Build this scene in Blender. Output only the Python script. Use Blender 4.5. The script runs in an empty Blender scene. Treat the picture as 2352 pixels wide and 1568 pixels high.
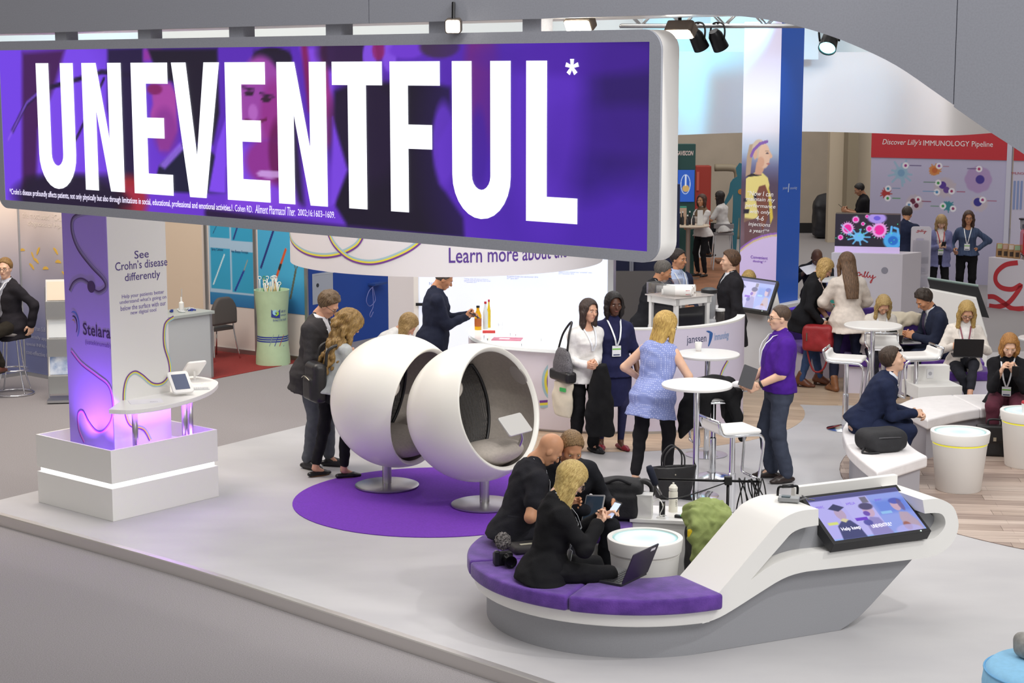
import bpy, bmesh, math, random
import numpy as np
from mathutils import Vector, Matrix, Euler
random.seed(7); RNG = np.random.default_rng(7)
scene = bpy.context.scene
COL = scene.collection
R = math.radians
# ------------------------------------------------------------------ camera, world, lamps, exposure
F_PX, W_PX, H_PX, CAM_H = 3993.0, 2352, 1568, 4.0
PITCH = math.atan(620 / F_PX)
cp, sp = math.cos(PITCH), math.sin(PITCH)
cam_data = bpy.data.cameras.new('camera'); cam = bpy.data.objects.new('camera', cam_data); COL.objects.link(cam)
cam.location = (0, 0, CAM_H); cam.rotation_euler = (math.pi / 2 - PITCH, 0, 0)
cam_data.sensor_width = 36; cam_data.lens = 36 * F_PX / W_PX; cam_data.clip_end = 300
scene.camera = cam
world = bpy.data.worlds.new('hall_light'); scene.world = world; world.use_nodes = True
bg = world.node_tree.nodes['Background']; bg.inputs[0].default_value = (1.0, 0.97, 0.94, 1); bg.inputs[1].default_value = 0.47
vs = scene.view_settings
vs.view_transform = 'Standard'; vs.look = 'None'; vs.exposure = 0.0; vs.gamma = 1.0; vs.use_curve_mapping = False

def area(name, loc, target, size, power, col=(1, 1, 1), sy=None):
	d = bpy.data.lights.new(name, 'AREA'); d.energy = power; d.color = col; d.size = size
	if sy: d.shape = 'RECTANGLE'; d.size_y = sy
	o = bpy.data.objects.new(name, d); COL.objects.link(o); o.location = loc
	o.rotation_euler = (Vector(target) - Vector(loc)).to_track_quat('-Z', 'Y').to_euler(); return o
def spot(name, loc, target, power, angle=50, col=(1, 1, 1), blend=.6, r=.08):
	d = bpy.data.lights.new(name, 'SPOT'); d.energy = power; d.color = col; d.spot_size = R(angle); d.spot_blend = blend; d.shadow_soft_size = r
	o = bpy.data.objects.new(name, d); COL.objects.link(o); o.location = loc
	o.rotation_euler = (Vector(target) - Vector(loc)).to_track_quat('-Z', 'Y').to_euler(); return o
# soft area lights high over the hall, some of them added fills
area('hall_and_fill_light', (0.5, 17.0, 9.5), (0.5, 17.0, 0), 9.0, 430, (1, .985, .97), 9.0)
area('hall_and_fill_light', (1.0, 9.0, 10.0), (1.5, 13.5, 0.5), 7.0, 260, (1, .985, .97), 4.0)
area('hall_and_fill_light', (6.0, 30.0, 9.5), (6.0, 30.0, 0), 8.0, 300, (1, .96, .92), 8.0)
area('hall_and_fill_light', (6.0, 38.5, 9.5), (6.0, 40.0, 0), 7.0, 420, (1, .95, .88), 5.0)  # added to brighten the hall's back wall
area('hall_and_fill_light', (-5.5, 18.5, 8.5), (-5.4, 22.0, 0.5), 4.0, 620, (1, .88, .76), 4.0)
area('hall_and_fill_light', (6.5, 2.5, 9.5), (0.5, 14.0, 1.5), 6.0, 640, (1, .985, .97), 4.0)  # added fill from the front right, brightens the bench and plinth fronts
# truss spotlights of the stand
spot('stand_spot', (6.8, 9.0, 8.5), (0.8, 14.2, 0.0), 900, 46, (1, .98, .95), .5, .18)
spot('stand_spot', (3.6, 8.2, 8.5), (-2.0, 15.6, 0.4), 750, 44, (1, .98, .95), .5, .18)
spot('stand_spot', (2.0, 23.0, 7.5), (1.6, 17.3, 0.4), 420, 48, (1, .98, .96), .6, .2)
spot('stand_spot', (7.5, 12.0, 7.5), (4.2, 17.5, 0.4), 480, 46, (1, .98, .97), .6, .2)

# ------------------------------------------------------------------ pixel -> place helpers
def ray(u, v):
	a = (u - W_PX / 2) / F_PX; b = -(v - H_PX / 2) / F_PX
	return np.array([a, cp + b * sp, -sp + b * cp])
def G(u, v, z=0.0):
	d = ray(u, v); return Vector(np.array([0, 0, CAM_H]) + d * ((z - CAM_H) / d[2]))
def D(u, v, Y):
	d = ray(u, v); return Vector(np.array([0, 0, CAM_H]) + d * (Y / d[1]))
class Wall:
	"""vertical plane through point o with horizontal direction d; coordinates (s, z)"""
	def __init__(self, o, d):
		self.o = Vector((o[0], o[1], 0)); self.d = Vector((d[0], d[1], 0)).normalized(); self.n = Vector((self.d.y, -self.d.x, 0))
	def sz(self, u, v):
		r = Vector(ray(u, v)); c = Vector((0, 0, CAM_H)); t = (self.o - c).dot(self.n) / r.dot(self.n); p = c + r * t
		return ((p - self.o).dot(self.d), p.z)
	def pt(self, s, z, off=0.0): return self.o + self.d * s + self.n * off + Vector((0, 0, z))
	def uv(self, u, v, off=0.0): s, z = self.sz(u, v); return self.pt(s, z, off)
	def matrix(self, s=0, z=0, off=0):
		p = self.pt(s, z, off); d, n = self.d, self.n
		return Matrix(((d.x, 0, n.x, p.x), (d.y, 0, n.y, p.y), (0, 1, 0, p.z), (0, 0, 0, 1)))   # local x along wall, y up, z out

# ------------------------------------------------------------------ materials
def lin(c):
	if isinstance(c, str): c = [int(c[i:i + 2], 16) / 255 for i in (0, 2, 4)]
	return tuple(x / 12.92 if x <= .04045 else ((x + .055) / 1.055) ** 2.4 for x in c[:3])
MATS = {}
def mat(name, col='ffffff', rough=.5, metal=0.0, emit=0.0, noise=0.0, nscale=8.0, bump=0.0, bscale=60.0, col2=None, stretch=None,
		trans=0.0, alpha=1.0, coat=0.0, sheen=0.0, spec=None, ecol=None):
	if name in MATS: return MATS[name]
	m = bpy.data.materials.new(name); m.use_nodes = True; nt = m.node_tree; b = nt.nodes['Principled BSDF']
	c = lin(col); b.inputs['Base Color'].default_value = (*c, 1); b.inputs['Roughness'].default_value = rough; b.inputs['Metallic'].default_value = metal
	if spec is not None: b.inputs['Specular IOR Level'].default_value = spec
	if emit: b.inputs['Emission Color'].default_value = (*(lin(ecol) if ecol else c), 1); b.inputs['Emission Strength'].default_value = emit
	if trans: b.inputs['Transmission Weight'].default_value = trans; b.inputs['IOR'].default_value = 1.45
	if alpha < 1: b.inputs['Alpha'].default_value = alpha
	if coat: b.inputs['Coat Weight'].default_value = coat
	if sheen: b.inputs['Sheen Weight'].default_value = sheen
	if noise or bump:
		tc = nt.nodes.new('ShaderNodeTexCoord'); mp = nt.nodes.new('ShaderNodeMapping'); nt.links.new(tc.outputs['Object'], mp.inputs[0])
		if stretch: mp.inputs['Scale'].default_value = stretch
	if noise:
		n = nt.nodes.new('ShaderNodeTexNoise'); n.inputs['Scale'].default_value = nscale; n.inputs['Detail'].default_value = 5
		nt.links.new(mp.outputs[0], n.inputs['Vector'])
		r = nt.nodes.new('ShaderNodeValToRGB'); c2 = lin(col2) if col2 else tuple(x * (1 - noise) for x in c); c1 = c if col2 else tuple(min(1, x * (1 + noise * .6)) for x in c)
		r.color_ramp.elements[0].position = .32; r.color_ramp.elements[1].position = .68
		r.color_ramp.elements[0].color = (*c2, 1); r.color_ramp.elements[1].color = (*c1, 1)
		nt.links.new(n.outputs['Fac'], r.inputs[0]); nt.links.new(r.outputs[0], b.inputs['Base Color'])
	if bump:
		n2 = nt.nodes.new('ShaderNodeTexNoise'); n2.inputs['Scale'].default_value = bscale; n2.inputs['Detail'].default_value = 4
		nt.links.new(mp.outputs[0], n2.inputs['Vector'])
		bp = nt.nodes.new('ShaderNodeBump'); bp.inputs['Strength'].default_value = bump; bp.inputs['Distance'].default_value = .01
		nt.links.new(n2.outputs['Fac'], bp.inputs['Height']); nt.links.new(bp.outputs[0], b.inputs['Normal'])
	MATS[name] = m; return m
def attr_mat(name, rough=.5, emit=0.0, spec=.5, alpha=1.0, alpha_attr=False):
	if name in MATS: return MATS[name]
	m = bpy.data.materials.new(name); m.use_nodes = True; nt = m.node_tree; b = nt.nodes['Principled BSDF']
	a = nt.nodes.new('ShaderNodeAttribute'); a.attribute_name = 'Col'
	b.inputs['Roughness'].default_value = rough; b.inputs['Specular IOR Level'].default_value = spec
	if emit:
		b.inputs['Base Color'].default_value = (.01, .01, .01, 1)
		nt.links.new(a.outputs['Color'], b.inputs['Emission Color']); b.inputs['Emission Strength'].default_value = emit
	else: nt.links.new(a.outputs['Color'], b.inputs['Base Color'])
	if alpha < 1: b.inputs['Alpha'].default_value = alpha
	if alpha_attr: nt.links.new(a.outputs['Alpha'], b.inputs['Alpha'])
	MATS[name] = m; return m

# ------------------------------------------------------------------ objects
def tag(o, label=None, cat=None, group=None, kind=None):
	if label: o['label'] = label
	if cat: o['category'] = cat
	if group: o['group'] = group
	if kind: o['kind'] = kind
	return o
def thing(name, label, cat, loc=(0, 0, 0), rotz=0.0, group=None, kind=None):
	o = bpy.data.objects.new(name, None); COL.objects.link(o); o.location = loc; o.rotation_euler = (0, 0, rotz)
	o.empty_display_size = .1
	return tag(o, label, cat, group, kind)
def mesh_obj(name, verts, faces, m, parent=None, smooth=False, bevel=0.0, matrix=None, angle=None, seg=2):
	me = bpy.data.meshes.new(name); me.from_pydata([tuple(v) for v in verts], [], [tuple(f) for f in faces])
	if isinstance(m, str): m = MATS[m]
	if m: me.materials.append(m)
	o = bpy.data.objects.new(name, me); COL.objects.link(o)
	if parent is not None: o.parent = parent
	if matrix is not None: o.matrix_local = matrix
	if smooth: me.polygons.foreach_set('use_smooth', [True] * len(me.polygons))
	if angle is not None:
		me.polygons.foreach_set('use_smooth', [True] * len(me.polygons)); sharp_by_angle(me, angle)
	if bevel:
		b = o.modifiers.new('bevel', 'BEVEL'); b.width = bevel; b.segments = seg; b.limit_method = 'ANGLE'; b.angle_limit = R(40)
	return o
def sharp_by_angle(me, ang):
	bm = bmesh.new(); bm.from_mesh(me); bmesh.ops.recalc_face_normals(bm, faces=bm.faces)
	for e in bm.edges:
		if len(e.link_faces) == 2 and e.calc_face_angle(0) > R(ang): e.smooth = False
	bm.to_mesh(me); bm.free()
def copy_tree(o, parent=None, loc=None, rotz=None, label=None):
	c = o.copy(); COL.objects.link(c); c.parent = parent
	if parent is not None: c.matrix_parent_inverse = o.matrix_parent_inverse.copy()
	if loc is not None: c.location = loc
	if rotz is not None: c.rotation_euler = (0, 0, rotz)
	if label: c['label'] = label
	for ch in list(o.children): copy_tree(ch, c)
	return c
class MB:
	"""collects simple shapes into one mesh"""
	def __init__(self): self.v = []; self.f = []
	def add(self, vs, fs):
		n = len(self.v); self.v += [Vector(x) for x in vs]; self.f += [[i + n for i in f] for f in fs]; return self
	def box(self, c, s, rot=None):
		h = [x / 2 for x in s]; P = [Vector((sx * h[0], sy * h[1], sz * h[2])) for sx in (-1, 1) for sy in (-1, 1) for sz in (-1, 1)]
		if rot is not None:
			M = rot if isinstance(rot, Matrix) else Euler(rot).to_matrix(); P = [M @ p for p in P]
		return self.add([Vector(c) + p for p in P], [(0, 1, 3, 2), (4, 6, 7, 5), (0, 4, 5, 1), (2, 3, 7, 6), (0, 2, 6, 4), (1, 5, 7, 3)])
	def prism(self, poly, lo, hi, fn=None):
		"""poly: 2-D outline, extruded lo..hi on the third axis; fn maps (a,b,h) -> 3-D"""
		fn = fn or (lambda a, b, h: (a, b, h)); n = len(poly)
		vs = [fn(a, b, lo) for a, b in poly] + [fn(a, b, hi) for a, b in poly]
		fs = [list(range(n))[::-1], list(range(n, 2 * n))] + [(i, (i + 1) % n, n + (i + 1) % n, n + i) for i in range(n)]
		return self.add(vs, fs)
	def tube(self, pts, r, n=8, closed=False, caps=True):
		pts = [Vector(p) for p in pts]; N = len(pts); rs = r if isinstance(r, (list, tuple)) else [r] * N
		vs = []; up = None
		for i, p in enumerate(pts):
			if closed: t = pts[(i + 1) % N] - pts[i - 1]
			else: t = pts[min(i + 1, N - 1)] - pts[max(i - 1, 0)]
			t.normalize()
			if up is None:
				up = Vector((0, 0, 1)) if abs(t.z) < .9 else Vector((1, 0, 0))
			up = (up - t * up.dot(t)).normalized(); w = t.cross(up)
			vs += [p + (up * math.cos(2 * math.pi * k / n) + w * math.sin(2 * math.pi * k / n)) * rs[i] for k in range(n)]
		fs = []
		for i in range(N if closed else N - 1):
			j = (i + 1) % N
			fs += [(i * n + k, i * n + (k + 1) % n, j * n + (k + 1) % n, j * n + k) for k in range(n)]
		if caps and not closed: fs += [list(range(n))[::-1], [(N - 1) * n + k for k in range(n)]]
		return self.add(vs, fs)
	def lathe(self, prof, n=32, c=(0, 0, 0), a0=0.0, a1=2 * math.pi):
		full = abs(a1 - a0 - 2 * math.pi) < 1e-6; m = n if full else n + 1; L = len(prof); vs = []; fs = []
		for k in range(m):
			a = a0 + (a1 - a0) * k / n
			vs += [(c[0] + r * math.cos(a), c[1] + r * math.sin(a), c[2] + z) for r, z in prof]
		for k in range(n):
			j = (k + 1) % m
			fs += [(k * L + i, j * L + i, j * L + i + 1, k * L + i + 1) for i in range(L - 1)]
		if not full: pass
		return self.add(vs, fs)
	def sphere(self, c, r, n=12, m=8):
		rr = r if isinstance(r, (tuple, list)) else (r, r, r); vs = []; fs = []
		for i in range(m + 1):
			t = math.pi * i / m
			for k in range(n):
				a = 2 * math.pi * k / n; vs.append((c[0] + rr[0] * math.sin(t) * math.cos(a), c[1] + rr[1] * math.sin(t) * math.sin(a), c[2] + rr[2] * math.cos(t)))
		for i in range(m):
			fs += [(i * n + k, (i + 1) * n + k, (i + 1) * n + (k + 1) % n, i * n + (k + 1) % n) for k in range(n)]
		return self.add(vs, fs)
	def quad(self, a, b, c, d): return self.add([a, b, c, d], [(0, 1, 2, 3)])
	def build(self, name, m, parent=None, smooth=False, bevel=0.0, matrix=None, angle=None, seg=2):
		return mesh_obj(name, self.v, self.f, m, parent, smooth, bevel, matrix, angle, seg)
def arc(cx, cy, r, a0, a1, n): return [(cx + r * math.cos(R(a0 + (a1 - a0) * i / n)), cy + r * math.sin(R(a0 + (a1 - a0) * i / n))) for i in range(n + 1)]
def rrect(x0, y0, x1, y1, r, n=6):
	return arc(x1 - r, y1 - r, r, 0, 90, n) + arc(x0 + r, y1 - r, r, 90, 180, n) + arc(x0 + r, y0 + r, r, 180, 270, n) + arc(x1 - r, y0 + r, r, 270, 360, n)
def spline(pts, n=8, closed=False):
	P = [np.array(p, float) for p in pts]; out = []; N = len(P)
	for i in range(N if closed else N - 1):
		if closed: a, b, c, d = P[i - 1], P[i], P[(i + 1) % N], P[(i + 2) % N]
		else: a, b, c, d = P[max(i - 1, 0)], P[i], P[i + 1], P[min(i + 2, N - 1)]
		for k in range(n):
			t = k / n; out.append(.5 * ((2 * b) + (c - a) * t + (2 * a - 5 * b + 4 * c - d) * t * t + (3 * b - a - 3 * c + d) * t ** 3))
	if not closed: out.append(P[-1])
	return [tuple(o) for o in out]
# flat lettering as thin meshes, local x right, y up, z out
def text_mesh(s, shear=0.0, offset=0.0, spacing=1.0, align='LEFT', line=1.0, depth=.0):
	c = bpy.data.curves.new('t', 'FONT'); c.body = s; c.size = 1.0; c.shear = shear; c.offset = offset; c.space_character = spacing
	c.align_x = align; c.space_line = line; c.resolution_u = 3; c.extrude = depth
	o = bpy.data.objects.new('t', c); COL.objects.link(o); bpy.context.view_layer.update()
	dg = bpy.context.evaluated_depsgraph_get(); me = bpy.data.meshes.new_from_object(o.evaluated_get(dg))
	V = np.empty(len(me.vertices) * 3); me.vertices.foreach_get('co', V); V = V.reshape(-1, 3); Fs = [tuple(p.vertices) for p in me.polygons]
	bpy.data.objects.remove(o); bpy.data.curves.remove(c); bpy.data.meshes.remove(me)
	return V, Fs
def text(name, s, m, parent, matrix, w=None, h=None, thick=.002, bend=None, **kw):
	"""lettering fitted to width w and height h (its own box), lower left corner at the matrix origin (or centred when align is CENTER)"""
	V, Fs = text_mesh(s, **kw); lo, hi = V.min(0), V.max(0); sx = (w / (hi[0] - lo[0])) if w else None; sy = (h / (hi[1] - lo[1])) if h else None
	sx = sx or sy; sy = sy or sx; V = V.copy(); V[:, 0] = (V[:, 0] - lo[0]) * sx; V[:, 1] = (V[:, 1] - lo[1]) * sy; V[:, 2] = thick
	if kw.get('align') == 'CENTER': V[:, 0] -= (hi[0] - lo[0]) * sx / 2
	pts = [Vector(v) for v in V]
	if bend: pts = [Vector(bend(*p)) for p in pts]
	return mesh_obj(name, pts, Fs, m, parent, matrix=matrix)
def to_local(parent, M):
	"""world matrix -> matrix in the frame of an unscaled thing placed with location / rotz"""
	bpy.context.view_layer.update(); return parent.matrix_world.inverted() @ M
# painted flat print: a fine grid with a colour per vertex
def painted(name, w, h, nx, ny, fn, m, parent=None, matrix=None, bend=None):
	u, v = np.meshgrid(np.linspace(0, 1, nx + 1), np.linspace(0, 1, ny + 1)); c = fn(u, v); rgb = np.ones(u.shape + (4,))
	cc = np.clip(c[..., :3], 0, 1); rgb[..., :3] = np.where(cc <= .04045, cc / 12.92, ((cc + .055) / 1.055) ** 2.4)
	if c.shape[-1] == 4: rgb[..., 3] = c[..., 3]
	V = np.stack([u * w, v * h, 0 * u], -1).reshape(-1, 3)
	if bend: V = np.array([bend(*p) for p in V])
	i = np.arange(ny)[:, None] * (nx + 1) + np.arange(nx)[None]; Fc = np.stack([i, i + 1, i + nx + 2, i + nx + 1], -1).reshape(-1, 4)
	me = bpy.data.meshes.new(name); me.from_pydata(V.tolist(), [], Fc.tolist()); me.materials.append(m)
	a = me.color_attributes.new('Col', 'FLOAT_COLOR', 'POINT'); a.data.foreach_set('color', rgb.reshape(-1).astype(np.float32))
	o = bpy.data.objects.new(name, me); COL.objects.link(o)
	if parent is not None: o.parent = parent
	if matrix is not None: o.matrix_local = matrix
	return o
class Canvas:
	"""soft painting in picture units: x right, y up, aspect-aware"""
	def __init__(self, u, v, asp, base='000000'):
		self.x = u * asp; self.y = v; self.c = np.zeros(u.shape + (3,)); self.c[:] = self.rgb(base)
	@staticmethod
	def rgb(c): return np.array([int(c[i:i + 2], 16) / 255 for i in (0, 2, 4)]) if isinstance(c, str) else np.array(c)
	def mix(self, m, col, a=1.0): m = (np.clip(m, 0, 1) * a)[..., None]; self.c = self.c * (1 - m) + self.rgb(col) * m; return self
	def ell(self, cx, cy, rx, ry, col, soft=.15, a=1.0, rot=0):
		dx, dy = self.x - cx, self.y - cy; r = R(rot); X = dx * math.cos(r) + dy * math.sin(r); Y = -dx * math.sin(r) + dy * math.cos(r)
		return self.mix((1 + soft - np.sqrt((X / rx) ** 2 + (Y / ry) ** 2)) / max(soft, 1e-3), col, a)
	def rect(self, x0, y0, x1, y1, col, soft=.004, a=1.0):
		return self.mix(np.minimum(np.minimum(self.x - x0, x1 - self.x), np.minimum(self.y - y0, y1 - self.y)) / soft + .5, col, a)
	def line(self, pts, w, col, soft=.004, a=1.0):
		d = np.full(self.x.shape, 9.0)
		for (x0, y0), (x1, y1) in zip(pts[:-1], pts[1:]):
			dx, dy = x1 - x0, y1 - y0; t = np.clip(((self.x - x0) * dx + (self.y - y0) * dy) / (dx * dx + dy * dy + 1e-9), 0, 1)
			d = np.minimum(d, np.hypot(self.x - x0 - t * dx, self.y - y0 - t * dy))
		return self.mix((w / 2 - d) / soft + .5, col, a)
	def poly(self, pts, col, soft=.004, a=1.0):
		ins = np.zeros(self.x.shape, bool); d = np.full(self.x.shape, 9.0)
		for (x0, y0), (x1, y1) in zip(pts, pts[1:] + pts[:1]):
			c = ((y0 > self.y) != (y1 > self.y)) & (self.x < (x1 - x0) * (self.y - y0) / (y1 - y0 + 1e-12) + x0); ins ^= c
			dx, dy = x1 - x0, y1 - y0; t = np.clip(((self.x - x0) * dx + (self.y - y0) * dy) / (dx * dx + dy * dy + 1e-9), 0, 1)
			d = np.minimum(d, np.hypot(self.x - x0 - t * dx, self.y - y0 - t * dy))
		return self.mix(np.where(ins, d, -d) / soft + .5, col, a)
	def noise(self, amp, f, seed=0):
		g = np.random.default_rng(seed); n = 0
		for k in range(5): a = g.uniform(0, 6.28, 3); n = n + np.sin(f * (k + 1) * (self.x * math.cos(a[0]) + self.y * math.sin(a[0])) + a[1] + 1.7 * np.sin(f * .7 * (self.x * math.sin(a[2]) - self.y * math.cos(a[2])))) / (k + 1)
		self.c = np.clip(self.c + (amp * n)[..., None], 0, 1); return self
# ------------------------------------------------------------------ soft bodies: signed distance fields meshed with surface nets
def smin(a, b, k):
	if k <= 0: return np.minimum(a, b)
	h = np.maximum(k - np.abs(a - b), 0) / k; return np.minimum(a, b) - h * h * k * .25
class SDF:
	def __init__(self): self.p = []
	def _add(self, fn, lo, hi, k, op): self.p.append((fn, np.array(lo, float), np.array(hi, float), k, op)); return self
	def cap(self, a, b, ra, rb=None, k=.03, flat=None, op='u'):
		a, b = np.array(a, float), np.array(b, float); rb = ra if rb is None else rb; ab = b - a; L = max(ab @ ab, 1e-9); rm = max(ra, rb) * 1.35
		fa = None if flat is None else (np.array(flat[0], float) / np.linalg.norm(flat[0]), flat[1])
		def fn(x, y, z):
			t = np.clip(((x - a[0]) * ab[0] + (y - a[1]) * ab[1] + (z - a[2]) * ab[2]) / L, 0, 1)
			vx, vy, vz = x - a[0] - t * ab[0], y - a[1] - t * ab[1], z - a[2] - t * ab[2]
			if fa is not None:
				q = (vx * fa[0][0] + vy * fa[0][1] + vz * fa[0][2]) * (1 / fa[1] - 1); vx = vx + q * fa[0][0]; vy = vy + q * fa[0][1]; vz = vz + q * fa[0][2]
			return np.sqrt(vx * vx + vy * vy + vz * vz) - (ra + (rb - ra) * t)
		return self._add(fn, np.minimum(a, b) - rm, np.maximum(a, b) + rm, k, op)
	def path(self, pts, rs, k=.02, flat=None):
		if not isinstance(rs, (list, tuple)): rs = [rs] * len(pts)
		for i in range(len(pts) - 1): self.cap(pts[i], pts[i + 1], rs[i], rs[i + 1], k, flat)
		return self
	def ell(self, c, s, k=.03, op='u', M=None):
		c, s = np.array(c, float), np.array(s, float); m = s.min()
		def fn(x, y, z):
			X, Y, Z = x - c[0], y - c[1], z - c[2]
			if M is not None: X, Y, Z = (M[0][0] * X + M[1][0] * Y + M[2][0] * Z, M[0][1] * X + M[1][1] * Y + M[2][1] * Z, M[0][2] * X + M[1][2] * Y + M[2][2] * Z)
			q = np.sqrt((X / s[0]) ** 2 + (Y / s[1]) ** 2 + (Z / s[2]) ** 2); g = np.sqrt((X / s[0] ** 2) ** 2 + (Y / s[1] ** 2) ** 2 + (Z / s[2] ** 2) ** 2)
			return q * (q - 1) / np.maximum(g, 1e-6)
		e = s.max() if M is not None else s
		return self._add(fn, c - e, c + e, k, op)
	def box(self, c, half, r=.02, k=.02, op='u', M=None):
		c, h = np.array(c, float), np.array(half, float) - r
		def fn(x, y, z):
			X, Y, Z = x - c[0], y - c[1], z - c[2]
			if M is not None: X, Y, Z = (M[0][0] * X + M[1][0] * Y + M[2][0] * Z, M[0][1] * X + M[1][1] * Y + M[2][1] * Z, M[0][2] * X + M[1][2] * Y + M[2][2] * Z)
			qx, qy, qz = np.abs(X) - h[0], np.abs(Y) - h[1], np.abs(Z) - h[2]
			return np.sqrt(np.maximum(qx, 0) ** 2 + np.maximum(qy, 0) ** 2 + np.maximum(qz, 0) ** 2) + np.minimum(np.maximum(qx, np.maximum(qy, qz)), 0) - r
		e = np.linalg.norm(half) if M is not None else np.array(half)
		return self._add(fn, c - e, c + e, k, op)
	def loft(self, o, X, Y, Z, prof, off=0.0, k=.04, op='u', extra=None):
		"""elliptic sections: prof rows (z, a, b, cy) along Z from o; extra(x,y,z) may change the distance (cuts, folds)"""
		o, X, Y, Z = (np.array(q, float) for q in (o, X, Y, Z)); pz = np.array([p[0] for p in prof]); pa = np.array([p[1] for p in prof]) + off; pb = np.array([p[2] for p in prof]) + off; pc = np.array([p[3] if len(p) > 3 else 0 for p in prof])
		def fn(x, y, z):
			dx, dy, dz = x - o[0], y - o[1], z - o[2]
			lx, ly, lz = dx * X[0] + dy * X[1] + dz * X[2], dx * Y[0] + dy * Y[1] + dz * Y[2], dx * Z[0] + dy * Z[1] + dz * Z[2]
			a = np.interp(lz, pz, pa); b = np.interp(lz, pz, pb); c = np.interp(lz, pz, pc)
			q = np.sqrt((lx / a) ** 2 + ((ly - c) / b) ** 2); d = (q - 1) * np.minimum(a, b)
			d = np.maximum(d, np.maximum(pz[0] - lz, lz - pz[-1]))
			return d if extra is None else extra(d, lx, ly, lz)
		P = []
		for zz, a, b, c in zip(pz, pa, pb, pc):
			for sx in (-1, 1):
				for sy in (-1, 1): P.append(o + X * sx * a + Y * (c + sy * b) + Z * zz)
		P = np.array(P); return self._add(fn, P.min(0), P.max(0), k, op)
	def cut(self, fn): self.p.append((fn, None, None, 0, 'c')); return self
	def mesh(self, h, folds=0.0, fscale=9.0, seed=0, fdir=(1, 1, 1)):
		U = [q for q in self.p if q[4] == 'u']; lo = np.min([q[1] for q in U], 0) - 3 * h; hi = np.max([q[2] for q in U], 0) + 3 * h
		n = np.ceil((hi - lo) / h).astype(int) + 1; ax = [lo[i] + h * np.arange(n[i]) for i in range(3)]
		Fd = np.full(n, .5, np.float32)
		for fn, a, b, k, op in self.p:
			if a is None: i0 = np.zeros(3, int); i1 = n
			else:
				mg = k + 3 * h; i0 = np.clip(np.floor((a - mg - lo) / h).astype(int), 0, n); i1 = np.clip(np.ceil((b + mg - lo) / h).astype(int) + 1, 0, n)
				if (i1 <= i0).any(): continue
			x, y, z = ax[0][i0[0]:i1[0], None, None], ax[1][None, i0[1]:i1[1], None], ax[2][None, None, i0[2]:i1[2]]
			S = np.s_[i0[0]:i1[0], i0[1]:i1[1], i0[2]:i1[2]]; d = fn(x, y, z)
			if op == 'u': Fd[S] = smin(Fd[S], d, k)
			elif op == 's': Fd[S] = np.maximum(Fd[S], -d)
			elif op == 'i': Fd[S] = np.maximum(Fd[S], d)
			else: Fd[S] = np.maximum(Fd[S], d)
		if folds:
			g = np.random.default_rng(seed); x, y, z = ax[0][:, None, None], ax[1][None, :, None], ax[2][None, None, :]; w = 0
			for q in range(4):
				d = g.normal(size=3) * np.array(fdir); d /= np.linalg.norm(d); e = g.normal(size=3); e /= np.linalg.norm(e); ph = g.uniform(0, 6.28, 2); f = fscale * (1 + q * .8)
				w = w + np.sin(f * (x * d[0] + y * d[1] + z * d[2]) + ph[0] + 1.8 * np.sin(f * .6 * (x * e[0] + y * e[1] + z * e[2]) + ph[1])) / (1 + q * .5)
			Fd += (folds * w).astype(np.float32)
		return nets(Fd, lo, h)
def nets(Fd, lo, h):
	ins = Fd < 0; n = Fd.shape
	c = np.zeros((n[0] - 1, n[1] - 1, n[2] - 1), np.uint8)
	for i in (0, 1):
		for j in (0, 1):
			for k in (0, 1): c += ins[i:n[0] - 1 + i, j:n[1] - 1 + j, k:n[2] - 1 + k]
	act = np.argwhere((c > 0) & (c < 8));
	if len(act) == 0: return np.zeros((0, 3)), np.zeros((0, 4), int)
	idx = -np.ones(c.shape, np.int64); idx[tuple(act.T)] = np.arange(len(act))
	s = np.zeros((len(act), 3)); w = np.zeros(len(act)); A = act
	corners = [(i, j, k) for i in (0, 1) for j in (0, 1) for k in (0, 1)]; val = {q: Fd[A[:, 0] + q[0], A[:, 1] + q[1], A[:, 2] + q[2]] for q in corners}
	for q in corners:
		for d in range(3):
			if q[d] == 0:
				r = list(q); r[d] = 1; r = tuple(r); a, b = val[q], val[r]; m = (a < 0) != (b < 0); t = np.where(m, a / np.where(m, a - b, 1), 0)
				p = np.array(q, float)[None].repeat(len(A), 0); p[:, d] += t; s += np.where(m[:, None], p, 0); w += m
	V = lo + h * (A + s / w[:, None]); Fs = []
	for d in range(3):
		e1, e2 = [(1, 2), (2, 0), (0, 1)][d]; a = ins[tuple(slice(0, n[i] - 1) if i == d else slice(1, n[i] - 1) for i in range(3))]; b = ins[tuple(slice(1, n[i]) if i == d else slice(1, n[i] - 1) for i in range(3))]
		ch = np.argwhere(a != b); off = np.zeros(3, int); off[e1] = off[e2] = 1; base = ch + off; flip = a[tuple(ch.T)]
		def at_(o1, o2): q = base.copy(); q[:, e1] -= o1; q[:, e2] -= o2; return idx[tuple(q.T)]
		Q = np.stack([at_(1, 1), at_(0, 1), at_(0, 0), at_(1, 0)], 1); Q[~flip] = Q[~flip][:, ::-1]; Fs.append(Q)
	Q = np.concatenate(Fs); return V, Q[(Q >= 0).all(1)]
def relax(V, Q, it=1, lam=.5):
	for _ in range(it):
		S = np.zeros_like(V); C = np.zeros(len(V))
		for i in range(4):
			for j in (1, 3): np.add.at(S, Q[:, i], V[Q[:, (i + j) % 4]]); np.add.at(C, Q[:, i], 1)
		V = V + lam * (S / np.maximum(C, 1)[:, None] - V)
	return V
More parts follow.
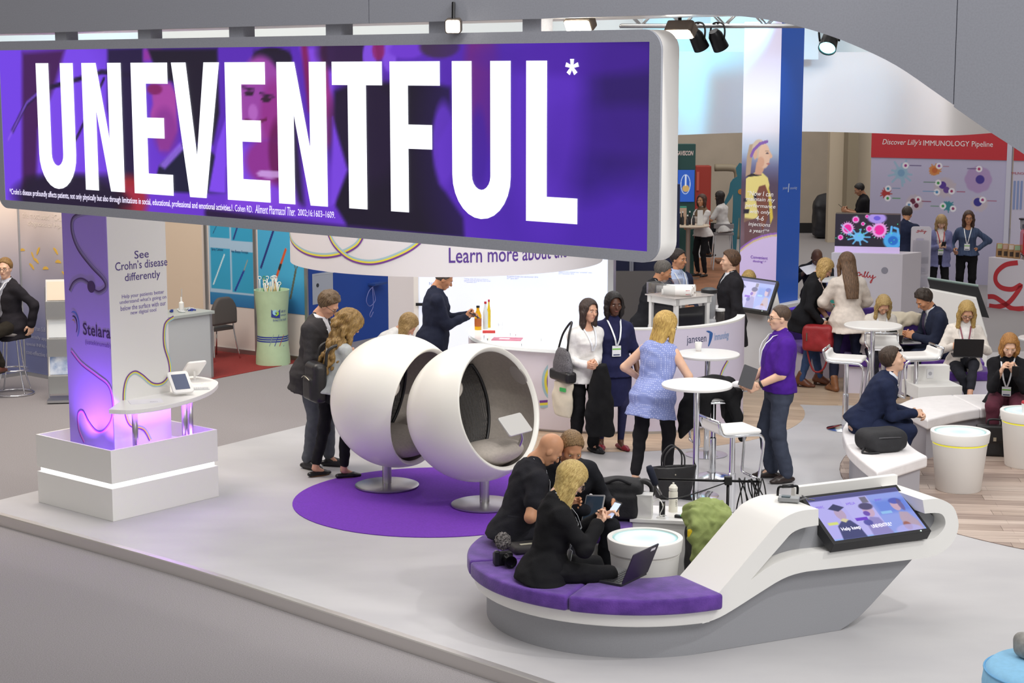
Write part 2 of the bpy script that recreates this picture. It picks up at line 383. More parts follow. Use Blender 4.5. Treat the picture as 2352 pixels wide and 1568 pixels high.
def soft_obj(name, VQ, m, parent=None, it=1, matrix=None):
	V, Q = VQ
	if it: V = relax(V, Q, it)
	me = bpy.data.meshes.new(name); me.vertices.add(len(V)); me.vertices.foreach_set('co', V.reshape(-1).astype(np.float32))
	me.loops.add(len(Q) * 4); me.loops.foreach_set('vertex_index', Q.reshape(-1).astype(np.int32)); me.polygons.add(len(Q))
	me.polygons.foreach_set('loop_start', np.arange(0, len(Q) * 4, 4, dtype=np.int32)); me.polygons.foreach_set('use_smooth', np.ones(len(Q), bool)); me.update(calc_edges=True)
	me.materials.append(MATS[m] if isinstance(m, str) else m)
	o = bpy.data.objects.new(name, me); COL.objects.link(o)
	if parent is not None: o.parent = parent
	if matrix is not None: o.matrix_local = matrix
	return o
def join_vq(parts):
	Vs, Qs, n = [], [], 0
	for V, Q in parts: Vs.append(V); Qs.append(Q + n); n += len(V)
	return np.concatenate(Vs), np.concatenate(Qs)

# ------------------------------------------------------------------ people
def skin_mat(c):
	return mat('skin_' + c, c, .45, noise=.06, nscale=14, spec=.4)
def cloth(c, rough=.85, n=.12, sc=18): return mat('cloth_' + c, c, rough, noise=n, nscale=sc, bump=.25, bscale=140, spec=.2)
def hair_mat(c, c2): return mat('hair_' + c, c, .45, noise=.5, nscale=26, col2=c2, stretch=(5, 5, .8), bump=.6, bscale=40, spec=.5)
TORSO = {'m': [(-.13, .135, .10, -.01), (-.05, .158, .112, -.01), (.03, .155, .112, 0), (.13, .142, .108, .005), (.24, .155, .118, .01), (.35, .172, .122, .005), (.43, .165, .105, -.005), (.485, .125, .078, -.01), (.53, .062, .062, -.005), (.57, .052, .055, .005)],
         'f': [(-.13, .145, .108, -.012), (-.05, .165, .118, -.015), (.03, .150, .108, 0), (.13, .122, .095, .005), (.22, .132, .105, .012), (.32, .146, .128, .026), (.40, .145, .105, .006), (.465, .112, .072, -.008), (.515, .052, .054, -.005), (.56, .045, .048, .005)]}
def ik(a, t, l1, l2, pole):
	a, t, pole = Vector(a), Vector(t), Vector(pole); d = t - a; L = d.length
	if L > (l1 + l2) * .999: d = d * ((l1 + l2) * .999 / L); L = d.length; t = a + d
	L = max(L, abs(l1 - l2) + .01); u = d.normalized(); x = (l1 * l1 - l2 * l2 + L * L) / (2 * L); hh = math.sqrt(max(l1 * l1 - x * x, 0))
	p = pole - u * pole.dot(u); p = p.normalized() if p.length > 1e-5 else Vector((0, 0, 1))
	return a + u * x + p * hh, t
def rotm(pitch=0, roll=0, yaw=0):
	"""columns: right, forward, up; pitch tips forward, roll tips to the right, yaw turns to the left"""
	return Matrix.Rotation(R(yaw), 3, 'Z') @ Matrix.Rotation(R(-pitch), 3, 'X') @ Matrix.Rotation(R(roll), 3, 'Y')
HANDS = {'relax': (18, 26, 22, 8), 'hold': (35, 60, 45, 0), 'fist': (70, 90, 60, 0), 'flat': (5, 8, 8, 12), 'tap': (25, 40, 30, 6), 'point': (60, 85, 60, 2)}
def hand_vq(kind, side, s, h):
	"""hand in its own frame: +y fingers, +z back of the hand, thumb on -x*side"""
	a1, a2, a3, spread = HANDS[kind]; S = SDF(); S.box((0, .045, 0), (.040, .046, .014), .013, .012); S.cap((0, -.03, 0), (0, .02, 0), .026, .028, .02, ((0, 0, 1), .7))
	for i, (x, L) in enumerate(((-.030, .070), (-.010, .080), (.011, .075), (.030, .058))):
		x *= side; b1, b2, b3 = a1, a2, a3
		if kind == 'point' and i == 0: b1, b2, b3 = 8, 8, 5
		p = np.array((x, .088 - .004 * i * i * .5, .002)); ang = 0; pts = [p]
		for q, (bb, ll) in enumerate(((b1, .45), (b2, .32), (b3, .23))):
			ang += bb; sx = math.sin(R(spread * (i - 1.5) * .5)) * side; p = p + L * ll * np.array((sx, math.cos(R(ang)), -math.sin(R(ang)))); pts.append(p)
		S.path(pts, [.0098, .0092, .0085, .0075], .006)
	tx = -side; S.path([(tx * .028, .012, -.006), (tx * .054, .040, -.018), (tx * (.058 if kind in ('flat', 'relax') else .040), .066, -.032), (tx * (.058 if kind in ('flat', 'relax') else .028), .088, -.040)], [.015, .0125, .011, .009], .01)
	V, Q = S.mesh(h); return relax(V, Q, 1, .35) * s, Q
def frame_from(y, z):
	y = Vector(y).normalized(); z = Vector(z); z = (z - y * z.dot(y)).normalized(); x = y.cross(z); return Matrix((x, y, z)).transposed()
class Pose: pass
def solve(sex, height, p):
	k = height / 1.75; J = Pose(); J.k = k; sit = 'seat' in p; J.sit = sit
	pz = (p['seat'] + .10 * k) if sit else p.get('pz', .935 * k); J.pelvis = Vector((p.get('px', 0), p.get('py', 0), pz))
	T = rotm(p.get('lean', 3), p.get('roll', 0), p.get('turn', 0)); J.T = T; J.right, J.fwd, J.up = T.col[0], T.col[1], T.col[2]
	pt = rotm(p.get('plean', p.get('lean', 3) * .35), 0, 0); J.PT = pt
	TS = rotm(p.get('lean', 3), p.get('roll', 0), p.get('turn', 0) + p.get('twist', 0)); sw = (.182 if sex == 'm' else .158) * k; sc = J.pelvis + J.up * (.425 if sex == 'm' else .41) * k
	J.S = {'R': sc + TS.col[0] * sw + TS.col[1] * p.get('hunch', .0), 'L': sc - TS.col[0] * sw + TS.col[1] * p.get('hunch', .0)}; J.TS = TS
	J.neck = J.pelvis + J.up * .52 * k
	hp, hy, hr = p.get('head', (4, 0, 0)); Hm = rotm(p.get('lean', 3) * p.get('hfollow', .0) + hp, hr, p.get('turn', 0) + hy); J.Hm = Hm
	nd = (J.up * .6 + Hm.col[2] * .4 + Hm.col[1] * .15).normalized(); J.hp = J.neck + nd * .064 * k; J.hc = J.hp + Hm.col[2] * .085 * k + Hm.col[1] * .012 * k
	hw = (.092 if sex == 'm' else .098) * k; J.H = {'R': J.pelvis + pt.col[0] * hw - Vector((0, 0, .02)), 'L': J.pelvis - pt.col[0] * hw - Vector((0, 0, .02))}
	J.K, J.A, J.E, J.Wr, J.hf = {}, {}, {}, {}, {}
	for s, sg in (('R', 1), ('L', -1)):
		ft = p.get('foot' + s, (sg * .10, .05 if not sit else .42, 0)); ft = (*ft, 0)[:3]
		J.K[s], J.A[s] = ik(J.H[s], (ft[0], ft[1] - .04 * k, ft[2] + .085 * k), .425 * k, .42 * k, p.get('knee' + s, (sg * .12, 1, .25)))
		tgt = p.get('hand' + s)
		if tgt is None: tgt = J.S[s] + Vector((sg * .09, .04, -.52)) * k
		J.E[s], J.Wr[s] = ik(J.S[s], tgt, .285 * k, .25 * k, p.get('elbow' + s, (sg * .6, -1, -.5)))
		fd = J.Wr[s] - J.E[s]; J.hf[s] = p.get('fingers' + s) or fd
	return J
def person(label, pos, heading, height, sex, pose, look, h=.013, face=True, group=None):
	J = solve(sex, height, pose); k = J.k; root = thing('person', label, 'person', pos, R(heading), group)
	sk = skin_mat(look['skin']); rt, fw, up = J.right, J.fwd, J.up; prof = [(a * k, b * k, c * k, d * k) for a, b, c, d in TORSO[sex]]; wd = look.get('wide', 1.05); prof = [(a, b * wd, c * wd, d) for a, b, c, d in prof]
	vis = look.get('show', 'HRL')
	# ---- body: one skin, slimmer than the clothes over it
	S = SDF(); S.loft(J.pelvis, rt, fw, up, prof, -.014 * k, .03)
	S.cap(J.neck - up * .03 * k, J.hp + J.Hm.col[2] * .03 * k, .056 * k if sex == 'm' else .047 * k, .05 * k if sex == 'm' else .043 * k, .03)
	aw = look.get('armw', 1.08)
	for s in 'RL':
		S.cap(J.S[s], J.E[s], .047 * k * aw, .038 * k * aw, .03).cap(J.E[s], J.Wr[s], .037 * k * aw, .026 * k * aw, .02)
		S.cap(J.H[s], J.K[s], .072 * k, .05 * k, .03).cap(J.K[s], J.A[s], .049 * k, .034 * k, .02).cap(J.A[s], J.A[s] + Vector((0, .09 * k, -.04 * k)), .03 * k, .022 * k, .02)
	parts = [S.mesh(h * 1.25)]; parts[0] = (relax(*parts[0], 1), parts[0][1])
	Hm = np.array(J.Hm); hs = k ** .6 * look.get('hs', 1.0)
	if True:
		S = SDF(); S.ell((0, -.012, .028), (.075, .094, .092), .02).ell((0, .020, -.030), (.060, .072, .082), .03).ell((0, .058, -.092), (.026, .024, .022), .03)
		S.cap((0, .082, .012), (0, .108, -.026), .010, .014, .012).cap((-.034, .078, .026), (.034, .078, .026), .013, .013, .015)
		for sg in (-1, 1): S.ell((sg * .043, .058, -.022), (.022, .022, .022), .02).ell((sg * .074, -.004, -.012), (.011, .020, .030), .008)
		S.ell((0, .086, -.060), (.024, .010, .012), .012)
		for sg in (-1, 1): S.ell((sg * .031, .094, .004), (.015, .012, .010), 0, 's')
		S.cap((0, -.02, -.05), (0, -.03, -.14), .05 if sex == 'm' else .042, .052 if sex == 'm' else .044, .03)
		V, Q = S.mesh(.0072); V = relax(V, Q, 1, .4); parts.append(((V * hs) @ Hm.T + np.array(J.hc), Q))
	for s, sg in (('R', 1), ('L', -1)):
		if s in look.get('nohand', ''): continue
		V, Q = hand_vq(pose.get('grip' + s, 'relax'), sg, k, .0052)
		M = frame_from(J.hf[s], pose.get('back' + s, J.TS.col[0] * sg)); V = V @ np.array(M).T + np.array(J.Wr[s]); parts.append((V, Q))
	soft_obj('body', join_vq(parts), sk, root, 0)
	HM = Matrix.Translation(J.hc) @ J.Hm.to_4x4() @ Matrix.Scale(hs, 4)
	if face:
		ed = mat('eye_white', 'd8d2cc', .3); ei = mat('eye_dark', '2a1d18', .2); bw = mat('brow_' + look.get('hair', ('', '4a3626'))[1], look.get('hair', ('', '4a3626'))[1], .8)
		lp = mat('lips_' + look.get('lips', 'a8635a'), look.get('lips', 'a8635a'), .4)
		for sg in (-1, 1):
			e = MB().sphere((sg * .031, .0795, .003), (.0128, .0095, .0052), 10, 6).build('eye', ed, root, True, matrix=HM)
			MB().sphere((sg * .031, .0868, .002), (.0058, .0035, .0050), 8, 6).build('iris', ei, e, True)
			MB().tube([(sg * .014, .0915, .022), (sg * .031, .0925, .027), (sg * .049, .080, .022)], [.003, .004, .002], 6).build('eyebrow', bw, root, True, matrix=HM)
		MB().tube([(-.022, .086, -.060), (-.008, .0955, -.058), (.008, .0955, -.058), (.022, .086, -.060)], [.002, .0052, .0052, .002], 6).build('lips', lp, root, True, matrix=HM)
	if look.get('glasses'):
		g = MB();
		for sg in (-1, 1):
			g.tube([(sg * .033 + .0235 * math.cos(a), .103, .001 + .017 * math.sin(a)) for a in np.linspace(0, 2 * math.pi, 15)[:-1]], .0022, 5, closed=True)
			g.tube([(sg * .056, .101, .006), (sg * .078, .05, .006), (sg * .080, -.005, .0)], .0022, 5)
		g.tube([(-.010, .104, .004), (.010, .104, .004)], .002, 5); g.build('glasses', mat('glasses_' + look['glasses'], look['glasses'], .3), root, True, matrix=HM)
	if look.get('hair'): hair(root, HM, *look['hair'], k=k, upw=J.Hm.transposed() @ Vector((0, 0, 1)), h=.0085 if h < .016 else .011, **look.get('hairkw', {}))
	# ---- clothes
	for gname, g in look['wear']: garment(root, J, sex, k, prof, gname, g, h, aw)
	# ---- shoes
	sh = look.get('shoe')
	if sh:
		col, kind = sh; m = mat('shoe_' + col, col, .35, noise=.08, nscale=20)
		for s, sg in (('R', 1), ('L', -1)):
			if s in look.get('noshoe', ''): continue
			A = J.A[s]; td = Vector(pose.get('toe' + s, (sg * .25, 1, 0))).normalized(); sd = Vector((td.y, -td.x, 0)).normalized(); un = sd.cross(td); S = SDF(); hl = .035 if kind == 'heel' else 0.0
			b = A - un * .085 * k; heel = b - td * .055 * k + un * (.03 + hl) * k; ball = b + td * .10 * k + un * .028 * k; toe = b + td * .165 * k + un * .022 * k; fl = (un, .75)
			S.cap(heel, ball, .034 * k, .042 * k, .02, fl).cap(ball, toe, .040 * k, .026 * k, .02, fl)
			if kind in ('boot', 'heel'): S.cap(A + un * .09 * k, heel + un * .01, .048 * k, .036 * k, .03).cap(A + un * .02, ball + un * .012, .042 * k, .034 * k, .03)
			elif kind == 'shoe': S.cap(A - un * .02 * k, ball + un * .01 * k, .038 * k, .034 * k, .03)
			S.cut(lambda x, y, z, b=b, un=un: -((x - b.x) * un.x + (y - b.y) * un.y + (z - b.z) * un.z) + .004)
			o = soft_obj('shoe', S.mesh(.0085), m, root)
			so = MB(); pts = []
			for i in range(20):
				a = 2 * math.pi * i / 20; q = math.cos(a); wdt = .041 if q > -.2 else .034; pts.append((q, math.sin(a) * wdt))
			P3 = [b + td * (.055 + .115 * q) * k + sd * w_ * k + un * (.0 + hl * max(0, -q) * .0) for q, w_ in pts]
			so.add([p for p in P3] + [p + un * .014 * k for p in P3], [list(range(20))[::-1], list(range(20, 40))] + [(i, (i + 1) % 20, 20 + (i + 1) % 20, 20 + i) for i in range(20)])
			if kind == 'heel': so.tube([b - td * .055 * k, b - td * .05 * k + un * .05 * k], [.02 * k, .026 * k], 8)
			so.build('sole', mat('sole_' + look.get('sole', '1a1718'), look.get('sole', '1a1718'), .6), o)
	# ---- lanyard, badge, tie
	for a in look.get('extra', []): accessory(root, J, sex, k, prof, a)
	root['_'] = 0; del root['_']; J.root = root; J.HM = HM
	return J
def front_y(prof, x, z):
	pz = [p[0] for p in prof]; a = np.interp(z, pz, [p[1] for p in prof]); b = np.interp(z, pz, [p[2] for p in prof]); c = np.interp(z, pz, [p[3] for p in prof])
	return c + b * math.sqrt(max(.05, 1 - (x / a) ** 2))
def accessory(root, J, sex, k, prof, a):
	off = a.get('off', .034); base = J.pelvis
	def P(x, z, o=0): return base + J.right * x + J.up * z + J.fwd * (front_y(prof, x, z) + off + o)
	def strip(pts, w, m, name, par):
		V, Fs = [], [];
		for i, q in enumerate(pts):
			d = (pts[min(i + 1, len(pts) - 1)] - pts[max(i - 1, 0)]).normalized(); s = d.cross(J.fwd).normalized(); V += [q - s * w / 2, q + s * w / 2, q + s * w / 2 + J.fwd * .003, q - s * w / 2 + J.fwd * .003]
		for i in range(len(pts) - 1):
			n = i * 4
			for j in range(4): Fs.append((n + j, n + (j + 1) % 4, n + 4 + (j + 1) % 4, n + 4 + j))
		return mesh_obj(name, V, Fs, m, par)
	if a['t'] == 'lanyard':
		zt, zb = .50 * k, a.get('z', .20) * k; m = mat('lanyard_' + a.get('col', 'e8ecf2'), a.get('col', 'e8ecf2'), .6); ly = None
		for sg in (-1, 1):
			pts = []
			for i in range(9):
				t = i / 8; x = sg * (.066 * k * (1 - t) + .006); z = zt + (zb - zt) * t
				pts.append(P(x, z, .004 + (.0 if t > .15 else -.012)))
			pts = [J.neck + J.right * sg * .05 * k - J.fwd * .045 * k + J.up * .03 * k, J.neck + J.right * sg * .072 * k + J.up * .005 * k] + pts
			o = strip(pts, .017 * k, m, 'lanyard', root)
		if a.get('badge', True):
			c = P(0, zb - .06 * k, .012); bm = MB().box((0, 0, 0), (.095, .004, .115), Matrix((J.right, J.fwd, J.up)).transposed())
			b = mesh_obj('badge', [c + q for q in bm.v], bm.f, mat('badge_white', 'eef0f4', .35), root)
			bm = MB().box((0, .0028, .022), (.09, .002, .014)); mesh_obj('badge_stripe', [c + J.right * q.x + J.fwd * q.y + J.up * q.z for q in bm.v], bm.f, mat('badge_green', '7cc24a', .5), b)
			bm = MB().box((0, .0028, -.04), (.07, .002, .012)); mesh_obj('badge_line', [c + J.right * q.x + J.fwd * q.y + J.up * q.z for q in bm.v], bm.f, mat('badge_navy', '2a3560', .5), b)
	if a['t'] == 'tie':
		pts = [P(0, (.50 - .34 * i / 8) * k, .004 - (.012 if i == 0 else 0)) for i in range(9)]; strip(pts, .06 * k, mat('tie_' + a['col'], a['col'], .5), 'tie', root)
	if a['t'] == 'collar':
		m = cloth(a['col']); pts = [J.neck + (J.right * math.cos(t) * .068 + J.fwd * (math.sin(t) * .064 + .008) + J.up * (.012 - .022 * max(0, math.sin(t)))) * k for t in np.linspace(R(-262), R(82), 22)]
		V, Fs = [], []
		for q in pts:
			d = (q - J.neck); d = (d - J.up * d.dot(J.up)).normalized(); V += [q + J.up * .022 * k, q + d * .012 * k - J.up * .028 * k, q + d * .006 * k - J.up * .03 * k, q - d * .006 * k + J.up * .018 * k]
		for i in range(len(pts) - 1):
			for j in range(4): Fs.append((i * 4 + j, i * 4 + (j + 1) % 4, i * 4 + 4 + (j + 1) % 4, i * 4 + 4 + j))
		mesh_obj('collar', V, Fs, m, root, True)
def garment(root, J, sex, k, prof, kind, g, h, aw):
	col = g['col']; m = g.get('mat') or cloth(col, g.get('rough', .85)); S = SDF(); off = g.get('off', .018) * k; rt, fw, up = J.right, J.fwd, J.up; name = g.get('name', kind)
	if kind == 'trousers':
		pr = [p for p in prof if p[0] <= .14 * k]; S.loft(J.pelvis, J.PT.col[0], J.PT.col[1], J.PT.col[2], pr, .008 * k, .03); fit = g.get('fit', 0.0)
		for s in 'RL':
			if 'len' in g: end = J.K[s].lerp(J.A[s], g['len'])
			else: end = J.A[s] - (J.A[s] - J.K[s]).normalized() * .02 * k
			S.cap(J.H[s], J.K[s], (.088 + fit * .6) * k, (.062 + fit) * k, .035).cap(J.K[s], end, (.062 + fit) * k, g.get('cuff', .048 + fit) * k, .03)
			if not J.sit: S.cap(J.H[s] - fw * .035 * k + Vector((0, 0, .02)), J.H[s] - fw * .03 * k - Vector((0, 0, .06)), .078 * k, .070 * k, .05)
		soft_obj(name, S.mesh(h, g.get('folds', .0035), 22, hash(name) % 97, (1, 1, 2)), m, root)
		return
	inner = g.get('off', .018) <= .0101; hx = 0.0 if inner else g.get('hipx', 1.0)
	if inner: g = dict(g, armoff=-.003, flare=-.01, hem=max(g.get('hem', -.05), -.05))
	hem = g.get('hem', -.10) * k; fl = g.get('flare', .02) * k
	pr = [q for q in prof if q[0] > hem + .01 and q[0] <= g.get('top', .525) * k]; a0, b0, c0 = (np.interp(hem, [q[0] for q in prof], [q[i] for q in prof]) for i in (1, 2, 3))
	zt_g = g.get('top', .525) * k
	if pr[-1][0] < zt_g - 1e-4: pr = pr + [(zt_g, *(float(np.interp(zt_g, [q[0] for q in prof], [q[i] for q in prof])) for i in (1, 2, 3)))]
	first = pr[0]; pr = [(hem, max(a0, first[1]) + fl, max(b0, first[2]) + fl, c0)] + pr
	pr = [(q[0], q[1] + max(0, 1 - max(0, q[0]) / (.14 * k)) * .034 * k * hx, q[2] + max(0, 1 - max(0, q[0]) / (.14 * k)) * .050 * k * hx, q[3] - max(0, 1 - max(0, q[0]) / (.14 * k)) * .008 * k) for q in pr]
	if g.get('belly'): pr = [(q[0], q[1] + g['belly'] * .4 * k * max(0, 1 - abs(q[0] - .08 * k) / (.2 * k)), q[2] + g['belly'] * k * .6 * max(0, 1 - abs(q[0] - .08 * k) / (.2 * k)), q[3] + g['belly'] * k * .4 * max(0, 1 - abs(q[0] - .08 * k) / (.2 * k))) for q in pr]
	v = g.get('v'); bu = None
	def ex(d, x, y, z):
		if v:
			z0, wt, wb = v; z0 = z0 * k; z1 = .52 * k; w = np.clip((z - z0) / (z1 - z0), 0, 1) * wt * k + wb * k; c = np.minimum(np.minimum(w - np.abs(x), y - .0), z - (z0 if wb == 0 else -9)); d = np.maximum(d, c)
		sn = g.get('scoop')
		if sn: d = np.maximum(d, sn - np.sqrt((x / 1.1) ** 2 + (y - .06 * k) ** 2 + (z - .53 * k) ** 2))
		return d
	S.loft(J.pelvis, rt, fw, up, pr, off, .02)
	if not g.get('scoop') and g.get('top', .525) > .5 and sl_ok(g): S.cap(J.neck - up * .06 * k, J.neck + up * .004 * k, (.060 if sex == 'm' else .052) * k + off, (.050 if sex == 'm' else .044) * k + off, .03)
	sl = g.get('sleeve', 2.0)          # 0 none, <1 short (share of the upper arm), 1..2 reaching down the forearm
	for s in 'RL':
		ao = g.get('armoff', .010); r0 = (.046 + ao) * k * aw; r1 = (.039 + ao) * k * aw; r2 = (.031 + ao) * k * aw; S.cap(J.S[s] - up * .012 * k, J.neck - up * .045 * k, .050 * k, .056 * k, .04)
		if sl > 0: S.cap(J.S[s] - (J.E[s] - J.S[s]).normalized() * .005, J.S[s].lerp(J.E[s], min(sl, 1.0)), r0, r0 + (r1 - r0) * min(sl, 1) if sl >= 1 else r0 * 1.0, .045)
		if sl > 1: S.cap(J.E[s], J.E[s].lerp(J.Wr[s], (sl - 1) * .97), r1, r2, .03)
		elif sl == 0: S.cap(J.S[s].lerp(J.neck, .30) + up * .0, J.S[s].lerp(J.neck, .30) - up * .07 * k, .045 * k, .05 * k, .04)
	if v or g.get('scoop'):
		o_ = J.pelvis
		def gl(x, y, z):
			dx, dy, dz = x - o_.x, y - o_.y, z - o_.z
			return ex(-9.0, dx * rt.x + dy * rt.y + dz * rt.z, dx * fw.x + dy * fw.y + dz * fw.z, dx * up.x + dy * up.y + dz * up.z)
		S.cut(gl)
	if v is not None and g.get('lapel', True):
		for sg in (-1, 1):
			z0, wt, wb = v; pts = []
			for t in np.linspace(0, 1, 5): z = (z0 + (.50 - z0) * t) * k; x = sg * ((wt * np.clip((z / k - z0) / (.52 - z0), 0, 1) + wb) * k + .018 * k); pts.append(J.pelvis + rt * x + up * z + fw * (front_y(pr, x, z) + off - .002))
			for a, b in zip(pts[:-1], pts[1:]): S.cap(a, b, .017 * k, .02 * k, .004, (fw, .45))
		S.path([J.neck + (rt * math.cos(t) * .070 + fw * (math.sin(t) * .062 + .002) + up * (-.002 - .02 * max(0, math.sin(t)))) * k for t in np.linspace(R(155), R(385), 9)], .016 * k, .01)
	soft_obj(name, S.mesh(h, g.get('folds', .004), 20, (hash(label_seed(root)) % 89), (1, 1, 1.6)), m, root)
def sl_ok(g): return g.get('sleeve', 2.0) > 0
def label_seed(root): return sum(ord(c) for c in root['label'])
def skirt(root, J, k, col, z1, a1, b1, h=.014, m=None, name='skirt', a0=.172, b0=.125, fwd=0.0, folds=.004):
	S = SDF(); S.loft(J.pelvis, (1, 0, 0), (0, 1, 0), (0, 0, 1), [(z1, a1 * k, b1 * k, fwd), (z1 * .5, (a0 + a1) / 2 * k, (b0 + b1) / 2 * k, fwd * .5), (-.05 * k, a0 * k, b0 * k, 0), (.06 * k, a0 * .92 * k, b0 * .92 * k, 0)], 0, .03)
	return soft_obj(name, S.mesh(h, folds, 16, 5, (2, 2, .4)), m or cloth(col), root)
def hair(root, HM, style, c, c2, k=1.0, h=.0085, length=.30, back=.0, side=1.0, part=0.0, vol=.0, curl=0.0, fringe=False, upw=(0, 0, 1)):
	S = SDF(); m = hair_mat(c, c2); n0 = 46;
	def rip(amp, n=n0): return lambda d, x, y, z: d + amp * np.sin(n * np.arctan2(x - part, y + .02) + 30 * z * 0 + 2 * np.sin(25 * z))
	if style in ('short', 'crop', 'tousled', 'receding'):
		e = {'crop': .006, 'short': .014, 'tousled': .022, 'receding': .008}[style] + vol
		S.ell((0, -.016, .036), (.075 + e, .094 + e, .088 + e), .01)
		if style == 'tousled':
			g = np.random.default_rng(3)
			for _ in range(46):
				a, b = g.uniform(-2.4, 2.4), g.uniform(.1, 1.4); q = np.array((math.sin(a) * math.cos(b) * .088, math.cos(a + 3.14) * math.cos(b) * .10 - .01, math.sin(b) * .10 + .04)); S.ell(q, (.020, .020, .017), .012)
		fz = -.02 if style != 'receding' else .0; hl = .066 if style != 'receding' else .085
		# clear the face, the neck and the ears
		S.cut(lambda x, y, z: np.minimum(np.minimum(y - (.030 + .25 * np.maximum(z, 0)), .115 - np.abs(x) - np.maximum(z - .02, 0) * .3), hl - z + .35 * np.maximum(-y, 0)))
		S.cut(lambda x, y, z: (-.075 - z) - .30 * (y + .02) * 0 + np.where(y > -.035, (y + .035) * 1.6, 0))
		V, Q = S.mesh(h * .8)
	elif style == 'bald_sides':
		S.ell((0, -.016, .022), (.079, .097, .085), .01); S.cut(lambda x, y, z: np.maximum(z - .03, y - .01)); S.cut(lambda x, y, z: -.06 - z); V, Q = S.mesh(h)
	else:
		e = .017 + vol; L = length
		S.ell((0, -.014, .034), (.076 + e, .096 + e, .090 + e), .02)
		w = .088 * side + vol; zx = Vector((0, 0, 1)).lerp(Vector(upw), .5).normalized(); yx = Vector((0, 1, 0)); yx = (yx - zx * yx.dot(zx)).normalized(); xx_ = yx.cross(zx)
		def H_(x, y, z): return tuple(Vector((0, -.035, 0)) + xx_ * x + yx * y + zx * z)
		S.loft((0, -.035, 0), tuple(xx_), tuple(yx), tuple(zx), [(-L, w * .80, .036, -back * 1.2), (-L * .6, w * 1.0, .050, .004 - back), (-.06, w * 1.02, .070, .010 - back * .4), (.03, w * .98, .085, .02)], 0, .03)
		if style in ('long', 'curly', 'bob', 'wavy'):
			for sg in (-1, 1): S.path([(sg * .078, .012, .05), (sg * (.088 + vol), .018, -.03), H_(sg * (.082 + vol), .050, -L * .55), H_(sg * (.070 + vol), .044, -L * .92)], [.022, .026, .026, .014], .02)
		if curl:
			g = np.random.default_rng(11)
			for _ in range(190):
				a = g.uniform(.55, 2 * math.pi - .55) + math.pi / 2; z = g.uniform(-L * 1.02, .09); rr = .088 + vol * .8 + .012 * (z < 0.02) + g.uniform(-.012, .014); x, y = rr * math.cos(a) * 1.05, rr * math.sin(a); rr2 = g.uniform(.013, .026)
				q = H_(x, y * (.75 if z < -.05 else 1) - back * min(1, max(0, -z / L)) * 1.1, z) if z < .03 else (x, y - .03, z)
				S.ell(q, (rr2, rr2, rr2 * 1.6), .02)
		fy = .046 if not fringe else .075
		S.cut(lambda x, y, z: np.minimum(np.minimum(y - fy * (1 if not fringe else np.where(z > .02, 1.6, .6)), (.062 + .10 * np.abs(z) * 0) - np.abs(x - part * .4) - np.maximum(z - .045, 0) * .8), .085 - z))
		S.cut(lambda x, y, z: np.minimum(np.minimum(y - .02, .060 - np.abs(x)), .03 - z))
		V, Q = S.mesh(h)
	if style not in ('crop', 'bald_sides', 'receding'):
		r = np.hypot(V[:, 0], V[:, 1] + .02) + 1e-6; a = np.arctan2(V[:, 0] - part, V[:, 1] + .02); wv = .0035 * np.sin(34 * a + 3 * np.sin(18 * V[:, 2])) + .0025 * np.sin(71 * a + 2) + curl * .006 * np.sin(60 * V[:, 2] + 9 * a)
		V = V.copy(); V[:, 0] += V[:, 0] / r * wv; V[:, 1] += (V[:, 1] + .02) / r * wv
	return soft_obj('hair', (V, Q), m, root, 1 if not curl else 0, matrix=HM)
# ------------------------------------------------------------------ shared materials
WHITE = mat('white_lacquer', 'f1f0ee', .35, coat=.2)
WHITE_M = mat('white_matt', 'eeedea', .6)
GREYP = mat('grey_panel', '9b9ca1', .6, noise=.05, nscale=140)
GREYF = mat('fascia_grey', 'a0a3ae', .7, noise=.06, nscale=90)
CHROME = mat('chrome', 'e4e6ea', .09, 1.0)
STEEL = mat('brushed_steel', 'b9b8b8', .32, 1.0)
ALU = mat('aluminium', 'c4c6c8', .35, 1.0)
BLACKP = mat('black_plastic', '1c1c1f', .4)
BLACKM = mat('black_metal', '18181a', .35, .6)
GLASS = mat('clear_glass', 'f4f8f8', .03, trans=1.0, alpha=.35)
GLOW = mat('white_glow', 'ffffff', .5, emit=3.2)
PURPLE = mat('purple_velvet', '653a9e', .85, noise=.35, nscale=9, col2='4a2480', bump=.35, bscale=90, sheen=.25)
INK = mat('ink_purple', '4b3585', .6); INKD = mat('ink_dark', '33305a', .6); INKW = mat('ink_white', 'f4f4f6', .6); INKL = mat('ink_light_purple', '7a68b0', .6)
e1 = Vector((-.767, .642, 0)).normalized(); e2 = Vector((e1.y, -e1.x, 0)); ROT = math.atan2(e2.y, e2.x)
HZ = -.10     # hall floor level, the stand's floor is z = 0

def structure(o): o['kind'] = 'structure'; return o
